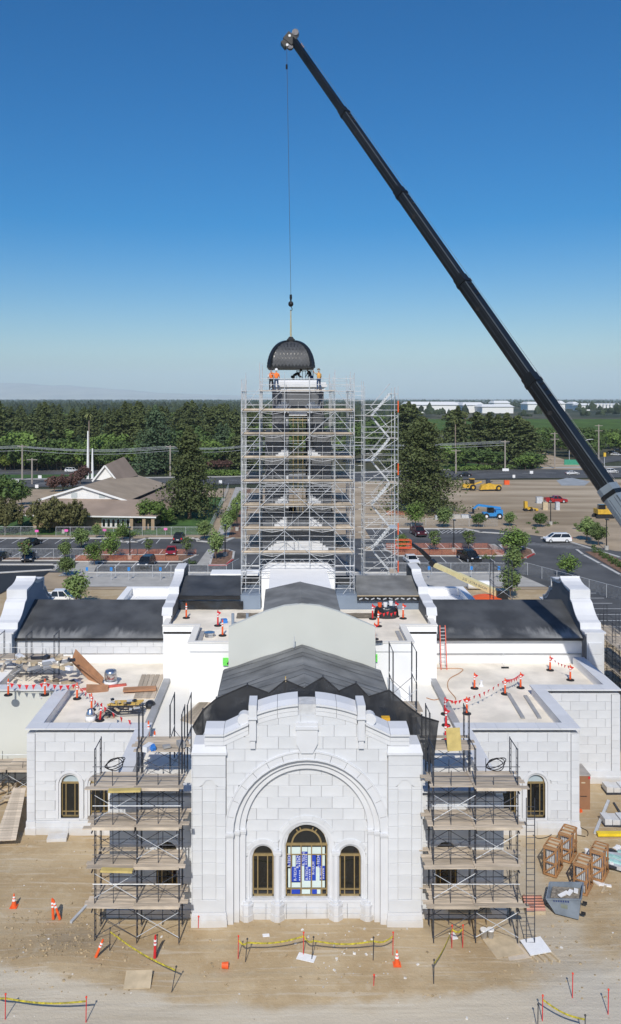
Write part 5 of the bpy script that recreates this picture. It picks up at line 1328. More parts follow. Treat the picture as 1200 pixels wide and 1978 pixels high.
# central roofs
Z2 = 9.91
for (px, py, lab) in ((360,1194,'orange delineator post by the curved parapet, left central roof'),(421,1209,'red delineator post in the middle of the left central roof'),(430,1228,'orange delineator post nearest the pale gable wall, left central roof'),
    (720,1196,'red delineator post left of the black wrapped pallet'),(731,1210,'orange delineator post in front of the black wrapped pallet'),(765,1191,'red delineator post touching the right side of the wrapped pallet'),(779,1195,'orange delineator post right of the wrapped pallet'),(724,1235,'orange delineator post at the front edge of the right central roof')):
    delineator(G(px,py,Z2), lab, flag=px not in (360,430), h=1.15, mt=redp if 'red' in lab.split()[0] else None)
c = G(405,1230,Z2); m = MB(); m.lathe([(.36,0),(.34,.22),(.40,.24),(.40,.34),(.2,.36)], c, 18); m.build('roof_drum', silver, label='low round grey vent on the left central roof', cat='vent', smooth=False)
c = G(433,1203,Z2); m = MB(); m.cbox(c+Vector((0,0,.15)), .45,.4,.3, .3); m.build('blue_tub', bluep, label='blue tub on the left central roof', cat='tub')
c = G(747,1192,Z2); S = thing('wrapped_pallet', 'black plastic wrapped pallet with buckets on the right central roof', 'pallet', c)
mb = MB(); mb.grid(lambda u, v: (c.x+(-.95+1.9*v if 0 else .0)+ .95*math.cos(2*math.pi*u)*(1-.25*v**2)*(1+.12*math.sin(9*u*2)), c.y+.6*math.sin(2*math.pi*u)*(1-.25*v**2), c.z+.85*math.sin(v*math.pi/2)*(1+.05*math.sin(u*40))), 40, 8); mb.add([(c.x,c.y,c.z+.86)]+[(c.x+.7*math.cos(k*.63), c.y+.45*math.sin(k*.63), c.z+.82) for k in range(10)], [(0,1+k,1+(k+1)%10) for k in range(10)]); mb.build('wrap', plastic, S, True)
for dx, mt_, h0 in ((-.55,orange,.82),(-.1,whitep,.84),(.35,whitep,.95)):
    m = MB(); m.lathe([(.15,0),(.18,.34),(.16,.35)], c+Vector((dx,0,h0)), 12); m.build('bucket', mt_, S)
for k in range(4): m = MB(); q = c+Vector((-.4+.3*k,-.62,.45+.1*(k%2))); m.add([q,q+Vector((.22,0,.05)),q+Vector((.1,-.02,-.26))],[(0,1,2)]); m.build('pennant', redp, S)
for (px, py, sx, sy, rz_) in ((486,1190,2.4,1.6,.1),(690,1190,3.2,1.5,-.1)):
    c = G(px,py,Z2); mb = MB(); mb.grid(lambda u, v: (c.x+sx*(u-.5), c.y+sy*(v-.5), c.z+.05+.05*mnoise.noise((u*5,v*5,px))), 14, 8); mb.build('ground_mat', mat('dusty_mat_%d' % px, (.20,.17,.13), .9, .3, 2), label='brown dusty protection mat under the %s tower scaffold feet' % ('left' if px < 600 else 'right'), cat='mat')
for (px, py, sx, lab) in ((440,1278,1,'bright green square sheet on the left white wall beside the nave roof'),(720,1271,-1,'bright green square sheet on the right white wall beside the nave roof')):
    p = A(px,py,58.55); m = MB(); m.grid(lambda u, v: (p.x+.34*(u*2-1), p.y-.03+.03*mnoise.noise((u*3,v*3,px)), p.z+.28*(v*2-1)), 6, 5); m.build('green_sheet', lime, label=lab, cat='sheet')
c = A(441,1281,58.5); m = MB(); m.cbox(c, .12,.04,.2, 0,0,.6); m.build('wall_bracket', rubber, label='small black bracket on the left green sheet', cat='bracket')
c = G(724,1243,10.36); m = MB(); m.cbox(c+Vector((0,0,.12)), 1.1,.16,.1, .1); m.cbox(c+Vector((-.3,.1,.3)), .2,.2,.3); m.build('hoist_bracket', dark_steel, label='small dark hoist frame on the edge of the right central roof', cat='hoist')

# ================================================================ front yard
def on(px, py): p = G(px, py); p.z = gz(p.x, p.y); return p
def cone(p, label, sc_=1.0):
    S = thing('traffic_cone', label, 'cone', p, 'traffic cones in the front yard')
    m = MB(); m.box(p.x-.19,p.y-.19,p.z,p.x+.19,p.y+.19,p.z+.04); m.build('base', orange, S)
    m = MB(); m.lathe([(.15,.04),(.025,.72),(.02,.72)], p, 14); m.build('body', orange, S, False)
    for a, b in ((.34,.44),(.50,.58)): m = MB(); ra, rb = .15-.125*(a-.04)/.68, .15-.125*(b-.04)/.68; m.lathe([(ra+.006,a),(rb+.006,b)], p, 14); m.build('band', whitep, S)
cone(on(27,1752), 'orange traffic cone with white bands at the far left of the yard'); cone(on(767,1866), 'orange traffic cone with white bands near the middle tape line')
delineator(on(103,1778), 'orange post leaning against another in the left yard, left one', lean=(-.10,.15), base=False, h=1.0, group='orange posts in the front yard'); delineator(on(116,1778), 'orange post leaning against another in the left yard, right one', lean=(-.38,.1), base=False, h=1.0, group='orange posts in the front yard')
delineator(on(185,1859), 'orange post tilted by the foot of the left scaffold', lean=(.32,.1), base=False, h=.8, group='orange posts in the front yard'); delineator(on(299,1852), 'thin red post standing in front of the left scaffold', lean=(.03,0), base=False, h=1.1, mt=redp, group='orange posts in the front yard')
p = on(435,1869); m = MB(); m.lathe([(.13,-.16),(.16,.16),(.14,.16)], p+Vector((0,0,.15)), 12, 'x'); m.build('fallen_bucket', orange, label='small orange bucket lying on the dirt left of centre', cat='bucket')
# stakes and tape
def stake(px, py, label, red=True, h=1.12, lean=(.02,0)):
    p = on(px, py); S = thing('stake', label, 'stake', p, 'tape stakes in the front yard')
    t = p+Vector((lean[0], lean[1], h)); m = MB(); m.tube(p-Vector((0,0,.1)), t, .022, 6); m.build('rod', redp if red else dark_steel, S)
    m = MB(); m.sphere(t, .05, 8, 5); m.build('cap', mat('cap_%d' % px, (.75,.06,.03) if red else (.05,.05,.05), .5, .05, 4), S); return t
def tape(pts, label):
    S = thing('caution_tape', label, 'tape', pts[0]-Vector((0,0,1)), 'caution tape lines'); m = MB(); P = []
    for a, b in zip(pts, pts[1:]):
        for k in range(10): t = k/10; P.append(a.lerp(b, t)-Vector((0,0,.16*math.sin(math.pi*t))))
    P.append(pts[-1])
    for k, (a, b) in enumerate(zip(P, P[1:])): m.bar(a, b, .012, .085)
    m.build('ribbon', yellow_tape, S)
lo_ = Vector((0,0,-.18))
S1 = [stake(460,1851,'red capped stake at the left end of the middle tape'), stake(474,1857,'dark stake leaning beside the left end of the middle tape',False,lean=(.1,0)), stake(586,1847,'red capped stake in the middle of the tape line'), stake(602,1856,'dark stake leaning in the middle of the tape line',False,lean=(.1,0)), stake(721,1857,'dark upright stake right of the middle tape',False), stake(759,1847,'red capped stake at the right end of the middle tape')]
tape([q+lo_ for q in (S1[0],S1[1],S1[2],S1[3],S1[4],S1[5])], 'yellow caution tape strung across in front of the arch')
S2 = [stake(303,1850,'dark stake in front of the left scaffold',False), stake(331,1915,'dark leaning stake at the right end of the left tape',False,lean=(.22,.1)), stake(212,1842,'dark stake beside the left scaffold foot',False)]
tape([S2[2]+lo_, S2[1]+lo_], 'yellow caution tape sagging below the left scaffold')
S3 = [stake(10,1970,'red stake at the bottom left corner'), stake(166,1976,'red capped stake at the bottom left end of the tape'),stake(-40,1950,'dark stake beyond the left edge',False)]
tape([S3[2]+lo_, S3[0]+lo_, S3[1]+lo_], 'yellow caution tape at the bottom left corner')
S4 = [stake(873,1832,'left red stake of the pair below the right scaffold'), stake(894,1832,'right red stake of the pair below the right scaffold'), stake(838,1902,'dark stake at the lower end of the slanting right tape',False)]
tape([S4[0]+lo_, S4[1]+lo_], 'short yellow tape between the two red stakes below the right scaffold'); tape([S4[0]+lo_, S4[2]+lo_], 'yellow caution tape slanting down from the right scaffold')
S5 = [stake(1106,1927,'red capped stake alone in the lower right yard'), stake(1048,1972,'red capped stake at the bottom right'), stake(1175,1958,'red capped stake with yellow ribbon near the right edge'), stake(1130,2010,'dark stake below the bottom right edge',False)]
tape([S5[1]+lo_, S5[3]+lo_], 'yellow caution tape at the bottom right corner')
stake(1039,1990,'dark stake at the bottom edge right of centre',False); stake(722,1905,'short red stake stump in the middle foreground',True,h=.5); stake(383,1792,'short red stake at the left corner of the front arch',True,h=.6)
# boards, buckets, sheets
def flat(name, c, sx, sy, th, rz, mt, label, cat, lift=0.0, group=None, rx=0.0): 
    m = MB(); m.cbox(c+Vector((0,0,th/2+lift)), sx, sy, th, rz, rx); return m.build(name, mt, label=label, cat=cat, group=group)
p, q = on(137,1786), on(180,1738); m = MB(); m.bar(p+Vector((0,0,.06)), q+Vector((0,0,.06)), .14, .10); m.build('steel_stud', galv, label='long grey metal stud lying on the left dirt', cat='stud')
c = on(267,1899); S = thing('plywood_cover', 'plywood sheet covering a hole in the left foreground', 'plywood', c); m = MB(); m.cbox(c+Vector((0,0,.14)), 1.25, 1.0, .04, .05, .18); m.build('sheet', ply_pale, S); m = MB(); m.cbox(c+Vector((.1,.2,.05)), 1.0,.6,.1,.05); m.build('frame', rubber, S)
for px, lab in ((935,'left white bucket'),(948,'right white bucket')):
    c = on(px,1813); S = thing('bucket', lab+' at the foot of the right scaffold', 'bucket', c, 'white buckets'); m = MB(); m.lathe([(.14,0),(.17,.42),(.18,.42),(.18,.46)], c, 16); m.build('pail', whitep, S, True); m = MB(); m.lathe([(.185,.46),(.18,.49)], c, 16); m.build('lid', whitep, S)
flat('cardboard_sheet', on(972,1830), 1.5, 1.5, .02, .25, ply_pale, 'flat tan sheet lying right of the buckets', 'sheet', .03); flat('cardboard_sheet', on(990,1840), 1.7, 1.1, .02, .2, mat('tan_card', (.58,.50,.40), .9, .06, 2), 'paler tan sheet partly under another near the right scaffold', 'sheet', .005)
c = on(1036,1838); S = thing('framed_panel', 'white framed panel lying on the dirt below the dumpster', 'panel', c); m = MB(); m.cbox(c+Vector((0,.1,.22)), 1.15, 1.0, .05, .25, .12); m.build('panel', whitep, S)
for k in range(4): m = MB(); m.cbox(c+Vector((-.4+.36*k,-.2,.07)), .09, 1.3, .12, .35); m.build('slat', ply_pale, S)
flat('board', on(908,1779), 2.2, .5, .06, 0, ply_pale, 'pale board lying under the right scaffold', 'board', .5)
# copper sheets
c = on(1029,1752); S = thing('sheet_stack', 'stack of shiny copper coloured roll sheets beside the ladder', 'sheet stack', c)
cop_m = mat('copper_sheet', (.55,.26,.17), .25, .15, 2, metal=.75)
for k in range(5):
    m = MB(); y0_ = -.62+.25*k; m.grid(lambda u, v: (c.x+1.05*(u-.5)+.03*k, c.y+y0_+.26*v, c.z+.18+.16*math.sin(math.pi*v)), 4, 8); m.build('rolled_sheet', cop_m, S, True)
m = MB(); m.box(c.x-.5,c.y-.66,c.z-.02,c.x+.5,c.y+.66,c.z+.17); m.build('pallet', ply_pale, S)
# dumpster
c = on(1097,1758); S = thing('dumpster', 'dented grey tilting dumpster with sloped front near the crates', 'dumpster', c, rz=R(-24))
dm = mat('grey_dumpster_paint', (.22,.26,.31), .5, .18, 1.5, metal=.2); S.rotation_euler[2] = R(-24)
def dl(x, y, z): return (c.x+x, c.y+y, c.z+z)
w_ = .80
prof = [(-1.0,.72),(-.55,.12),(.62,.10),(.72,1.18),(-1.0,.80)]
m = MB()
for sy in (-w_, w_): m.prism([(x+c.x, z+c.z) for x, z in prof], c.y+sy-.02, c.y+sy+.02)
for (a, b) in ((0,1),(1,2),(2,3)):
    pa, pb = prof[a], prof[b]; m.quad(dl(pa[0],-w_,pa[1]),dl(pb[0],-w_,pb[1]),dl(pb[0],w_,pb[1]),dl(pa[0],w_,pa[1]))
m.build('hopper', dm, S)
m = MB()
for sy in (-w_-.03, w_+.03): m.bar(dl(-1.02,sy,.79), dl(.74,sy,1.19), .07)
m.bar(dl(-1.02,-w_,.79), dl(-1.02,w_,.79), .07); m.bar(dl(.74,-w_,1.19), dl(.74,w_,1.19), .07); m.build('rim', dm, S)
m = MB(); m.cbox(dl(0,0,.06), 1.2,1.2,.1); m.bar(dl(.72,-.5,.3), dl(.95,-.5,.3), .12); m.bar(dl(.72,.5,.3), dl(.95,.5,.3), .12); m.build('skid', rubber, S)
m = MB(); m.add([dl(-.85,-w_+.05,.66),dl(.66,-w_+.05,.92),dl(.66,w_-.05,.92),dl(-.85,w_-.05,.66)],[(0,1,2,3)]); m.build('rubble', mat('rubble', (.26,.23,.19), .95, .35, 6, .8, 12), S)
for k in range(3): m = MB(); m.cbox(dl(-.2+.3*k,-.1+.2*k,.86+.05*k), .7-.15*k,.22,.05, 1.0+.3*k, .1); m.build('waste_board', whitep, S)
m = MB(); m.cbox(dl(-.1,-w_-.026,.62), .34,.012,.2); m.build('label_plate', mat('dull_sticker', (.20,.22,.18), .7, .1, 5), S)
for k in range(7): m = MB(); m.cbox(dl(-.62+.12*k,-w_-.026,.80+.02*k), .08,.012,.10); m.build('stencil_letter', mat('blue_stencil', (.03,.05,.16), .6, .1, 4) if k == 0 else MATS['blue_stencil'], S)
# crates with stone slabs
def crate(px, py, label, rz):
    c = on(px, py); S = thing('slab_crate', label, 'crate', c, 'timber crates of stone slabs', rz); H, W, Dp = 1.68, .66, 1.25
    def q(x, y, z): return (c.x+x, c.y+y, c.z+z)
    for x in (-W/2, W/2):
        for y in (-Dp/2, 0, Dp/2): m = MB(); m.bar(q(x,y,.1), q(x,y,H), .08); m.build('post', wood, S)
        for z in (.14,.85,H-.04): m = MB(); m.bar(q(x+.05*(1 if x > 0 else -1),-Dp/2-.04,z), q(x+.05*(1 if x > 0 else -1),Dp/2+.04,z), .04, .09); m.build('rail', wood, S)
        m = MB(); m.bar(q(x+.06*(1 if x > 0 else -1),-Dp/2,.2), q(x+.06*(1 if x > 0 else -1),0,.82), .03, .08); m.bar(q(x+.06*(1 if x > 0 else -1),Dp/2,.2), q(x+.06*(1 if x > 0 else -1),0,.82), .03, .08); m.build('brace', wood, S)
    for y in (-Dp/2, Dp/2):
        sg = 1 if y > 0 else -1
        for z in (.14,.85,H-.04): m = MB(); m.bar(q(-W/2,y+.05*sg,z), q(W/2,y+.05*sg,z), .04, .09); m.build('end_rail', wood, S)
        m = MB(); m.bar(q(-W/2,y+.07*sg,.2), q(W/2,y+.07*sg,.82), .03, .08); m.bar(q(-W/2,y+.07*sg,.88), q(W/2,y+.07*sg,H-.1), .03, .08); m.build('end_brace', wood, S)
    for k in range(3): m = MB(); yy = -Dp/2+.08+.42*k; m.bar(q(-W/2-.04,yy,H+.02), q(W/2+.04,yy,H+.02), .10, .04); m.build('top_slat', wood, S)
    m = MB(); m.box(*q(-W/2+.05,-Dp/2+.05,H-.06), *q(W/2-.05,Dp/2-.05,H-.02)); m.build('top_cover', ply_pale, S)
    for k in range(5): m = MB(); x = -W/2+.10+.095*k; m.box(*q(x,-Dp/2+.12,.14), *q(x+.05,Dp/2-.1,H-.14)); m.build('slab', stone, S)
    for y in (-Dp/3, Dp/3): m = MB(); m.bar(q(-W/2-.03,y,.05), q(W/2+.03,y,.05), .1, .1); m.build('skid', wood, S)
crate(1069,1683,'timber crate of white slabs, front one of the left pair',R(-34)); crate(1097,1656,'timber crate of white slabs, rear one of the left pair',R(-34)); crate(1127,1716,'timber crate of white slabs, front one of the right pair',R(-34)); crate(1158,1692,'timber crate of white slabs with yellow straps, rear one of the right pair',R(-34))
# brown cabinet
c = G(1128,1563); c.z = gz(c.x, c.y); S = thing('job_box', 'tall brown site cabinet with grey top against the right wing', 'cabinet', c)
m = MB(); m.box(c.x-.43,c.y,c.z-.05,c.x+.43,c.y+1.6,c.z+2.25); m.build('body', cardboard, S)
m = MB(); m.box(c.x-.46,c.y-.03,c.z+2.25,c.x+.46,c.y+1.7,c.z+2.33); m.build('top', mat('grey_lid', (.38,.35,.32), .7, .1, 2), S)
m = MB(); m.box(c.x-.16,c.y-.012,c.z+1.75,c.x+.1,c.y-.002,c.z+1.83); m.build('label_strip', ply_pale, S); m = MB(); m.box(c.x-.24,c.y-.02,c.z+.86,c.x+.2,c.y-.002,c.z+.9); m.build('handle', rubber, S); m = MB(); m.box(c.x+.30,c.y-.02,c.z+2.05,c.x+.44,c.y-.002,c.z+2.2); m.build('tag', redp, S)
m = MB(); m.cbox(on(1122,1565)+Vector((-.1,-.2,.08)), .2,.2,.16,.4); m.build('orange_block', orange, label='small orange block at the foot of the brown cabinet', cat='block')
# right edge material
for (px, py, n_, lab) in ((1190,1528,4,'pallet of white stone blocks at the right edge, upper'),(1188,1592,3,'pallet of white slabs at the right edge, lower')):
    c = on(px,py); S = thing('stone_pallet', lab, 'pallet', c); m = MB(); m.box(c.x-.85,c.y-.5,c.z,c.x+1.2,c.y+.5,c.z+.14); m.build('pallet', dark_steel, S)
    for k in range(n_):
        m = MB(); x = c.x-.8+k*.5; m.box(x,c.y-.45,c.z+.15,x+.46,c.y+.45,c.z+.52-.05*(k%2)); m.build('block', stone, S)
def beam(a, b, w_, h, mt, label, cat, lift=.02): p, q = on(*a), on(*b); m = MB(); m.bar(p+Vector((0,0,h/2+lift)), q+Vector((0,0,h/2+lift)), w_, h); return m.build(cat.replace(' ', '_'), mt, label=label, cat=cat)
beam((1150,1614),(1176,1548), .18,.12, galv, 'long grey channel lying between cabinet and yellow beam', 'channel'); beam((1186,1552),(1215,1600), .12,.1, dark_steel, 'black bar slanting at the right edge', 'bar')
beam((1154,1618),(1225,1618), .34,.18, mat('yellow_paint', (.80,.58,.03), .45, .08, 3), 'bright yellow beam lying at the right edge', 'beam',.1)
gm = mat('sea_green_steel', (.35,.58,.55), .5, .15, 3)
c = on(1180,1668); S = thing('steel_form', 'pale green and black steel forms stacked at the right edge', 'steel forms', c)
for k in range(5): m = MB(); m.bar(c+Vector((-.9+.1*k,.6-.28*k,.3+.12*(k%2))), c+Vector((.9,.2-.42*k,.32)), .28, .22); m.build('form', gm if k in (1,3) else galv if k % 2 == 0 else dark_steel, S)
for k in range(16): m = MB(); m.cbox(c+Vector((rnd.uniform(-1.1,1.3),rnd.uniform(-1.3,1.0),.12+rnd.uniform(0,.35))), rnd.uniform(.15,.6), rnd.uniform(.08,.3), .12, rnd.uniform(0,3), rnd.uniform(-.3,.3)); m.build('clutter', rnd.choice([galv, dark_steel, whitep, dark_steel, gm]), S)
m = MB(); m.lathe([(.12,0),(.14,.5),(.1,.52)], on(1134,1660)+Vector((0,0,.1)), 12); m.build('white_jug', whitep, label='white plastic jug between the crate pairs', cat='jug')
for k in range(9): px, py = rnd.uniform(1150,1200), rnd.uniform(1695,1735) if k < 4 else rnd.uniform(1625,1660); flat('offcut', on(px,py), rnd.uniform(.3,.9), rnd.uniform(.08,.3), .08, rnd.uniform(0,3), rnd.choice([ply_pale, galv, whitep]), 'scrap piece in the litter around the steel forms', 'scrap', .01, 'scraps around the steel forms')
cable('ground_hose', [on(px,py)+Vector((0,0,.03)) for px, py in ((1118,1575),(1118,1597),(1135,1608),(1132,1618),(1105,1612),(1080,1600),(1062,1616),(1040,1620),(1028,1612),(1010,1606))], .022, rubber, 'thin dark hose snaking along the base of the right wing')
# left edge planks and base slab
for k in range(5): p, q = on(-6+k*8,1640), on(30+k*4,1560); m = MB(); m.bar(p+Vector((0,0,.5)), q+Vector((0,0,1.3)), .30, .06); m.build('ramp_plank', plank_m, label='%s plank from the left of the ramp beside the left wing' % ORD[k], cat='plank', group='ramp planks beside the left wing')
for k in range(12): px, py = rnd.uniform(0,44), rnd.uniform(1520,1560); flat('timber_scrap', on(px,py), rnd.uniform(.4,1.4), .15, .1, rnd.uniform(0,3), rnd.choice([ply_pale, plank_m, ply_pale]), 'timber scrap in the heap under the far left scaffold', 'scrap', .3, 'timber scraps under the far left scaffold')
flat('stone_slab', on(111,1622), 1.2, .7, .22, .1, stone, 'white stone slab lying at the foot of the left wing window', 'slab')
m = MB()
for k in range(1300):
    px, py = rnd.uniform(-20,1220), rnd.uniform(1600,1930)
    if rnd.random() < .3: px, py = rnd.gauss(110,70), rnd.uniform(1760,1860)
    p = on(px, py); r_ = rnd.choice([.02,.02,.03,.03,.04,.06]); m.cbox(p+Vector((0,0,r_*.25)), r_*2, r_*1.7, r_*1.1, rnd.uniform(0,3), rnd.uniform(-.5,.5), rnd.uniform(-.5,.5))
m.build('dirt_clods', mat('clod_dirt', (.40,.31,.19), .95, .3, 2), label='loose clods of dirt scattered over the yard', kind='stuff')
# litter: small pale lumps and stones on the dirt
m = MB()
for k in range(170):
    px, py = rnd.uniform(-20,1220), rnd.uniform(1600,1975)
    if rnd.random() < .35: px, py = rnd.gauss(665,60), rnd.uniform(1785,1900)
    p = on(px, py); r_ = rnd.choice([.02,.025,.03,.03,.04,.06]); m.cbox(p+Vector((0,0,r_*.3)), r_*2.2, r_*1.6, r_, rnd.uniform(0,3), rnd.uniform(-.4,.4))
m.build('litter', mat('pale_rubble', (.55,.49,.40), .9, .3, 1.5, col2=(.78,.76,.72)), label='small pale stones and scraps littering the dirt', kind='stuff')
for (px, py, sx, sy) in ((592,1853,.9,.5),(514,1808,.35,.22),(876,1811,.5,.3)): flat('paper_scrap', on(px,py), sx, sy, .03, rnd.uniform(0,3), whitep, {592:'white crumpled sheet under the middle tape',514:'small white scrap left of the middle tape',876:'white scrap near the right scaffold foot'}[px], 'paper', .03)

# ================================================================ insulation boards behind the centre window
def text_mesh(cu, mt_, parent):
    "lettering as real mesh"
    tmp = bpy.data.objects.new('lettering_tmp', cu); C.objects.link(tmp); bpy.context.view_layer.update()
    me = bpy.data.meshes.new_from_object(tmp.evaluated_get(bpy.context.evaluated_depsgraph_get())); bpy.data.objects.remove(tmp)
    me.materials.clear(); me.materials.append(mt_); t = bpy.data.objects.new('lettering', me); C.objects.link(t); t.parent = parent; return t
film_w = mat('pale_foam_board', (.62,.72,.68), .6, .05, 3); film_b = mat('blue_print', (.02,.06,.42), .5, .05, 3)
yb_ = YW - .030
pieces = [(-.98,-.86,1.94,2.95,0),(-.82,-.30,1.94,2.2,0),(-.82,-.30,2.25,3.05,1),(-.98,-.80,3.1,3.66,1),(-.76,-.58,3.05,3.66,0),(-.56,-.30,3.0,3.64,1),(-.25,.22,1.94,2.3,0),(-.25,-.12,2.2,3.6,0),(-.10,.24,2.3,3.1,1),(-.25,.05,3.1,3.85,1),(.07,.24,3.05,4.1,0),(.30,.50,2.3,3.66,1),(.30,.78,1.94,2.3,0),(.50,.70,2.3,3.05,0),(.56,.78,3.0,3.66,1),(.70,.98,2.35,3.1,1),(.82,.98,3.1,3.66,0),(.84,.98,1.94,2.3,0),(-.82,-.3,3.74,4.1,0),(.30,.78,3.74,4.1,0),(-.98,-.86,3.74,4.1,0),(.84,.98,3.74,4.1,0),(-.25,.05,3.86,4.1,0),(-.8,-.35,1.6,1.84,1),(-.25,.2,1.6,1.84,0),(.3,.55,1.6,1.84,1),(.56,.75,1.6,1.84,0)]
for k, (a, b, z0, z1, bl) in enumerate(pieces):
    z0 -= .47; z1 -= .47
    m = MB(); e = .0015*k; m.box(xc+a, yb_-.010-e*.2, z0, xc+b, yb_+.0, z1)
    hgt = 'upper' if z0 > 2.53 else 'bottom' if z1 < 1.43 else 'lower'; sidew = 'left' if b < -.26 else 'right' if a > .26 else 'middle'
    o = m.build('insulation_board', film_b if bl else film_w, label='%s insulation board in the %s %s of the centre window' % ('blue printed' if bl else 'pale', hgt, sidew), cat='board', group='%s boards %s %s in the centre window' % ('blue' if bl else 'pale', hgt, sidew))
    if bl and z1-z0 > .5:
        cu = bpy.data.curves.new('lettering', 'FONT'); cu.body = 'R-TECH'; cu.size = .20; cu.extrude = .002; cu.align_x = 'CENTER'; cu.align_y = 'CENTER'
        t = text_mesh(cu, whitep, o)
        ol = o.location; t.location = (xc+(a+b)/2-.04-ol.x, yb_-.022-ol.y, (z0+z1)/2-ol.z); t.rotation_euler = (R(90), R(-90), 0)
        if b-a > .25:
            for q in range(5): mb = MB(); mb.tube((xc+b-.07, yb_-.03, z0+.1+q*.12), (xc+b-.07, yb_-.012, z0+.1+q*.12), .03, 8); mb.build('dot', whitep, o)
# ================================================================ workers on the tower
def person(name, label, base, joints, clothes, rz=0, hat=None):
    S = thing('person', label, 'person', base, 'workers on the tower')
    def sk(nm, verts, edges, rad, mt):
        me = bpy.data.meshes.new(nm); me.from_pydata([Vector(v) for v in verts], edges, []); me.materials.append(mt)
        o = bpy.data.objects.new(nm, me); C.objects.link(o); o.parent = S
        sm = o.modifiers.new('skin', 'SKIN'); ly = me.skin_vertices
        if not ly: 
            bmm = bmesh.new(); bmm.from_mesh(me); bmm.verts.layers.skin.verify(); bmm.to_mesh(me); bmm.free(); ly = me.skin_vertices
        for i, d in enumerate(ly[0].data): d.radius = (rad[i], rad[i]*.8); d.use_root = (i == 0)
        ss = o.modifiers.new('sub', 'SUBSURF'); ss.levels = 1; ss.render_levels = 2; return o
    J = joints
    order = ['pel','chest','neck','head','shl','ell','hal','shr','elr','har','hil','knl','anl','tol','hir','knr','anr','tor']
    idx = {k: i for i, k in enumerate(order)}
    E = [('pel','chest'),('chest','neck'),('neck','head'),('chest','shl'),('shl','ell'),('ell','hal'),('chest','shr'),('shr','elr'),('elr','har'),('pel','hil'),('hil','knl'),('knl','anl'),('anl','tol'),('pel','hir'),('hir','knr'),('knr','anr'),('anr','tor')]
    rad = dict(pel=.13,chest=.15,neck=.06,head=.10,shl=.07,ell=.048,hal=.035,shr=.07,elr=.048,har=.035,hil=.09,knl=.062,anl=.045,tol=.04,hir=.09,knr=.062,anr=.045,tor=.04)
    body = sk('body', [J[k] for k in order], [(idx[a], idx[b]) for a, b in E], [rad[k] for k in order], skin_m)
    def cl(nm, ks, es, mt, g): o_ = sk(nm, [J[k] for k in ks], [(ks.index(a), ks.index(b)) for a, b in es], [rad[k]+g for k in ks], mt)
    cl('vest', ['chest','pel','shl','shr','neck'], [('chest','pel'),('chest','shl'),('chest','shr'),('chest','neck')], clothes[0], .028)
    cl('sleeves', ['shl','chest','shr','ell','elr'], [('chest','shl'),('chest','shr'),('shl','ell'),('shr','elr')], clothes[2], .016)
    cl('trousers', ['pel','hil','knl','anl','hir','knr','anr'], [('pel','hil'),('hil','knl'),('knl','anl'),('pel','hir'),('hir','knr'),('knr','anr')], clothes[1], .024)
    h = Vector(J['head']); m = MB(); m.lathe([(.17,.0),(.135,.02),(.13,.08),(.09,.14),(.02,.165)], h+Vector((0,0,.05))+Vector(base), 12); m.build('hard_hat' if hat else 'cap', hat or darkcloth, S, True)
    return S
def stand(yaw=0, lean=0, armup=False, bend=0):
    c, s_ = math.cos(yaw), math.sin(yaw)
    def r(x, y, z): return (x*c-y*s_, x*s_+y*c, z)
    hl = bend
    J = dict(pel=r(0,0,.95-.1*bend), chest=r(0,.55*bend+lean,1.32-.25*bend), neck=r(0,.8*bend+lean,1.5-.42*bend), head=r(0,.95*bend+lean+.03,1.66-.5*bend),
        shl=r(-.19,.62*bend+lean,1.40-.3*bend), shr=r(.19,.62*bend+lean,1.40-.3*bend), ell=r(-.26,.7*bend+.05,1.12-.3*bend), elr=r(.26,.7*bend+.05,1.12-.3*bend), hal=r(-.24,.9*bend+.16,.90-.2*bend), har=r(.24,.9*bend+.16,.90-.2*bend),
        hil=r(-.10,0,.90-.1*bend), hir=r(.10,0,.90-.1*bend), knl=r(-.12,.05+.1*bend,.50), knr=r(.13,.03,.50), anl=r(-.13,-.02,.08), anr=r(.15,-.02,.08), tol=r(-.14,.16,.04), tor=r(.16,.16,.04))
    if armup: J['ell'] = r(-.38,.12,1.48); J['hal'] = r(-.46,.2,1.74)
    return J
zd = 28.33
person('person', 'worker in orange vest, white hard hat and jeans with raised arm on the tower', A(534,752,70.75).xy.to_3d()+Vector((0,0,zd)), stand(0,0,True), (hivis, denim, hivis), hat=whitep)
person('person', 'worker in orange vest and dark cap at the left corner of the tower deck', Vector((A(524,752,71.2).x,71.25,zd)), stand(.3), (hivis, darkcloth, whitep))
person('person', 'worker in yellow-orange vest reaching left at the right of the tower deck', Vector((A(616,752,70.8).x,70.8,zd)), stand(.5,0,True), (mat('amber_vest', (.75,.38,.10), .7, .1, 5), denim, ply_pale), hat=mat('brown_hat', (.20,.15,.10), .7, .1, 4))
person('person', 'worker in dark clothes bending over on top of the tower', Vector((A(566,740,74.2).x,74.2,28.75)), stand(-1.35,0,False,.75), (darkcloth, darkcloth, darkcloth))
person('person', 'worker in dark jacket kneeling by the mast on top of the tower', Vector((A(601,740,74.2).x,74.2,28.7)), stand(1.1,0,False,.35), (darkcloth, denim, darkcloth))
S = thing('anchor_frame', 'dark steel anchor frame standing on top of the tower', 'steel frame', (xc+.4, cyT, 29.3))
for k in range(6): m = MB(); m.box(xc-.1+.26*k, cyT-.6, 29.3, xc-.06+.26*k, cyT-.56, 30.1); m.build('anchor_bar', dark_steel, S)
m = MB(); m.box(xc-.15, cyT-.6, 30.06, xc+1.3, cyT-.56, 30.12); m.build('top_bar', dark_steel, S); m = MB(); m.box(xc+1.35, cyT-.62, 29.3, xc+1.42, cyT-.55, 30.9); m.build('mast', dark_steel, S)
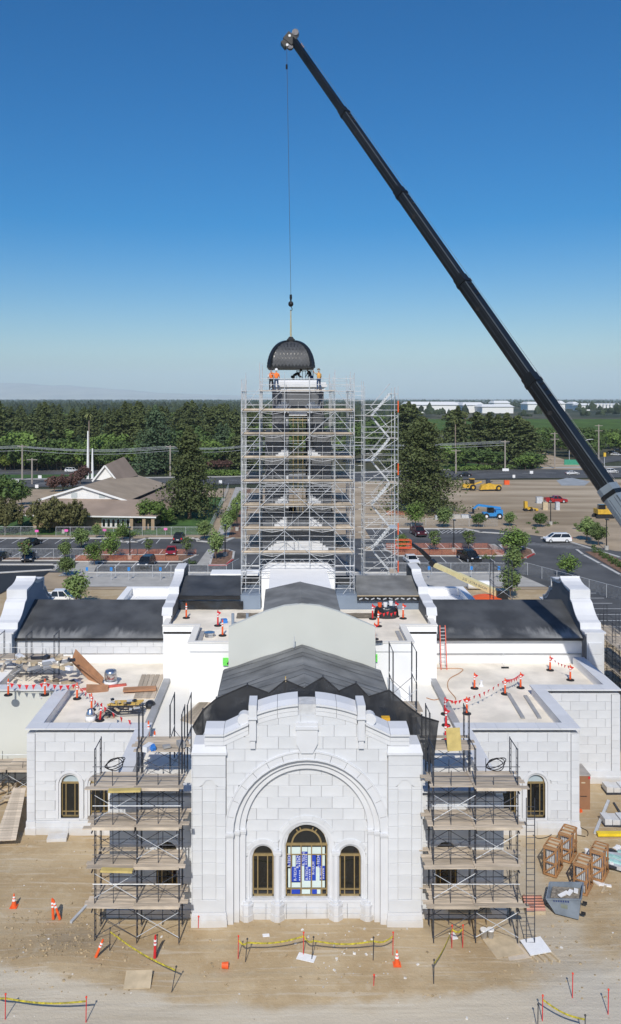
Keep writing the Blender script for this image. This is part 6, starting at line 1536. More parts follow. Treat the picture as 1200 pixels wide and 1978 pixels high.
# ================================================================ clutter on the scaffold decks and roofs
for k in range(26):
    px, py = rnd.uniform(2,140), rnd.uniform(1268,1296); g = G(px,py,7.68); m = MB(); m.cbox(g+Vector((0,0,.1)), rnd.uniform(.3,1.2), rnd.uniform(.15,.5), rnd.uniform(.08,.3), rnd.uniform(0,3), rnd.uniform(-.3,.3)); c_ = rnd.choice(['tan','brown','black','grey','white']); lab = 'loose %s piece on the %s of the left roof scaffold deck' % (c_, third(px,2,140)); m.build('deck_scrap', dict(tan=ply_pale, brown=plank_m, black=dark_steel, grey=coping_grey, white=whitep)[c_], label=lab, cat='scrap', group=lab.replace('piece','pieces'))
for k in range(12):
    px, py, z = rnd.choice(((rnd.uniform(280,360),rnd.uniform(1440,1452),8.1),(rnd.uniform(838,900),rnd.uniform(1430,1452),8.1),(rnd.uniform(742,780),rnd.uniform(1330,1362),6.1))); g = G(px,py,z); m = MB(); m.cbox(g+Vector((0,0,.12)), rnd.uniform(.2,.7), rnd.uniform(.15,.4), rnd.uniform(.1,.3), rnd.uniform(0,3)); m.build('deck_scrap', rnd.choice([ply_pale, coping_grey, dark_steel, bluep, whitep]), label='small loose piece on a roof scaffold %s of the black net' % ('left' if px < 500 else 'right'), cat='scrap', group='loose pieces %s of the black net' % ('left' if px < 500 else 'right'))
for (px, py, z, w_, h, rz_, mt_, lab) in ((762,1356,6.2,.9,1.7,.3,galv,'pale grey panel leaning in the scaffold right of the nave roof'),(795,1400,6.2,.7,1.3,-.2,ply,'brown plywood leaning below the right nave scaffold'),(878,1452,8.0,.8,1.2,.1,mat('ochre_board', (.55,.43,.16), .8, .1, 3),'ochre board leaning on the rear scaffold at the right')):
    g = G(px,py,z); m = MB(); m.cbox(g+Vector((0,.2,h/2)), w_, .05, h, rz_, -.28); m.build('leaning_panel', mt_, label=lab, cat='panel')
for (px, py, rz_, lab) in ((240,1531,.05,'ochre plank bundle on the top deck of the left scaffold'),(225,1686,-.05,'ochre strip on the second deck of the left scaffold')):
    g = G(px,py,8.0 if py < 1600 else 4.05); m = MB(); m.cbox(g+Vector((0,.1,.06)), 1.6, .3, .1, rz_); m.build('plank_bundle', MATS['ochre_board'], label=lab, cat='planks')
m = MB(); p = A(745,1392,45.0); m.cbox(p+Vector((0,.0,.1)), .45,.35,.2); m.build('yellow_case', mat('yellow_case_paint', (.75,.42,.04), .5, .08, 4), label='small yellow case on the right shoulder coping of the gable', cat='case')
for (px, py, z, lab) in ((222,1486,8.0,'coiled black cable on the top of the left scaffold'),(958,1487,8.0,'coiled black cable on the top of the right scaffold')):
    g = G(px,py,z); m = MB()
    for q in range(3): m.path([g+Vector(((.42+.06*q)*math.cos(t*.45), .25*math.sin(t*.45), .25+.22*math.sin(t*.45+.6*q)+.05*q)) for t in range(15)], .025, 5)
    m.build('cable_coil', rubber, label=lab, cat='cable')
# ================================================================ trees
tr = random.Random(21)
def leafq(m, c, n, s, stretch=1.0):
    "one leaf-sized facet at c facing roughly n"
    a = n.cross(Vector((tr.uniform(-1,1), tr.uniform(-1,1), tr.uniform(-1,1))))
    if a.length < .05: a = Vector((1,0,0))
    a.normalize(); b = n.cross(a).normalized(); a *= s*.5*tr.uniform(.7,1.3); b *= s*.5*stretch*tr.uniform(.7,1.3)
    m.add([c-a*.9-b*.6, c+a-b*.3, c+a*.5+b, c-a*.6+b*.8], [(0,1,2,3)])
def rdir():
    z = tr.uniform(-1,1); t = tr.uniform(0,2*math.pi); q = math.sqrt(1-z*z); return Vector((q*math.cos(t), q*math.sin(t), z))
def clump(m, c, r, n, s, flat_=1.0):
    for _ in range(n):
        d = rdir(); rr = r*tr.uniform(.55,1.05)
        p = c+Vector((d.x*rr, d.y*rr, d.z*rr*flat_)); nn = (d+rdir()*.7+Vector((0,0,.35))).normalized(); leafq(m, p, nn, s)
def tree_proto(name, crown, trunk, fol, bk=None):
    "hidden-free prototype: returned unlinked data to be placed"
    return (crown.mesh(name+'_crown', fol), trunk.mesh(name+'_trunk', bk or bark))
def conifer(H, Rm, nb, per, s, top=.0, low=.08, full=.85):
    m = MB(); t = MB(); t.tube((0,0,-.3),(0,0,H*.55),Rm*.075,7,Rm*.04); t.tube((0,0,H*.55),(0,0,H*.95),Rm*.04,5,.03)
    for k in range(nb):
        f = (k+tr.random())/nb; z = H*(low+(1-low)*f); env = Rm*((1-f)**full)*(1.0+.25*math.sin(f*23+tr.random()*2)) + .12*Rm*(1-f)
        a = tr.uniform(0,2*math.pi); L = env*tr.uniform(.65,1.12)
        for q in range(per):
            t_ = (q+.7)/per; rr = L*t_; c = Vector((rr*math.cos(a), rr*math.sin(a), z-.16*L*t_*t_+.05*L))
            cl = max(.35, .34*L*(.55+.5*t_)); clump(m, c, cl, 7, s, .45)
        if k % 3 == 0: t.tube((0,0,z),(L*.7*math.cos(a),L*.7*math.sin(a),z-.05*L),.05*Rm*.3,4,.02)
    return m, t
def broad(H, Rx, th, ncl, n, s, seedshape=1.0, lob=.36, trunk_r=.16, Rz=None):
    m = MB(); t = MB(); cz = th+(H-th)*.5; Rz = Rz or (H-th)*.5
    t.tube((0,0,-.2),(0,0,th+Rz*.5),trunk_r,7,trunk_r*.55)
    for k in range(6):
        a = k*1.05+tr.random(); e = Vector((Rx*.6*math.cos(a), Rx*.6*math.sin(a), cz+Rz*tr.uniform(-.1,.5))); t.tube((0,0,th*.9),e,trunk_r*.45,5,.03)
    for k in range(ncl):
        d = rdir(); rr = tr.uniform(.35,.92); c = Vector((d.x*Rx*rr, d.y*Rx*rr, cz+d.z*Rz*rr)); clump(m, c, lob*min(Rx,Rz)*tr.uniform(.65,1.25), n, s, .85)
    return m, t
def palm(H):
    m = MB(); t = MB(); t.tube((0,0,-.2),(0,0,H),.28,7,.2)
    for k in range(26):
        a = tr.uniform(0,6.28); el = tr.uniform(-.5,1.2); L = 2.0; prev = Vector((0,0,H))
        for q in range(4):
            e = el-q*.45; nx_ = prev+Vector((math.cos(a)*math.cos(e), math.sin(a)*math.cos(e), math.sin(e)))*L/4; w_ = Vector((-math.sin(a), math.cos(a), 0))*(.42-.09*q); m.add([prev-w_,prev+w_,nx_+w_*.75,nx_-w_*.75],[(0,1,2,3)]); prev = nx_
    for k in range(40): d = rdir(); leafq(m, Vector((d.x*.45,d.y*.45,H-.9+d.z*.7)), d, .5)
    return m, t
PROTO = {}
def proto(key, mt_, mk, bk=None): a, b = mk; PROTO[key] = tree_proto(key, a, b, mt_, bk)
proto('redwood', f_conifer, conifer(20, 4.4, 160, 4, .62, full=.62))
proto('redwood2', f_conifer, conifer(18, 4.4, 140, 4, .66, full=.45))
proto('cedar', f_conifer2, conifer(17, 5.4, 120, 4, .7, full=.75))
proto('hero_redwood', f_conifer, conifer(19, 5.2, 420, 5, .42, full=.62))
proto('hero_redwood2', f_conifer, conifer(23, 6.4, 620, 5, .44, full=.45, low=.05))
proto('deodar', f_conifer2, conifer(20, 7.0, 330, 5, .5, full=.8))
proto('oak', f_oak, broad(9, 4.6, 2.2, 70, 26, .62))
proto('oak2', f_green, broad(8, 4.2, 2.0, 60, 26, .6))
proto('lime_tree', f_lime, broad(8, 4.0, 1.8, 60, 26, .55))
proto('young', f_young, broad(4.4, 1.55, .95, 75, 30, .27, lob=.40, trunk_r=.07))
proto('young2', f_young, broad(5.2, 1.6, 1.1, 80, 30, .28, lob=.40, trunk_r=.08, Rz=2.0))
proto('sapling', f_young, broad(4.2, 1.05, 1.3, 34, 17, .22, lob=.40, trunk_r=.06))
proto('young3', f_young, broad(5.0, 1.25, 1.0, 46, 30, .27, lob=.55, trunk_r=.08, Rz=2.0))
proto('young4', f_green, broad(4.6, 1.6, 1.0, 40, 34, .26, lob=.5, trunk_r=.08))
proto('round_shrub', f_olive, broad(5.8, 5.0, .7, 120, 40, .42, lob=.30, trunk_r=.2))
proto('myrtle', f_purple, broad(4.5, 2.3, 1.0, 50, 26, .42))
proto('garden_tree', f_green, broad(6.0, 3.1, 1.2, 80, 26, .42))
proto('palm', f_palm, palm(17), palm_bark)
def tree(key, pos, h, label, group=None, wide=1.0, cat='tree', name=None):
    cm, tm = PROTO[key]; h0 = max(v.co.z for v in cm.vertices) if key not in H0 else H0[key]; H0[key] = h0
    S = thing(name or {'redwood':'redwood_tree','redwood2':'redwood_tree','hero_redwood':'redwood_tree','hero_redwood2':'redwood_tree','cedar':'cedar_tree','deodar':'cedar_tree','palm':'palm_tree','round_shrub':'large_shrub','myrtle':'purple_leaved_tree'}.get(key, 'leafy_tree'), label, cat, pos, group, tr.uniform(0,6.28))
    s = h/h0; S.scale = (s*wide, s*wide, s)
    for nm, me in (('crown', cm), ('trunk', tm)): o = bpy.data.objects.new(nm, me); C.objects.link(o); o.parent = S
    return S
H0 = {}
# young trees in the parking lots (pixel of foot, pixel of top)
YG = 'young trees in the parking lot'
def yt(px, pyb, pyt, key, label, wide=1.0):
    p = G(px, pyb); p.z = 0; h = (pyb-pyt)*p.y/F
    if key in ('young','young2'): key = tr.choice([key, key, 'young3', 'young4'])
    return tree(key, p, h, label, YG, wide)
for a in ((147,1171,1100,'young2','large green tree behind the left end gable, beside the white truck',1.25),(128,1113,1073,'young','young tree directly above the largest left tree, on the pale ramp',1.15),(125,1081,1041,'young','young tree on the kerb left of the orange net',1.15),
    (48,1087,1042,'sapling','slim young tree beside the parked dark car at the far left',1.3),(157,1060,1017,'young','young tree at the left of the three by the church fence',1.15),(182,1092,1042,'young2','pale young tree at the left end of the orange net',1.15),
    (214,1082,1026,'young2','tall young tree behind the left orange net',1.0),(186,1040,1008,'young','small young tree between church shrubs and lot',1.1),(237,1042,1007,'young','small young tree beside the church entrance',1.1),
    (288,1072,1040,'sapling','thin sapling in the orange net left of the red car',1.2),(361,1076,1036,'sapling','thin sapling in the orange net right of the red car',1.3),(395,1042,1003,'young','young tree on the kerb corner left of the path',1.15),
    (417,1082,1018,'young2','young tree on the middle island by the lamp post',.95),(438,1036,990,'young2','young tree in the row along the garden path, nearest',.95),(448,1018,975,'young2','young tree in the row along the garden path, second',.95),(457,1000,960,'young2','young tree in the row along the garden path, third',.95),(464,985,948,'young2','young tree in the row along the garden path, farthest',.95),
    (803,1018,966,'young2','bright young tree right of the stair tower',1.15),(841,990,955,'young','young tree beside the big right redwood',1.2),(858,1019,978,'young','young tree in the row along the right lot fence, second',1.1),(925,1018,990,'oak','round dark young tree in front of the blue telehandler',1.0),
    (985,1016,987,'young','small round young tree right of the telehandler',1.15),(1044,1018,990,'oak','round dark young tree below the red truck',1.0),(839,1068,1024,'sapling','sapling inside the right orange net',1.3),(905,1065,1024,'sapling','sapling behind the black pickup',1.4),
    (776,1068,1030,'young','young tree behind the boom lift basket',1.1),(992,1072,1016,'young2','dense young tree at the back of the round island',1.45),(1005,1065,1024,'young','young tree on the right of the round island',1.2),(992,1112,1052,'young2','dense young tree in the middle of the right row',1.2),(986,1155,1092,'young2','large young tree beside the orange boom lift',1.25),
    (1098,1114,1068,'young','young tree behind the right end gable',1.35),(1134,1044,997,'young2','young tree right of the white van',1.25),(1156,1053,1008,'young2','young tree beside the right lamp post',1.2),(1112,1022,1010,'sapling','small sapling behind the white van',1.5)):
    yt(a[0], a[1], a[2], a[3], a[4], a[5] if len(a) > 5 else 1)
# church planting and near evergreens
tree('hero_redwood', G(366,1002), 21.5, wide=1.12, label='big dark redwood standing right of the brown roofed church')
tree('hero_redwood2', G(816,990), 23.5, 'huge dark redwood standing right of the scaffold stair tower', wide=1.30)
tree('deodar', G(300,915), 25.5, wide=1.25, label= 'broad blue-green cedar with layered boughs behind the church')
tree('round_shrub', G(96,1028), 7.6, wide=.80, label= 'large rounded olive-purple shrub in front of the church, left half'); tree('round_shrub', G(141,1027), 6.9, 'large rounded olive shrub in front of the church, right half', wide=.66)
tree('round_shrub', G(10,1030), 7.6, 'rounded dark olive shrub at the left edge beside the church', wide=.7); tree('garden_tree', G(290,1020), 6.4, 'loose green tree at the right corner of the church', wide=1.1); tree('garden_tree', G(318,1016), 4.4, 'low spreading green bush right of the church corner tree')
tree('oak', G(10,990), 9.5, 'dark leafy tree at the left edge behind the church'); tree('oak', G(42,975), 5.0, 'dark round bush left of the church roof')
for px, py in ((105,950),(122,948),(140,946),(155,935),(163,925)): tree('myrtle', G(px,py), 5.0, 'purple-brown leafed tree in the row behind the church roof', 'purple trees behind the church')
for px in (410,425,440): tree('myrtle', G(px,909), 4.4, 'dark red leafed tree in the row across the road', 'red leafed trees across the road')
# the wood beyond the road, tree by tree
placed = []
def far_tree(key, X, Y, h, label, group, wide=1.0):
    placed.append((X, Y)); tree(key, (X, Y, -.1), h, label, group, wide)
def scatter(n, pxr, Yr, kinds, hs, mind, label_of, group):
    k = 0; tries = 0
    while k < n and tries < n*30:
        tries += 1; Y = tr.uniform(*Yr); px = tr.uniform(*pxr); X = (px-CX)*Y/F
        if any(abs(X-a) < mind and abs(Y-b) < mind for a, b in placed): continue
        key = tr.choice(kinds)
        row = 'front row of' if Y < 360 else 'second row of' if Y < 430 else 'middle of' if Y < 560 else 'back of' if Y < 720 else 'farthest part of'
        spot = 'left of the palm' if px < 165 else 'above the church belfry' if px < 260 else 'above the blue-green cedar' if px < 340 else 'above the church redwood' if px < 400 else 'left of the tower' if px < 465 else 'seen through the tower scaffold' if px < 690 else 'behind the stair tower'
        far_tree(key, X, Y, tr.uniform(*hs[key]), '%s, %s the wood, %s' % (label_of[key].split(' in the')[0], row, spot), group, tr.uniform(1.0,1.4)); k += 1
hs = {'redwood':(14,24),'redwood2':(12,22),'cedar':(11,19),'oak':(8,17),'oak2':(8,15),'lime_tree':(7,12)}
lb = {'redwood':'tall dark conifer in the dense wood beyond the road','redwood2':'dark full conifer in the dense wood beyond the road','cedar':'blue-green conifer in the dense wood beyond the road','oak':'dark rounded leafy tree in the wood beyond the road','oak2':'mid green leafy tree in the wood beyond the road','lime_tree':'yellow-green leafy tree in the wood beyond the road'}
con = ['redwood','redwood','redwood2','redwood2','cedar','oak','oak2','oak']
mix_ = ['redwood','redwood2','cedar','oak','oak2','oak2','lime_tree']
GW = 'wood beyond the road'
for px, key, h in ((10,'lime_tree',7),(28,'oak2',8),(62,'lime_tree',9),(80,'lime_tree',8.5),(100,'oak',9.5),(118,'oak',10),(135,'oak',9.5),(152,'lime_tree',9),(190,'oak2',8),(215,'oak',9),(240,'lime_tree',9),(-8,'oak',11),(20,'oak',12),(46,'oak2',11),(72,'oak',12),(92,'oak2',11),(110,'oak',13),(127,'oak2',12),(145,'oak',12),(165,'oak2',10),(182,'oak',11),(202,'oak2',12),(228,'oak',12),(252,'oak',11),(270,'oak2',10)): p = G(px,907+tr.uniform(-3,3)); far_tree(key, p.x, p.y, h, {'lime_tree':'yellow-green street tree across the road on the left','oak':'dark street tree across the road on the left','oak2':'mid green street tree across the road on the left'}[key]+', '+('at the picture edge' if px < 30 else 'around the first utility pole' if px < 75 else 'right of the first pole' if px < 125 else 'left of the spire' if px < 168 else 'right of the spire' if px < 210 else 'behind the belfry'), 'street trees across the road')
hs = dict(hs, redwood=(18,24.5), redwood2=(17,23)); scatter(30, (-40,470), (318,345), ['redwood','redwood2','oak','oak2','oak','cedar'], hs, 6, lb, GW); scatter(34, (-40,470), (345,400), con, hs, 7, lb, GW); scatter(62, (-60,500), (400,520), con, hs, 7, lb, GW); scatter(62, (-60,520), (520,700), mix_+['redwood'], hs, 9, lb, GW); scatter(55, (-60,560), (700,950), mix_, hs, 11, lb, GW)
hs = dict(hs, redwood=(23,27.5), redwood2=(21,26)); scatter(26, (-40,480), (345,560), ['redwood','redwood','redwood2'], hs, 5, lb, GW); hs = dict(hs, redwood=(16,24), redwood2=(15,22))
scatter(24, (470,790), (335,480), ['redwood','redwood2','oak','oak2','oak'], hs, 8, lb, GW); scatter(26, (470,800), (480,800), mix_, hs, 10, lb, GW)
lbr = {'redwood':'tall dark conifer in the belt behind the graded field','redwood2':'dark full conifer in the belt behind the graded field','oak':'dark rounded tree in the belt behind the graded field','oak2':'mid green tree in the belt behind the graded field','lime_tree':'yellow-green tree in the belt behind the graded field'}
GR = 'tree belt behind the graded field'
for px, py, key, h, wd in ((885,893,'redwood',21.5,1.1),(876,893,'redwood2',20,1.1),(922,890,'redwood2',19,1.2),(945,888,'redwood',19,1.2),(962,890,'redwood2',18,1.1),(980,893,'redwood',19,1.2),(1000,895,'redwood2',18,1.3),(1018,897,'redwood2',16,1.3),(865,897,'oak2',9,1),(900,903,'oak',8.5,1.5),(925,905,'oak',8.5,1.5),(945,905,'oak',8,1.5),(880,905,'oak2',8,1.1),(1015,907,'oak2',6,1.1),(1030,905,'oak',7,1.1),(800,880,'redwood',22,1.2),(780,880,'redwood2',22,1.2),(790,865,'redwood',23,1.1)):
    p = G(px,py); far_tree(key, p.x, p.y, h*(1.15 if 'red' in key else 1), '%s, %s' % (lbr[key], 'beside the huge redwood' if px < 830 else 'left of the palms' if px < 878 else 'among the palms' if px < 910 else 'left of the utility pole' if px < 960 else 'at the utility pole' if px < 990 else 'near the dirt lane'), GR, wd*1.3)
for px, py, h, lab in ((880,898,19.5,'tall thin palm left of the pair beyond the right road'),(893,890,22.0,'tall palm with bright crown, left of the close pair'),(899,888,22.0,'tall palm with bright crown, right of the close pair'),(172,912,22.5,'tall palm rising behind the white church spire')): p = G(px,py); tree('palm', p, h, lab, 'tall palms')
for k in range(46):
    px = tr.uniform(1010,1230); py = tr.uniform(855,892)
    if px < 1100 and py > 880: continue
    if px > 1150 and py > 880: continue
    p = G(px,py); key = 'lime_tree' if (px > 1100 and py < 862 and tr.random() < .8) else tr.choice(['oak','oak','oak2','oak']); far_tree(key, p.x, p.y, tr.uniform(8,12.5) if key != 'lime_tree' else tr.uniform(7,10), {'oak':'dark leafy tree in the grove behind the crane boom','oak2':'mid green leafy tree in the grove behind the crane boom','lime_tree':'yellow-green tree in the grove at the right edge'}[key]+', '+('back' if py < 866 else 'middle' if py < 880 else 'front')+(' left of the boom' if px < 1075 else ' behind the boom' if px < 1130 else ' right of the boom'), 'grove behind the crane boom', tr.uniform(1,1.3))
# far woods as one mass
m = MB()
ico = [(0,0,1),(.894,0,.447),(.276,.851,.447),(-.724,.526,.447),(-.724,-.526,.447),(.276,-.851,.447),(.724,.526,-.3),(-.276,.851,-.3),(-.894,0,-.3),(-.276,-.851,-.3),(.724,-.526,-.3)]
icf = [(0,1,2),(0,2,3),(0,3,4),(0,4,5),(0,5,1),(1,6,2),(2,6,7),(2,7,3),(3,7,8),(3,8,4),(4,8,9),(4,9,5),(5,9,10),(5,10,1),(1,10,6)]
def blob(X, Y, r, h):
    a = tr.uniform(0,6.3); ca, sa = math.cos(a), math.sin(a)
    q = [tr.uniform(.7,1.25) for _ in ico]
    m.add([(X+(x*ca-y*sa)*r*k, Y+(x*sa+y*ca)*r*k, h*.45+z*h*.55*k) for (x,y,z), k in zip(ico, q)], icf)
for k in range(9000):
    t_ = tr.random(); Y = 950*(14.0**(t_**1.15)); px = tr.uniform(-250,1400)
    if px > 800 and Y < 1180: continue
    if px > 790 and 1180 < Y < 2100 and tr.random() < .75: continue
    dens = mnoise.noise(((px-CX)*Y/F*.004, Y*.0022, 0))
    if dens < -.22 and px < 800: continue
    if dens < .05 and px > 800: continue
    for q in range(2): blob((px-CX)*Y/F+tr.uniform(-14,14), Y+tr.uniform(-14,14), tr.uniform(3,7)*(1+Y/9000), tr.choice([7,9,10,12,14,16,19])*tr.uniform(.85,1.1)*(1+.10*(Y > 4000)))
m.build('distant_wood', f_far, label='far off woods and orchards fading to the horizon', kind='stuff')
# low shrubs and hedges
def hedge(name, a, b, h, w_, mt_, label, n=160, s=.4):
    p, q = G(*a), G(*b); mm = MB()
    for k in range(n): c = p.lerp(q, tr.random())+Vector((tr.uniform(-w_,w_), tr.uniform(-w_,w_), h*tr.uniform(.25,.75))); clump(mm, c, h*.35, 8, s)
    mm.build(name, mt_, label=label, cat='hedge')
hedge('hedge', (395,919), (468,919), 2.2, 1.5, f_green, 'clipped green hedge across the road behind the garden path', 260, .5); hedge('hedge', (206,1036), (262,1036), .9, .5, f_green, 'low green hedge along the church wall', 120, .25); hedge('hedge', (940,907), (1035,905), 2.0, 2.0, f_oak, 'dark hedge along the road under the belt of conifers', 300, .5)
hedge('hedge', (870,910), (945,907), 1.8, 1.5, f_green, 'green verge hedge along the road beneath the palms', 260, .5)
for row in range(3):
    for k in range(9):
        p = G(1150+k*9-row*2,1068+k*5.5-row*5); mm = MB()
        for q in range(5): clump(mm, p+Vector((tr.uniform(-.3,.3),tr.uniform(-.3,.3),.3)), .32, 14, .2)
        mm.build('shrub', f_oak, label='%s shrub along the %s row of the bed by the right drive' % (ORD[k], ['near','middle','far'][row]), cat='shrub', group='shrubs in the right drive bed')
for (px, py) in ((1048,1012),(1060,1016),(1075,1012),(1030,1022),(1040,1030),(1020,1012)):
    p = G(px,py); mm = MB()
    for q in range(4): clump(mm, p+Vector((tr.uniform(-.5,.5),tr.uniform(-.5,.5),.25)), .35, 14, .2)
    mm.build('shrub', f_oak, label='low grey-green shrub in the bed behind the white van', cat='shrub', group='shrubs behind the white van')
for k in range(26):
    p = G(tr.uniform(905,960),tr.uniform(1074,1082)) if k > 8 else G(tr.uniform(355,378),tr.uniform(1084,1091)); mm = MB(); clump(mm, p+Vector((0,0,.3)), .3, 16, .2); mm.build('shrub', f_oak, label='small shrub in the mulch of the parking islands', cat='shrub', group='shrubs in the parking islands')

# ================================================================ church on the left
CH = thing('church', 'low church with broad brown hipped roofs, white front gable and small steep belfry gable', 'building', G(150,1022))
def cp(m, name, mt_): return m.build(name, mt_, CH)
cx0, cy0 = G(150,1022).x, G(150,1022).y
th_ = R(-6.0)
def lc(x, y, z): c_, s_ = math.cos(th_), math.sin(th_); return (cx0+x*c_-y*s_, cy0+x*s_+y*c_, z)
def quadm(pts, th=.18):
    mm = MB(); P = [Vector(p) for p in pts]; n = (P[1]-P[0]).cross(P[2]-P[0]).normalized()*th
    if n.z < 0: n = -n
    k = len(P); mm.add([p for p in P]+[p+n for p in P], [tuple(range(k)), tuple(range(2*k-1,k-1,-1))]+[(i,k+i,k+(i+1)%k,(i+1)%k) for i in range(k)]); return mm
# walls
m = MB(); m.hexa([lc(-10,1.6,-.1),lc(15,1.6,-.1),lc(15,44,-.1),lc(-10,44,-.1),lc(-10,1.6,2.7),lc(15,1.6,2.7),lc(15,44,2.7),lc(-10,44,2.7)]); cp(m, 'wall', brickm)
# skirt roof
zE, zT = 2.75, 5.1
cp(quadm([lc(-15.5,0,zE),lc(17,0,zE),lc(10.5,9.5,zT),lc(-9.5,9.5,zT)]), 'skirt_roof', tan_roof2); cp(quadm([lc(17,0,zE),lc(17,46,zE),lc(10.5,46,zT),lc(10.5,9.5,zT)]), 'skirt_roof', tan_roof2); cp(quadm([lc(-15.5,0,zE),lc(-9.5,9.5,zT),lc(-9.5,46,zT),lc(-15.5,46,zE)]), 'skirt_roof', tan_roof2)
m = MB(); m.bar(lc(-15.5,-.05,zE-.02), lc(17,-.05,zE-.02), .12, .28); cp(m, 'fascia', white_paint)
# upper gabled hall
gx0, gx1, gc, zg0, zgr = -11.4, 7.4, -2.2, 5.0, 8.0
m = MB(); m.add([lc(gx0+.4,9.4,zg0),lc(gx1-.4,9.4,zg0),lc(gc,9.4,zgr-.1),lc(gx0+.4,9.9,zg0),lc(gx1-.4,9.9,zg0),lc(gc,9.9,zgr-.1)],[(0,1,2),(3,5,4),(0,3,4,1),(1,4,5,2),(2,5,3,0)]); cp(m, 'gable', white_paint)
cp(quadm([lc(gx0-.9,8.9,zg0-.15),lc(gc,8.9,zgr),lc(gc,44,zgr),lc(gx0-.9,44,zg0-.15)]), 'upper_roof', tan_roof); cp(quadm([lc(gx1+.9,8.9,zg0-.15),lc(gx1+.9,44,zg0-.15),lc(gc,44,zgr),lc(gc,8.9,zgr)]), 'upper_roof', tan_roof)
for a, b in (((gx0-.9,zg0-.15),(gc,zgr)),((gx1+.9,zg0-.15),(gc,zgr))): m = MB(); m.bar(lc(a[0],8.85,a[1]), lc(b[0],8.85,b[1]), .1, .42); cp(m, 'bargeboard', white_paint)
m = MB(); m.bar(lc(gx1+.95,9.2,zg0-.35), lc(gx1+.95,44,zg0-.35), .2, .55); cp(m, 'gutter', rubber)
for x in (-4.2, 2.2): m = MB(); m.hexa([lc(x-.7,9.34,5.5),lc(x+.7,9.34,5.5),lc(x+.7,9.42,5.5),lc(x-.7,9.42,5.5),lc(x-.7,9.34,6.6),lc(x+.7,9.34,6.6),lc(x+.7,9.42,6.6),lc(x-.7,9.42,6.6)]); cp(m, 'louvre', mat('louvre_%d' % int(x*10), (.48,.52,.52), .7, .05, 3))
# belfry gable
bx0, bx1, bc, by, bz0, bz1 = -7.0, -.6, -3.8, 30, 7.4, 11.0
m = MB(); m.add([lc(bx0+.5,by,bz0),lc(bx1-.5,by,bz0),lc(bc,by,bz1-.3),lc(bx0+.5,by+.4,bz0),lc(bx1-.5,by+.4,bz0),lc(bc,by+.4,bz1-.3)],[(0,1,2),(3,5,4),(0,3,4,1),(1,4,5,2),(2,5,3,0)]); cp(m, 'belfry_gable', white_paint)
cp(quadm([lc(bx0,by-.5,bz0-.3),lc(bc,by-.5,bz1),lc(bc+1,by+12,bz1+1.2),lc(bx0,by+12,bz0)]), 'belfry_roof', tan_roof2); cp(quadm([lc(bx1,by-.5,bz0-.3),lc(bx1+1.5,by+12,bz0),lc(bc+1,by+12,bz1+1.2),lc(bc,by-.5,bz1)]), 'belfry_roof', tan_roof2)
for a, b in (((bx0,bz0-.3),(bc,bz1)),((bx1,bz0-.3),(bc,bz1))): m = MB(); m.bar(lc(a[0],by-.55,a[1]), lc(b[0],by-.55,b[1]), .1, .4); cp(m, 'bargeboard', white_paint)
for k in range(6): m = MB(); x = 5.2+k*1.05; m.add([lc(x-.28,1.5,.4),lc(x+.28,1.5,.4),lc(x+.28,1.5,1.7),lc(x+.14,1.5,1.95),lc(x-.14,1.5,1.95),lc(x-.28,1.5,1.7)],[tuple(range(6))]); wf = cp(m, 'window', glass); mm = MB(); mm.hexa([lc(x-.48,1.56,.2),lc(x+.48,1.56,.2),lc(x+.48,1.6,.2),lc(x-.48,1.6,.2),lc(x-.48,1.56,2.2),lc(x+.48,1.56,2.2),lc(x+.48,1.6,2.2),lc(x-.48,1.6,2.2)]); mm.build('window_panel', white_paint, wf)
for x in (11.6,14.3,16.2,-9.5): m = MB(); m.hexa([lc(x-.35,.2,-.1),lc(x+.35,.2,-.1),lc(x+.35,.9,-.1),lc(x-.35,.9,-.1),lc(x-.35,.2,2.7),lc(x+.35,.2,2.7),lc(x+.35,.9,2.7),lc(x-.35,.9,2.7)]); cp(m, 'porch_pier', brickm)
m = MB(); m.hexa([lc(11.9,1.5,0),lc(14.2,1.5,0),lc(14.2,1.62,0),lc(11.9,1.62,0),lc(11.9,1.5,2.4),lc(14.2,1.5,2.4),lc(14.2,1.62,2.4),lc(11.9,1.62,2.4)]); cp(m, 'entrance', rubber)
# spire
p = G(173,925); S = thing('church_spire', 'slender white twin-finned church spire behind the roof', 'spire', p)
for dx, zt in ((-.55,16.5),(1.0,10.5)):
    m = MB(); m.hexa([(p.x+dx-.42,p.y-.4,0),(p.x+dx+.42,p.y-.4,0),(p.x+dx+.42,p.y+.4,0),(p.x+dx-.42,p.y+.4,0),(p.x+dx-.18,p.y-.15,zt),(p.x+dx+.18,p.y-.15,zt),(p.x+dx+.18,p.y+.15,zt),(p.x+dx-.18,p.y+.15,zt)]); m.build('fin', white_paint, S)

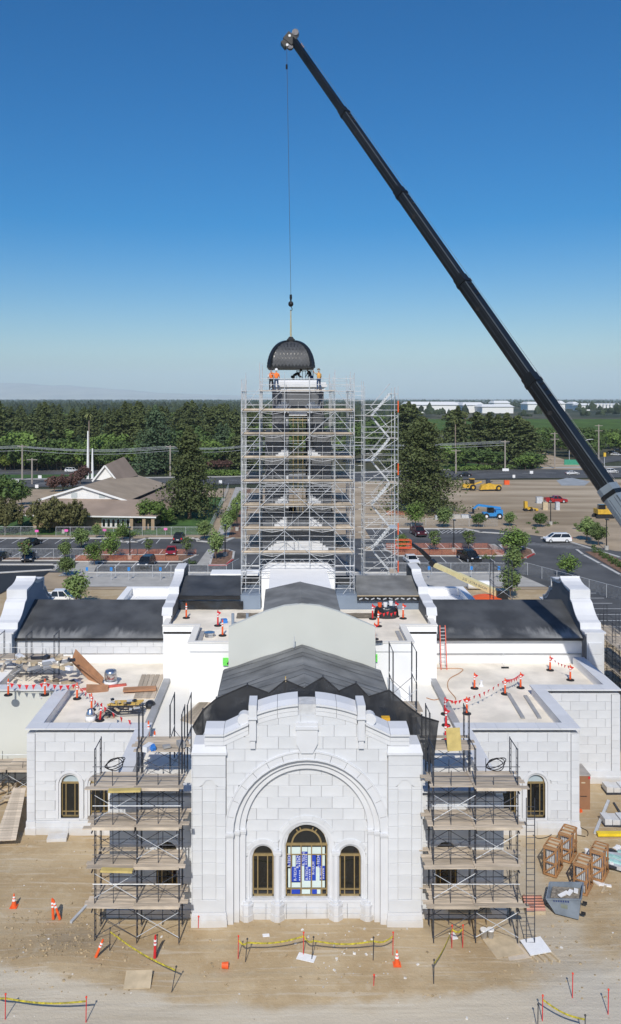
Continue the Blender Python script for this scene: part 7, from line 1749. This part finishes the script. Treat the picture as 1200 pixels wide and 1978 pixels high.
# far white packing sheds and houses
for k, (px0, px1, pyb, pyt, lab) in enumerate(((785,885,798,776,'long white warehouse at the left of the far row'),(860,900,792,777,'white warehouse roof behind the first one'),(895,935,797,777,'white gabled warehouse in the middle of the far row'),(932,992,798,781,'long low white shed at the right of the far row'),(955,985,790,774,'white block building above the low shed'),(1020,1040,792,776,'small white building left of the boom'),(1075,1092,795,774,'white tall building right of the boom'),(1108,1118,790,776,'small white house right of the boom'),(1124,1140,793,779,'white shed at the left of the far right row'))):
    p, q = G(px0,pyb), G(px1,pyb); Y = p.y; zt = HC-(pyt-CY)*Y/F; S = thing('warehouse', lab, 'building', ((p.x+q.x)/2, Y, 0), 'far white buildings')
    m = MB(); m.box(p.x,Y,-.2,q.x,Y+60,zt*.72); m.build('wall', white_paint, S); m = MB(); xm = (p.x+q.x)/2
    m.hexa([(p.x-2,Y-2,zt*.72),(q.x+2,Y-2,zt*.72),(q.x+2,Y+62,zt*.72),(p.x-2,Y+62,zt*.72),(p.x+3,Y+14,zt),(q.x-3,Y+14,zt),(q.x-3,Y+46,zt),(p.x+3,Y+46,zt)]); m.build('roof', white_paint, S)
for k in range(9):
    px = 1142+k*6.6; p = G(px,784+4); Y = p.y; w_ = 4.4*Y/F; S = thing('row_house', '%s white gabled unit from the left in the far row at right' % ORD[k], 'building', (p.x, Y, 0), 'row of far white units')
    m = MB(); m.box(p.x-w_/2,Y,-.2,p.x+w_/2,Y+20,9); m.build('wall', white_paint, S); m = MB(); m.prism([(p.x-w_/2-.5,9),(p.x+w_/2+.5,9),(p.x,14)], Y-1, Y+21); m.build('roof', white_paint, S)
for (px, py, w_, h, mt_, lab) in ((15,893,30,5,tan_roof,'low tan roofed house across the road at the left edge'),(130,862,10,6,tan_roof,'pale roofed house half hidden in the wood left of the palm'),(430,857,12,6.5,tan_roof,'tan roofed house among trees left of the tower'),(408,868,5,7,white_paint,'small white house among trees left of the tower'),(500,880,14,6,tan_roof2,'brown roofed house behind the scaffold'),(775,868,10,6,tan_roof,'pinkish tan house beside the big right redwood')):
    p = G(px,py); S = thing('house', lab, 'house', p); m = MB(); m.box(p.x-w_/2,p.y,-.1,p.x+w_/2,p.y+9,h*.55); m.build('wall', white_paint if mt_ is white_paint else brickm, S); m = MB(); m.prism([(p.y-1,h*.55),(p.y+10,h*.55),(p.y+4.5,h)], p.x-w_/2-.8, p.x+w_/2+.8, 'yz'); m.build('roof', mt_, S)
    for k in range(3): m = MB(); x = p.x-w_/3+k*w_/3; m.box(x-.5,p.y-.04,.9,x+.5,p.y-.005,2.0); m.build('window', glass, S)

# ================================================================ vehicles
def wheel(S, x, y, r, w_=.24):
    m = MB(); m.lathe([(r*.6,-w_/2),(r*.95,-w_/2),(r,-w_*.3),(r,w_*.3),(r*.95,w_/2),(r*.6,w_/2)], (x,y,r), 16, 'x'); o = m.build('wheel', rubber, S, rootoff=(0,0,0))
    m = MB(); m.lathe([(r*.58,-w_/2-.01),(r*.58,w_/2+.01)], (x,y,r), 12, 'x'); m.build('rim', galv, o, rootoff=(0,0,0))
paints = {}
def paint(n, col, metal=.1):
    if n not in paints: paints[n] = mat('car_paint_'+n, col, .25, .04, 1, metal=metal, spec=.6)
    return paints[n]
def car(kind, col, label, pos, heading, group='parked cars', name=None):
    "front of the car points to local -y"
    S = thing(name or {'pickup':'pickup_truck','van':'minivan','suv':'sport_utility_car'}.get(kind, 'car'), label, {'pickup':'truck','van':'van'}.get(kind, 'car'), pos, group, heading)
    Z = (0,0,0)
    spec = {'sedan':(4.6,1.8,1.42,.33,[(-2.3,.35),(-2.28,.62),(-1.1,.86),(1.5,.90),(2.25,.88),(2.3,.4)],(-1.15,-.25,1.0,1.75)),
            'suv':(4.8,1.9,1.75,.37,[(-2.4,.4),(-2.38,.85),(-1.25,1.05),(2.3,1.08),(2.4,.5)],(-1.3,-.6,1.8,2.25)),
            'van':(5.1,1.95,1.75,.35,[(-2.5,.35),(-2.45,.75),(-1.75,1.0),(2.4,1.05),(2.52,.45)],(-1.8,-.75,2.0,2.4)),
            'pickup':(5.8,2.0,1.9,.42,[(-2.9,.5),(-2.88,1.0),(-1.55,1.15),(.9,1.15),(.95,1.2),(2.85,1.2),(2.9,.55)],(-1.6,-.9,.55,.9))}[kind]
    L, W, H, r, prof, cab = spec
    belt = prof[2][1]
    m = MB(); n = len(prof); P = prof
    for sx0_, sx1_, in ((-W/2, W/2),):
        a = [(sx0_, y, z) for y, z in P]; b = [(sx1_, y, z) for y, z in P]
        a2 = [(sx0_*.93 if z > belt-.2 else sx0_, y, z) for y, z in P]; b2 = [(sx1_*.93 if z > belt-.2 else sx1_, y, z) for y, z in P]
        m.add(a2+b2, [tuple(range(n)), tuple(range(2*n-1,n-1,-1))]+[(k,n+k,n+(k+1)%n,(k+1)%n) for k in range(n)])
    for sx in (-1, 1): m.box(sx*W/2-.03 if sx > 0 else -W/2, -L/2*.96, .30, W/2 if sx > 0 else -W/2+.03, L/2*.97, belt-.12)
    body = m.build('body', col, S, rootoff=Z)
    y0, y1, y2, y3 = cab; wb, wt = W/2*.92, W/2*.74
    m = MB(); m.hexa([(-wb,y0,belt-.05),(wb,y0,belt-.05),(wb,y3,belt),(-wb,y3,belt),(-wt,y1,H-.06),(wt,y1,H-.06),(wt,y2,H-.06),(-wt,y2,H-.06)]); m.build('glazing', glass, S, rootoff=Z)
    m = MB(); m.hexa([(-wt-.03,y1-.03,H-.07),(wt+.03,y1-.03,H-.07),(wt+.03,y2+.04,H-.07),(-wt-.03,y2+.04,H-.07),(-wt+.08,y1+.12,H),(wt-.08,y1+.12,H),(wt-.08,y2-.1,H),(-wt+.08,y2-.1,H)]); m.build('roof', col, S, rootoff=Z)
    for sx in (-1, 1):
        for (ya, yb) in ((y0, y1),(y3, y2),((y0+y3)/2, (y1+y2)/2)): m = MB(); m.bar((sx*(wb+.01), ya, belt-.03), (sx*(wt+.02), yb, H-.05), .07, .09, (0,1,0)); m.build('pillar', col, S, rootoff=Z)
    for sx in (-1, 1):
        m = MB(); m.cbox((sx*W*.36, P[1][0]+.06, P[1][1]-.06), .34, .16, .16); m.build('headlight', whitep, S, rootoff=Z)
        m = MB(); m.cbox((sx*W*.39, L/2-.05, prof[-2][1]-.16), .24, .12, .3); m.build('taillight', redp, S, rootoff=Z)
        m = MB(); m.cbox((sx*(W/2+.08), y0+.35, belt+.06), .18,.10,.14); m.build('mirror', col, S, rootoff=Z)
        for yy in (-L*.31, L*.30): wheel(S, sx*(W/2-.11), yy, r)
    m = MB(); m.cbox((0, -L/2+.0, .45), W*.8, .12, .22); m.build('grille', rubber, S, rootoff=Z)
    m = MB(); m.cbox((0, L/2+.02, .72), .5, .03, .14); m.build('plate', whitep, S, rootoff=Z); m = MB(); m.cbox((0, L/2-.02, .45), W*.9, .12, .2); m.build('bumper', rubber if kind != 'pickup' else galv, S, rootoff=Z)
    if kind == 'pickup':
        m = MB(); m.box(-W*.42, 1.05, 1.195, W*.42, 2.75, 1.206); m.build('bed', rubber, S, rootoff=Z)
        m = MB()
        for sx in (-1, 1): m.box(sx*W*.45-.04, 1.0, 1.2, sx*W*.45+.04, 2.85, 1.36)
        m.box(-W*.45, 2.79, 1.2, W*.45, 2.87, 1.36); m.build('bed_side', col, S, rootoff=Z)
    return S
blk = paint('black', (.012,.013,.016)); red_ = paint('red', (.35,.015,.02)); wht = paint('white', (.78,.78,.78), 0); mar = paint('maroon', (.08,.015,.025)); gry = paint('grey', (.035,.042,.052), .3)
PI = math.pi
car('suv', blk, 'black off-road car parked nose-in by the lawn fence', G(346,1046), PI*1.0); car('sedan', red_, 'red car parked behind the left orange net', G(331,1071), PI*0.02); car('suv', gry, 'dark grey crossover parked below the left orange net', G(283,1094), -.12)
car('sedan', blk, 'black sedan parked under the church shrub', G(62,1053), PI*.92); car('sedan', blk, 'dark car half hidden by the slim tree at the far left', G(55,1082), .15); car('sedan', gry, 'dark car at the left picture edge', G(2,1080), PI*.96)
car('pickup', wht, 'white utility pickup behind the left end gable', G(112,1166), PI*.5, 'work trucks'); car('pickup', mar, 'maroon pickup parked nose-out by the right lot fence', G(808,1034), .12); car('pickup', blk, 'black pickup parked nose-out right of the orange net', G(906,1083), .22)
car('van', wht, 'white minivan driving in the right lot', G(1077,1047), -PI*.5, 'moving cars'); car('sedan', wht, 'white car half hidden behind the stair tower', G(795,1088), .1); car('pickup', red_, 'red work pickup with white door print on the graded field', G(1074,971), PI*.5, 'work trucks')
car('sedan', wht, 'white sedan on the main road', G(1106,917), PI*.5, 'moving cars'); car('suv', wht, 'white off-road car at the road junction', G(1181,914), PI*.5, 'moving cars'); car('sedan', blk, 'dark car on the main road behind the big redwood', G(898,920), -PI*.5, 'moving cars')
for px, py, c_ in ((1182,876,blk),(1194,872,gry),(1190,880,wht)): car('sedan', c_, {1182:'black car in the far car park at the right edge',1194:'grey car in the far car park at the right edge',1190:'white car in the far car park at the right edge'}[px], G(px,py), .6)
for px, py in ((138,912),(143,911)): car('suv', wht if px == 138 else gry, 'white car in the car park behind the church' if px == 138 else 'grey car in the car park behind the church', G(px,py), 1.2)

# machines
yel = mat('machine_yellow', (.62,.38,.045), .5, .15, 1.5); skyb = mat('telehandler_blue', (.04,.25,.58), .45, .08, 2)
def T_(S): return lambda x, y, z: (S.location.x+x, S.location.y+y, S.location.z+z)
p = G(910,947); S = thing('scraper_tractor', 'yellow wheel tractor of the earth scraper, left unit', 'tractor', p, 'yellow scrapers'); q = T_(S)
m = MB(); m.box(*q(-2.4,-.9,.8), *q(.6,.9,2.0)); m.box(*q(-2.6,-.8,.7), *q(-2.3,.8,1.7)); m.build('hood', yel, S); m = MB(); m.box(*q(-.4,-.8,2.0), *q(.9,.8,3.4)); m.build('cab', glass, S); m = MB(); m.box(*q(-.5,-.9,3.4), *q(1.0,.9,3.55)); m.build('cab_roof', yel, S)
m = MB(); m.bar(q(.8,0,1.8), q(3.2,0,2.6), .5, .4); m.build('gooseneck', yel, S)
for yy in (-1,1): m = MB(); m.lathe([(.5,-.3),(.9,-.3),(.95,0),(.9,.3),(.5,.3)], q(.4,yy,.95), 18, 'y'); o = m.build('wheel', rubber, S); m = MB(); m.lathe([(.4,-.32),(.4,.32)], q(.4,yy,.95), 12, 'y'); m.build('rim', yel, o)
p = G(947,948); S = thing('scraper_bowl', 'yellow earth scraper bowl, right unit', 'scraper', p, 'yellow scrapers'); q = T_(S)
m = MB(); m.add([q(*c) for c in ((-3.2,-1.2,.4),(1.4,-1.2,.6),(2.6,-1.2,1.6),(-.5,-1.2,2.4),(-2.6,-1.2,1.7),(-3.2,1.2,.4),(1.4,1.2,.6),(2.6,1.2,1.6),(-.5,1.2,2.4),(-2.6,1.2,1.7))],[(0,1,2,3,4),(9,8,7,6,5),(0,5,6,1),(1,6,7,2),(2,7,8,3),(3,8,9,4),(4,9,5,0)]); m.build('bowl', yel, S)
m = MB(); m.box(*q(-1.2,-.4,2.2), *q(0,.4,3.4)); m.bar(q(-1.8,-.5,1.8), q(.6,-.5,2.9), .25); m.build('apron_arm', dark_steel, S); m = MB(); m.box(*q(1.2,-.9,1.2), *q(3.2,.9,1.9)); m.build('tail', yel, S)
for yy in (-1,1): m = MB(); m.lathe([(.5,-.3),(.85,-.3),(.9,0),(.85,.3),(.5,.3)], q(2.3,yy,.9), 18, 'y'); o = m.build('wheel', rubber, S); m = MB(); m.lathe([(.4,-.32),(.4,.32)], q(2.3,yy,.9), 12, 'y'); m.build('rim', yel, o)
p = G(948,1002); S = thing('telehandler', 'blue telehandler with its boom stretched left on the graded field', 'telehandler', p); q = T_(S)
m = MB(); m.box(*q(-1.8,-1,.7), *q(2.6,1,1.5)); m.box(*q(1.0,-1,1.5), *q(2.6,1,2.1)); m.build('chassis', skyb, S); m = MB(); m.box(*q(-.9,-1.05,1.5), *q(.5,-.1,2.7)); m.build('cab', glass, S)
m = MB(); m.bar(q(2.4,.4,2.4), q(-2.8,.4,3.1), .45, .5); m.bar(q(-2.8,.4,3.1), q(-3.9,.4,2.2), .4, .4); m.build('boom', skyb, S); m = MB(); m.box(*q(-4.9,-.6,1.2), *q(-3.8,1.2,1.35)); m.box(*q(-4.0,-.6,1.2), *q(-3.85,1.2,2.3)); m.build('forks', dark_steel, S)
for xx in (-1.2,1.8):
    for yy in (-1.05,1.05): m = MB(); m.lathe([(.4,-.2),(.66,-.2),(.7,0),(.66,.2),(.4,.2)], q(xx,yy,.7), 16, 'y'); o = m.build('wheel', rubber, S); m = MB(); m.lathe([(.3,-.22),(.3,.22)], q(xx,yy,.7), 12, 'y'); m.build('rim', whitep, o)
for k, (px, py) in enumerate(((900,1000),(880,1001),(865,1000),(850,1003))): m = MB(); c = G(px,py); m.box(c.x-1.1,c.y-.6,0,c.x+1.1,c.y+.6,.7+.15*(k%2)); m.build('material_bundle', rnd.choice([conc, galv]), label='grey material bundle in the row left of the telehandler', cat='bundle', group='bundles left of the telehandler')
p = G(1166,1000); S = thing('excavator', 'yellow tracked excavator half hidden behind the crane boom', 'excavator', p); q = T_(S)
for yy in (-1.2,1.2): m = MB(); m.add([q(*c) for c in ((-2.2,yy-.3,.4),(-1.8,yy-.3,0),(1.8,yy-.3,0),(2.2,yy-.3,.4),(1.8,yy-.3,.85),(-1.8,yy-.3,.85),(-2.2,yy+.3,.4),(-1.8,yy+.3,0),(1.8,yy+.3,0),(2.2,yy+.3,.4),(1.8,yy+.3,.85),(-1.8,yy+.3,.85))],[(0,1,2,3,4,5),(11,10,9,8,7,6)]+[(k,6+k,6+(k+1)%6,(k+1)%6) for k in range(6)]); m.build('track', rubber, S)
m = MB(); m.box(*q(-1.8,-1.4,1.0), *q(2.0,1.4,2.1)); m.build('house', yel, S); m = MB(); m.box(*q(-1.5,-1.35,2.1), *q(0,-.2,3.2)); m.build('cab', glass, S); m = MB(); m.bar(q(.2,.2,2.0), q(1.4,.2,5.0), .5,.5); m.bar(q(1.4,.2,5.0), q(3.6,.2,3.6), .4,.4); m.build('boom', yel, S); m = MB(); m.bar(q(3.6,.2,3.8), q(3.9,.2,1.2), .35,.35); m.cbox(q(3.6,.2,.8), 1.0,1.1,.9); m.build('bucket', dark_steel, S)
p = G(1020,987); S = thing('mini_loader', 'small yellow loader in the middle of the graded field', 'loader', p); q = T_(S); m = MB(); m.box(*q(-.9,-.6,.4), *q(1.0,.6,1.0)); m.box(*q(-.9,-.6,1.0), *q(-.2,.6,2.4)); m.build('frame', yel, S); m = MB(); m.bar(q(.2,-.5,1.0), q(1.8,-.5,.6), .2); m.cbox(q(2.1,0,.4), .6,1.3,.5); m.build('bucket', yel, S)
for xx in (-.6,.7): m = MB(); m.lathe([(.38,-.7),(.38,.7)], q(xx,0,.38), 14, 'y'); m.build('wheel', rubber, S)
for (px, py, w_, h, mt_, lab) in ((1042,972,1.6,1.6,galv,'grey tank on the graded field right of the loader'),(1053,985,1.2,1.9,ply_pale,'tan crate standing on the graded field below the red truck'),(1077,985,.9,1.9,galv,'grey cabinet standing alone on the graded field'),(979,936,1.6,1.3,orange,'orange barrier block on the graded field right of the scraper')):
    c = G(px,py); S = thing('site_box', lab, 'box', c); m = MB(); m.box(c.x-w_/2,c.y-.5,0,c.x+w_/2,c.y+.5,h); m.build('body', mt_, S); m = MB(); m.box(c.x-w_/2-.05,c.y-.55,h,c.x+w_/2+.05,c.y+.55,h+.08); m.build('lid', mt_, S)
# boom lift behind the right wing
cream = mat('cream_boom_paint', (.70,.62,.34), .45, .06, 2); p = G(940,1172); S = thing('boom_lift', 'cream boom lift with orange base and orange basket behind the right wing', 'boom lift', p)
a = A(962,1146,109.0); b = A(840,1091,116.0); c = A(812,1062,117.5); d = A(795,1050,118.0)
m = MB(); m.bar(a, a.lerp(b, .62), .66, .76); m.build('lower_boom', cream, S); m = MB(); m.bar(a.lerp(b, .55), b, .52, .60); m.build('upper_boom', cream, S)
m = MB(); m.bar(b, b.lerp(c, .25), .7, .8); m.bar(b.lerp(c,.2), c, .35, .4); m.bar(c, d, .4, .4); m.bar(b.lerp(c,.25)+Vector((0,0,.4)), c+Vector((0,0,.2)), .2, .2); m.build('jib', black_paint, S)
m = MB(); k = d+Vector((-1.2,0,-.6))
for x in (-1.1,1.1):
    for y in (-.5,.5): m.tube(k+Vector((x,y,0)), k+Vector((x,y,1.15)), .05, 6)
for z in (0,.55,1.12):
    for (u, v) in (((-1.1,-.5),(1.1,-.5)),((1.1,-.5),(1.1,.5)),((1.1,.5),(-1.1,.5)),((-1.1,.5),(-1.1,-.5))): m.tube(k+Vector((*u,z)), k+Vector((*v,z)), .05, 6)
m.box(k.x-1.1,k.y-.5,k.z-.06,k.x+1.1,k.y+.5,k.z); m.build('basket', orange, S)
g = a+Vector((-1.4,0,-1.2)); m = MB(); m.lathe([(2.2,-.9),(2.2,.2),(1.9,.65),(1.2,.85)], (g.x,g.y,g.z), 20); m.build('turntable', orange, S); m = MB(); m.cbox(a+Vector((.4,0,-.6)), 1.4,1.6,2.2); m.build('counterweight', black_paint, S)
m = MB(); m.box(g.x-2.2,g.y-1.3,.5,g.x+2.2,g.y+1.3,g.z-.9); m.build('chassis', black_paint, S)
for x in (-1.8,1.8):
    for y in (-1.3,1.3): m = MB(); m.lathe([(.5,-.22),(.55,0),(.5,.22)], (g.x+x,g.y+y,.55), 14, 'y'); m.build('wheel', rubber, S)
cu = bpy.data.curves.new('lettering', 'FONT'); cu.body = 'JLG  ULTRA BOOM'; cu.size = .46; cu.extrude = .004; cu.align_x = 'CENTER'; cu.align_y = 'CENTER'; t = text_mesh(cu, dark_board, S)
mid = a.lerp(b, .33); dirv = (a-b); ang = math.atan2(dirv.z, dirv.x); t.location = mid+Vector((0,-.78,.05))-S.location; yaw = math.atan2(dirv.y, dirv.x)
xa_ = dirv.normalized(); ya_ = Vector((0,0,1)); za_ = xa_.cross(ya_).normalized(); ya_ = za_.cross(xa_); mid2 = mid+za_*.345*(1 if za_.y < 0 else -1)
M_ = Matrix((xa_, ya_, za_)).transposed(); t.rotation_euler = M_.to_euler(); t.location = mid2-S.location
c = G(925,1138); m = MB(); m.lathe([(.55,-1.6),(.62,-1.4),(.62,1.4),(.55,1.6)], (c.x,c.y,.62), 16, 'x'); m.build('white_tank', whitep, label='white cylindrical tank lying behind the right wing', cat='tank', smooth=True)

# ================================================================ poles, fences, signs
def lamp_post(px, pyb, pyt, label):
    p = G(px, pyb); h = (pyb-pyt)*p.y/F; S = thing('lamp_post', label, 'lamp post', p, 'parking lot lamp posts')
    m = MB(); m.lathe([(.38,0),(.38,.75)], p, 12); m.build('footing', conc, S); m = MB(); m.tube(p+Vector((0,0,.7)), p+Vector((0,0,h)), .11, 8, .08); m.build('pole', black_paint, S); m = MB(); m.cbox(p+Vector((.0,-.35,h)), .5,.8,.16); m.build('lamp_head', black_paint, S)
lamp_post(251,1081,1018,'black lamp post in the left orange net'); lamp_post(877,1066,1004,'black lamp post in the right orange net'); lamp_post(435,1075,1014,'black lamp post on the middle island'); lamp_post(1064,1014,960,'black lamp post below the red truck'); lamp_post(1172,1062,1003,'black lamp post near the right edge'); lamp_post(123,1030,988,'lamp post in front of the church shrub'); lamp_post(458,1025,972,'black lamp post beside the garden path'); lamp_post(416,985,945,'thin lamp post on the church lawn'); lamp_post(432,968,933,'thin lamp post at the far end of the garden path')
def util_pole(px, pyb, pyt, label, arms=1):
    p = G(px, pyb); h = (pyb-pyt)*p.y/F; S = thing('utility_pole', label, 'utility pole', p, 'utility poles'); m = MB(); m.tube(p, p+Vector((0,0,h)), .32, 8, .24); m.build('pole', mat('pole_%d' % px, (.34,.30,.26), .9, .1, 2), S)
    for k in range(arms): m = MB(); m.cbox(p+Vector((0,0,h-.5-2.2*k)), 3.4,.2,.22); m.build('crossarm', MATS['pole_%d' % px], S)
    return [p+Vector((x,0,h-.35)) for x in (-1.5,0,1.5)]
A1 = util_pole(43,926,859,'utility pole across the road at the far left'); A2 = util_pole(329,920,860,'utility pole behind the church right corner'); A3 = util_pole(976,909,850,'utility pole across the road right of the palms'); util_pole(1072,905,835,'utility pole beside the crane boom',2); util_pole(1157,893,820,'tall utility pole near the right edge with two arms',2); util_pole(881,915,868,'short utility pole under the thin palm',1)
util_pole(62,935,885,'thin street pole at the far left'); util_pole(192,905,880,'thin street pole behind the belfry'); A0 = [Vector((-190,262,12+k)) for k in range(3)]
def wires(P, Q, label, off=0):
    S = thing('overhead_wires', label, 'wires', (P[0]+Q[0])/2-Vector((0,0,2)), 'overhead wires'); 
    for k, (a, b) in enumerate(list(zip(P, Q))+[(P[1]-Vector((0,0,1.6)), Q[1]-Vector((0,0,1.6)))]):
        pts = [a.lerp(b, t/16)-Vector((0,0,1.3*math.sin(math.pi*t/16)+.35*(k if k < 3 else 0))) for t in range(17)]; m = MB(); m.path(pts, .05, 4); m.build('wire', cable_m if 0 else MATS['galvanised_steel'], S)
wires(A0, A1, 'overhead wires running off the left edge'); wires(A1, A2, 'overhead wires between the two left poles'); wires(A2, [A3[0]+Vector((-90,-10,0)), A3[1]+Vector((-90,-10,.3)), A3[2]+Vector((-90,-10,.6))], 'overhead wires passing behind the tower'); wires([A3[0]+Vector((-90,-10,0)), A3[1]+Vector((-90,-10,.3)), A3[2]+Vector((-90,-10,.6))], A3, 'overhead wires in front of the palms')
def fence(pts, label, h=1.8, step=3.0, mesh_=True, mt_=None, name='chain_link_fence'):
    P = [Vector((p[0],p[1],0)) for p in pts]; S = thing(name, label, 'fence', P[0]); mt_ = mt_ or net_fence
    for a, b in zip(P, P[1:]):
        n = max(1, int(round((b-a).length/step)))
        for k in range(n):
            p, q = a.lerp(b, k/n), a.lerp(b, (k+1)/n); m = MB(); m.quad(p+Vector((0,0,.08)), q+Vector((0,0,.08)), q+Vector((0,0,h)), p+Vector((0,0,h))); m.build('mesh_panel', mt_, S)
            if name == 'chain_link_fence': m = MB(); m.tube(p+Vector((0,0,h)), q+Vector((0,0,h)), .03, 5); m.tube(p, p+Vector((0,0,h)), .035, 5); m.build('frame', galv, S)
            else: m = MB(); m.tube(p, p+Vector((0,0,h)), .03, 5); m.build('post', dark_steel, S)
fence([(-29,128),(-9.0,128)], 'chain link fence along the left walkway', 1.9); fence([(-60,142.3),(-31,142.3)], 'chain link fence along the far left kerb', 1.8); fence([(17,129.5),(38,129.5)], 'chain link fence along the right walkway', 1.9); fence([(-46,166.5),(-17,166.5)], 'chain link fence in front of the church lawn', 1.8); fence([(-66,167),(-50,167)], 'dark chain link fence at the left before the shrubs', 1.8); fence([(18,178.5),(46,178.5)], 'chain link fence along the graded field', 1.8); fence([(-9.0,128),(-7.4,133)], 'short fence return by the left curved parapet', 1.9)
fence([(-15.4,166),(-17.2,255)], 'grey fence running along the garden path', 1.6)
fence([(38,129.5),(46,112),(44,96)], 'chain link fence curving behind the right end gable', 1.9)
for k, (a, b, lab) in enumerate((((-35.5,140.4),(-18,140.4),'orange barrier net along the front of the left island'),((-35.5,146.3),(-15.6,146.3),'orange barrier net along the back of the left island'),((19,145.8),(38.6,145.8),'orange barrier net along the front of the right island'),((18.6,152.3),(37.3,152.3),'orange barrier net along the back of the right island'),((38.8,145.8),(37.3,152.3),'orange barrier net at the end of the right island'),((24,196),(30,196),'orange barrier net at the foot of the huge redwood'),((32,199),(37,203),'orange barrier net right of the huge redwood'))): fence([a, b], lab, 1.05, 2.2, True, net_orange, 'barrier_net')
def sign(px, pyb, label, col, w_=.5, h=.6, ph=1.9, blank=False):
    p = G(px, pyb); S = thing('sign_post', label, 'sign', p, 'blue parking signs' if col is blue_paint else None); m = MB(); m.tube(p, p+Vector((0,0,ph)), .035, 6); m.build('post', galv, S); m = MB(); m.box(p.x-w_/2,p.y-.05,ph-h,p.x+w_/2,p.y-.03,ph); m.build('plate', col, S)
for px, lab in ((168,'blue accessible parking sign at the ramp, leftmost'),(215,'blue accessible parking sign on the left walkway, first from the ramp'),(249,'blue accessible parking sign on the left walkway, second from the ramp'),(310,'blue accessible parking sign on the left walkway nearest the curved parapet'),(829,'blue accessible parking sign nearest the right curved parapet'),(911,'blue accessible parking sign in the middle of the right walkway'),(964,'blue accessible parking sign by the right row of trees')): sign(px, 1121 if px < 600 else 1119, lab, blue_paint, .38, .55, 2.0)
pink = mat('pink_paint', (.85,.16,.50), .6, .05, 3)
for px, py, lab in ((128,1036,'bright pink notice on the fence below the church shrub'),(202,1035,'small pink notice on the fence left of the church entrance'),(320,1033,'bright pink notice on the lawn fence'),(71,1037,'small pink notice at the left fence')): sign(px, py, lab, pink, .7, .45, 1.4)
for px, py, w_, lab in ((27,935,3.2,'white long board on the road at the far left'),(977,912,2.4,'white board at the road edge below the pole'),(1027,917,1.2,'white double board at the road edge'),(77,926,1.2,'white and blue notice across the road at the left'),(846,929,1.0,'white road drum sign right of the huge redwood'),(993,925,.9,'white road drum sign behind the scraper'),(426,936,1.0,'white road drum sign left of the tower scaffold'),(71,945,1.0,'white road drum sign at the far left')):
    sign(px, py, lab, whitep, w_, 1.0, 1.4)
for px, py in ((1100,895),(1130,893)): 
    p = G(px,py); S = thing('street_lamp', 'curved grey street lamp at the junction, %s' % ('left' if px == 1100 else 'right'), 'street lamp', p, 'street lamps at the junction'); m = MB(); m.path([p, p+Vector((0,0,9)), p+Vector((.8,-.2,9.8)), p+Vector((2.6,-.4,10))], .12, 6); m.build('pole', galv, S); m = MB(); m.cbox(p+Vector((3.0,-.4,10)), 1.0,.4,.2); m.build('lamp_head', galv, S)
p = G(1168,902); S = thing('traffic_signal', 'yellow traffic signal at the right edge junction', 'traffic signal', p); m = MB(); m.tube(p, p+Vector((0,0,5.2)), .1, 6); m.build('pole', galv, S); m = MB(); m.cbox(p+Vector((0,-.2,5)), .9,.6,1.6); m.build('housing', mat('signal_yellow', (.7,.45,.05), .5, .05, 3), S)
c = G(1123,898); m = MB(); m.box(c.x-7,c.y,0,c.x+5,c.y+.3,2.2); m.build('green_screen', mat('green_screen_paint', (.05,.28,.18), .7, .08, 2), label='green screened fence panel at the right junction', cat='fence panel')
# ================================================================ the air
m = MB(); m.box(-29000, -280, -6, 29000, 36500, 1100)
hz = bpy.data.materials.new('haze_air'); hz.use_nodes = True; n = hz.node_tree.nodes; n.remove(n['Principled BSDF'])
pv = n.new('ShaderNodeVolumePrincipled'); pv.inputs['Color'].default_value = (.70,.88,1.0,1); pv.inputs['Density'].default_value = 4.6e-5; pv.inputs['Anisotropy'].default_value = -0.25
hz.node_tree.links.new(pv.outputs[0], n['Material Output'].inputs['Volume'])
o = m.build('haze', hz, kind='stuff')
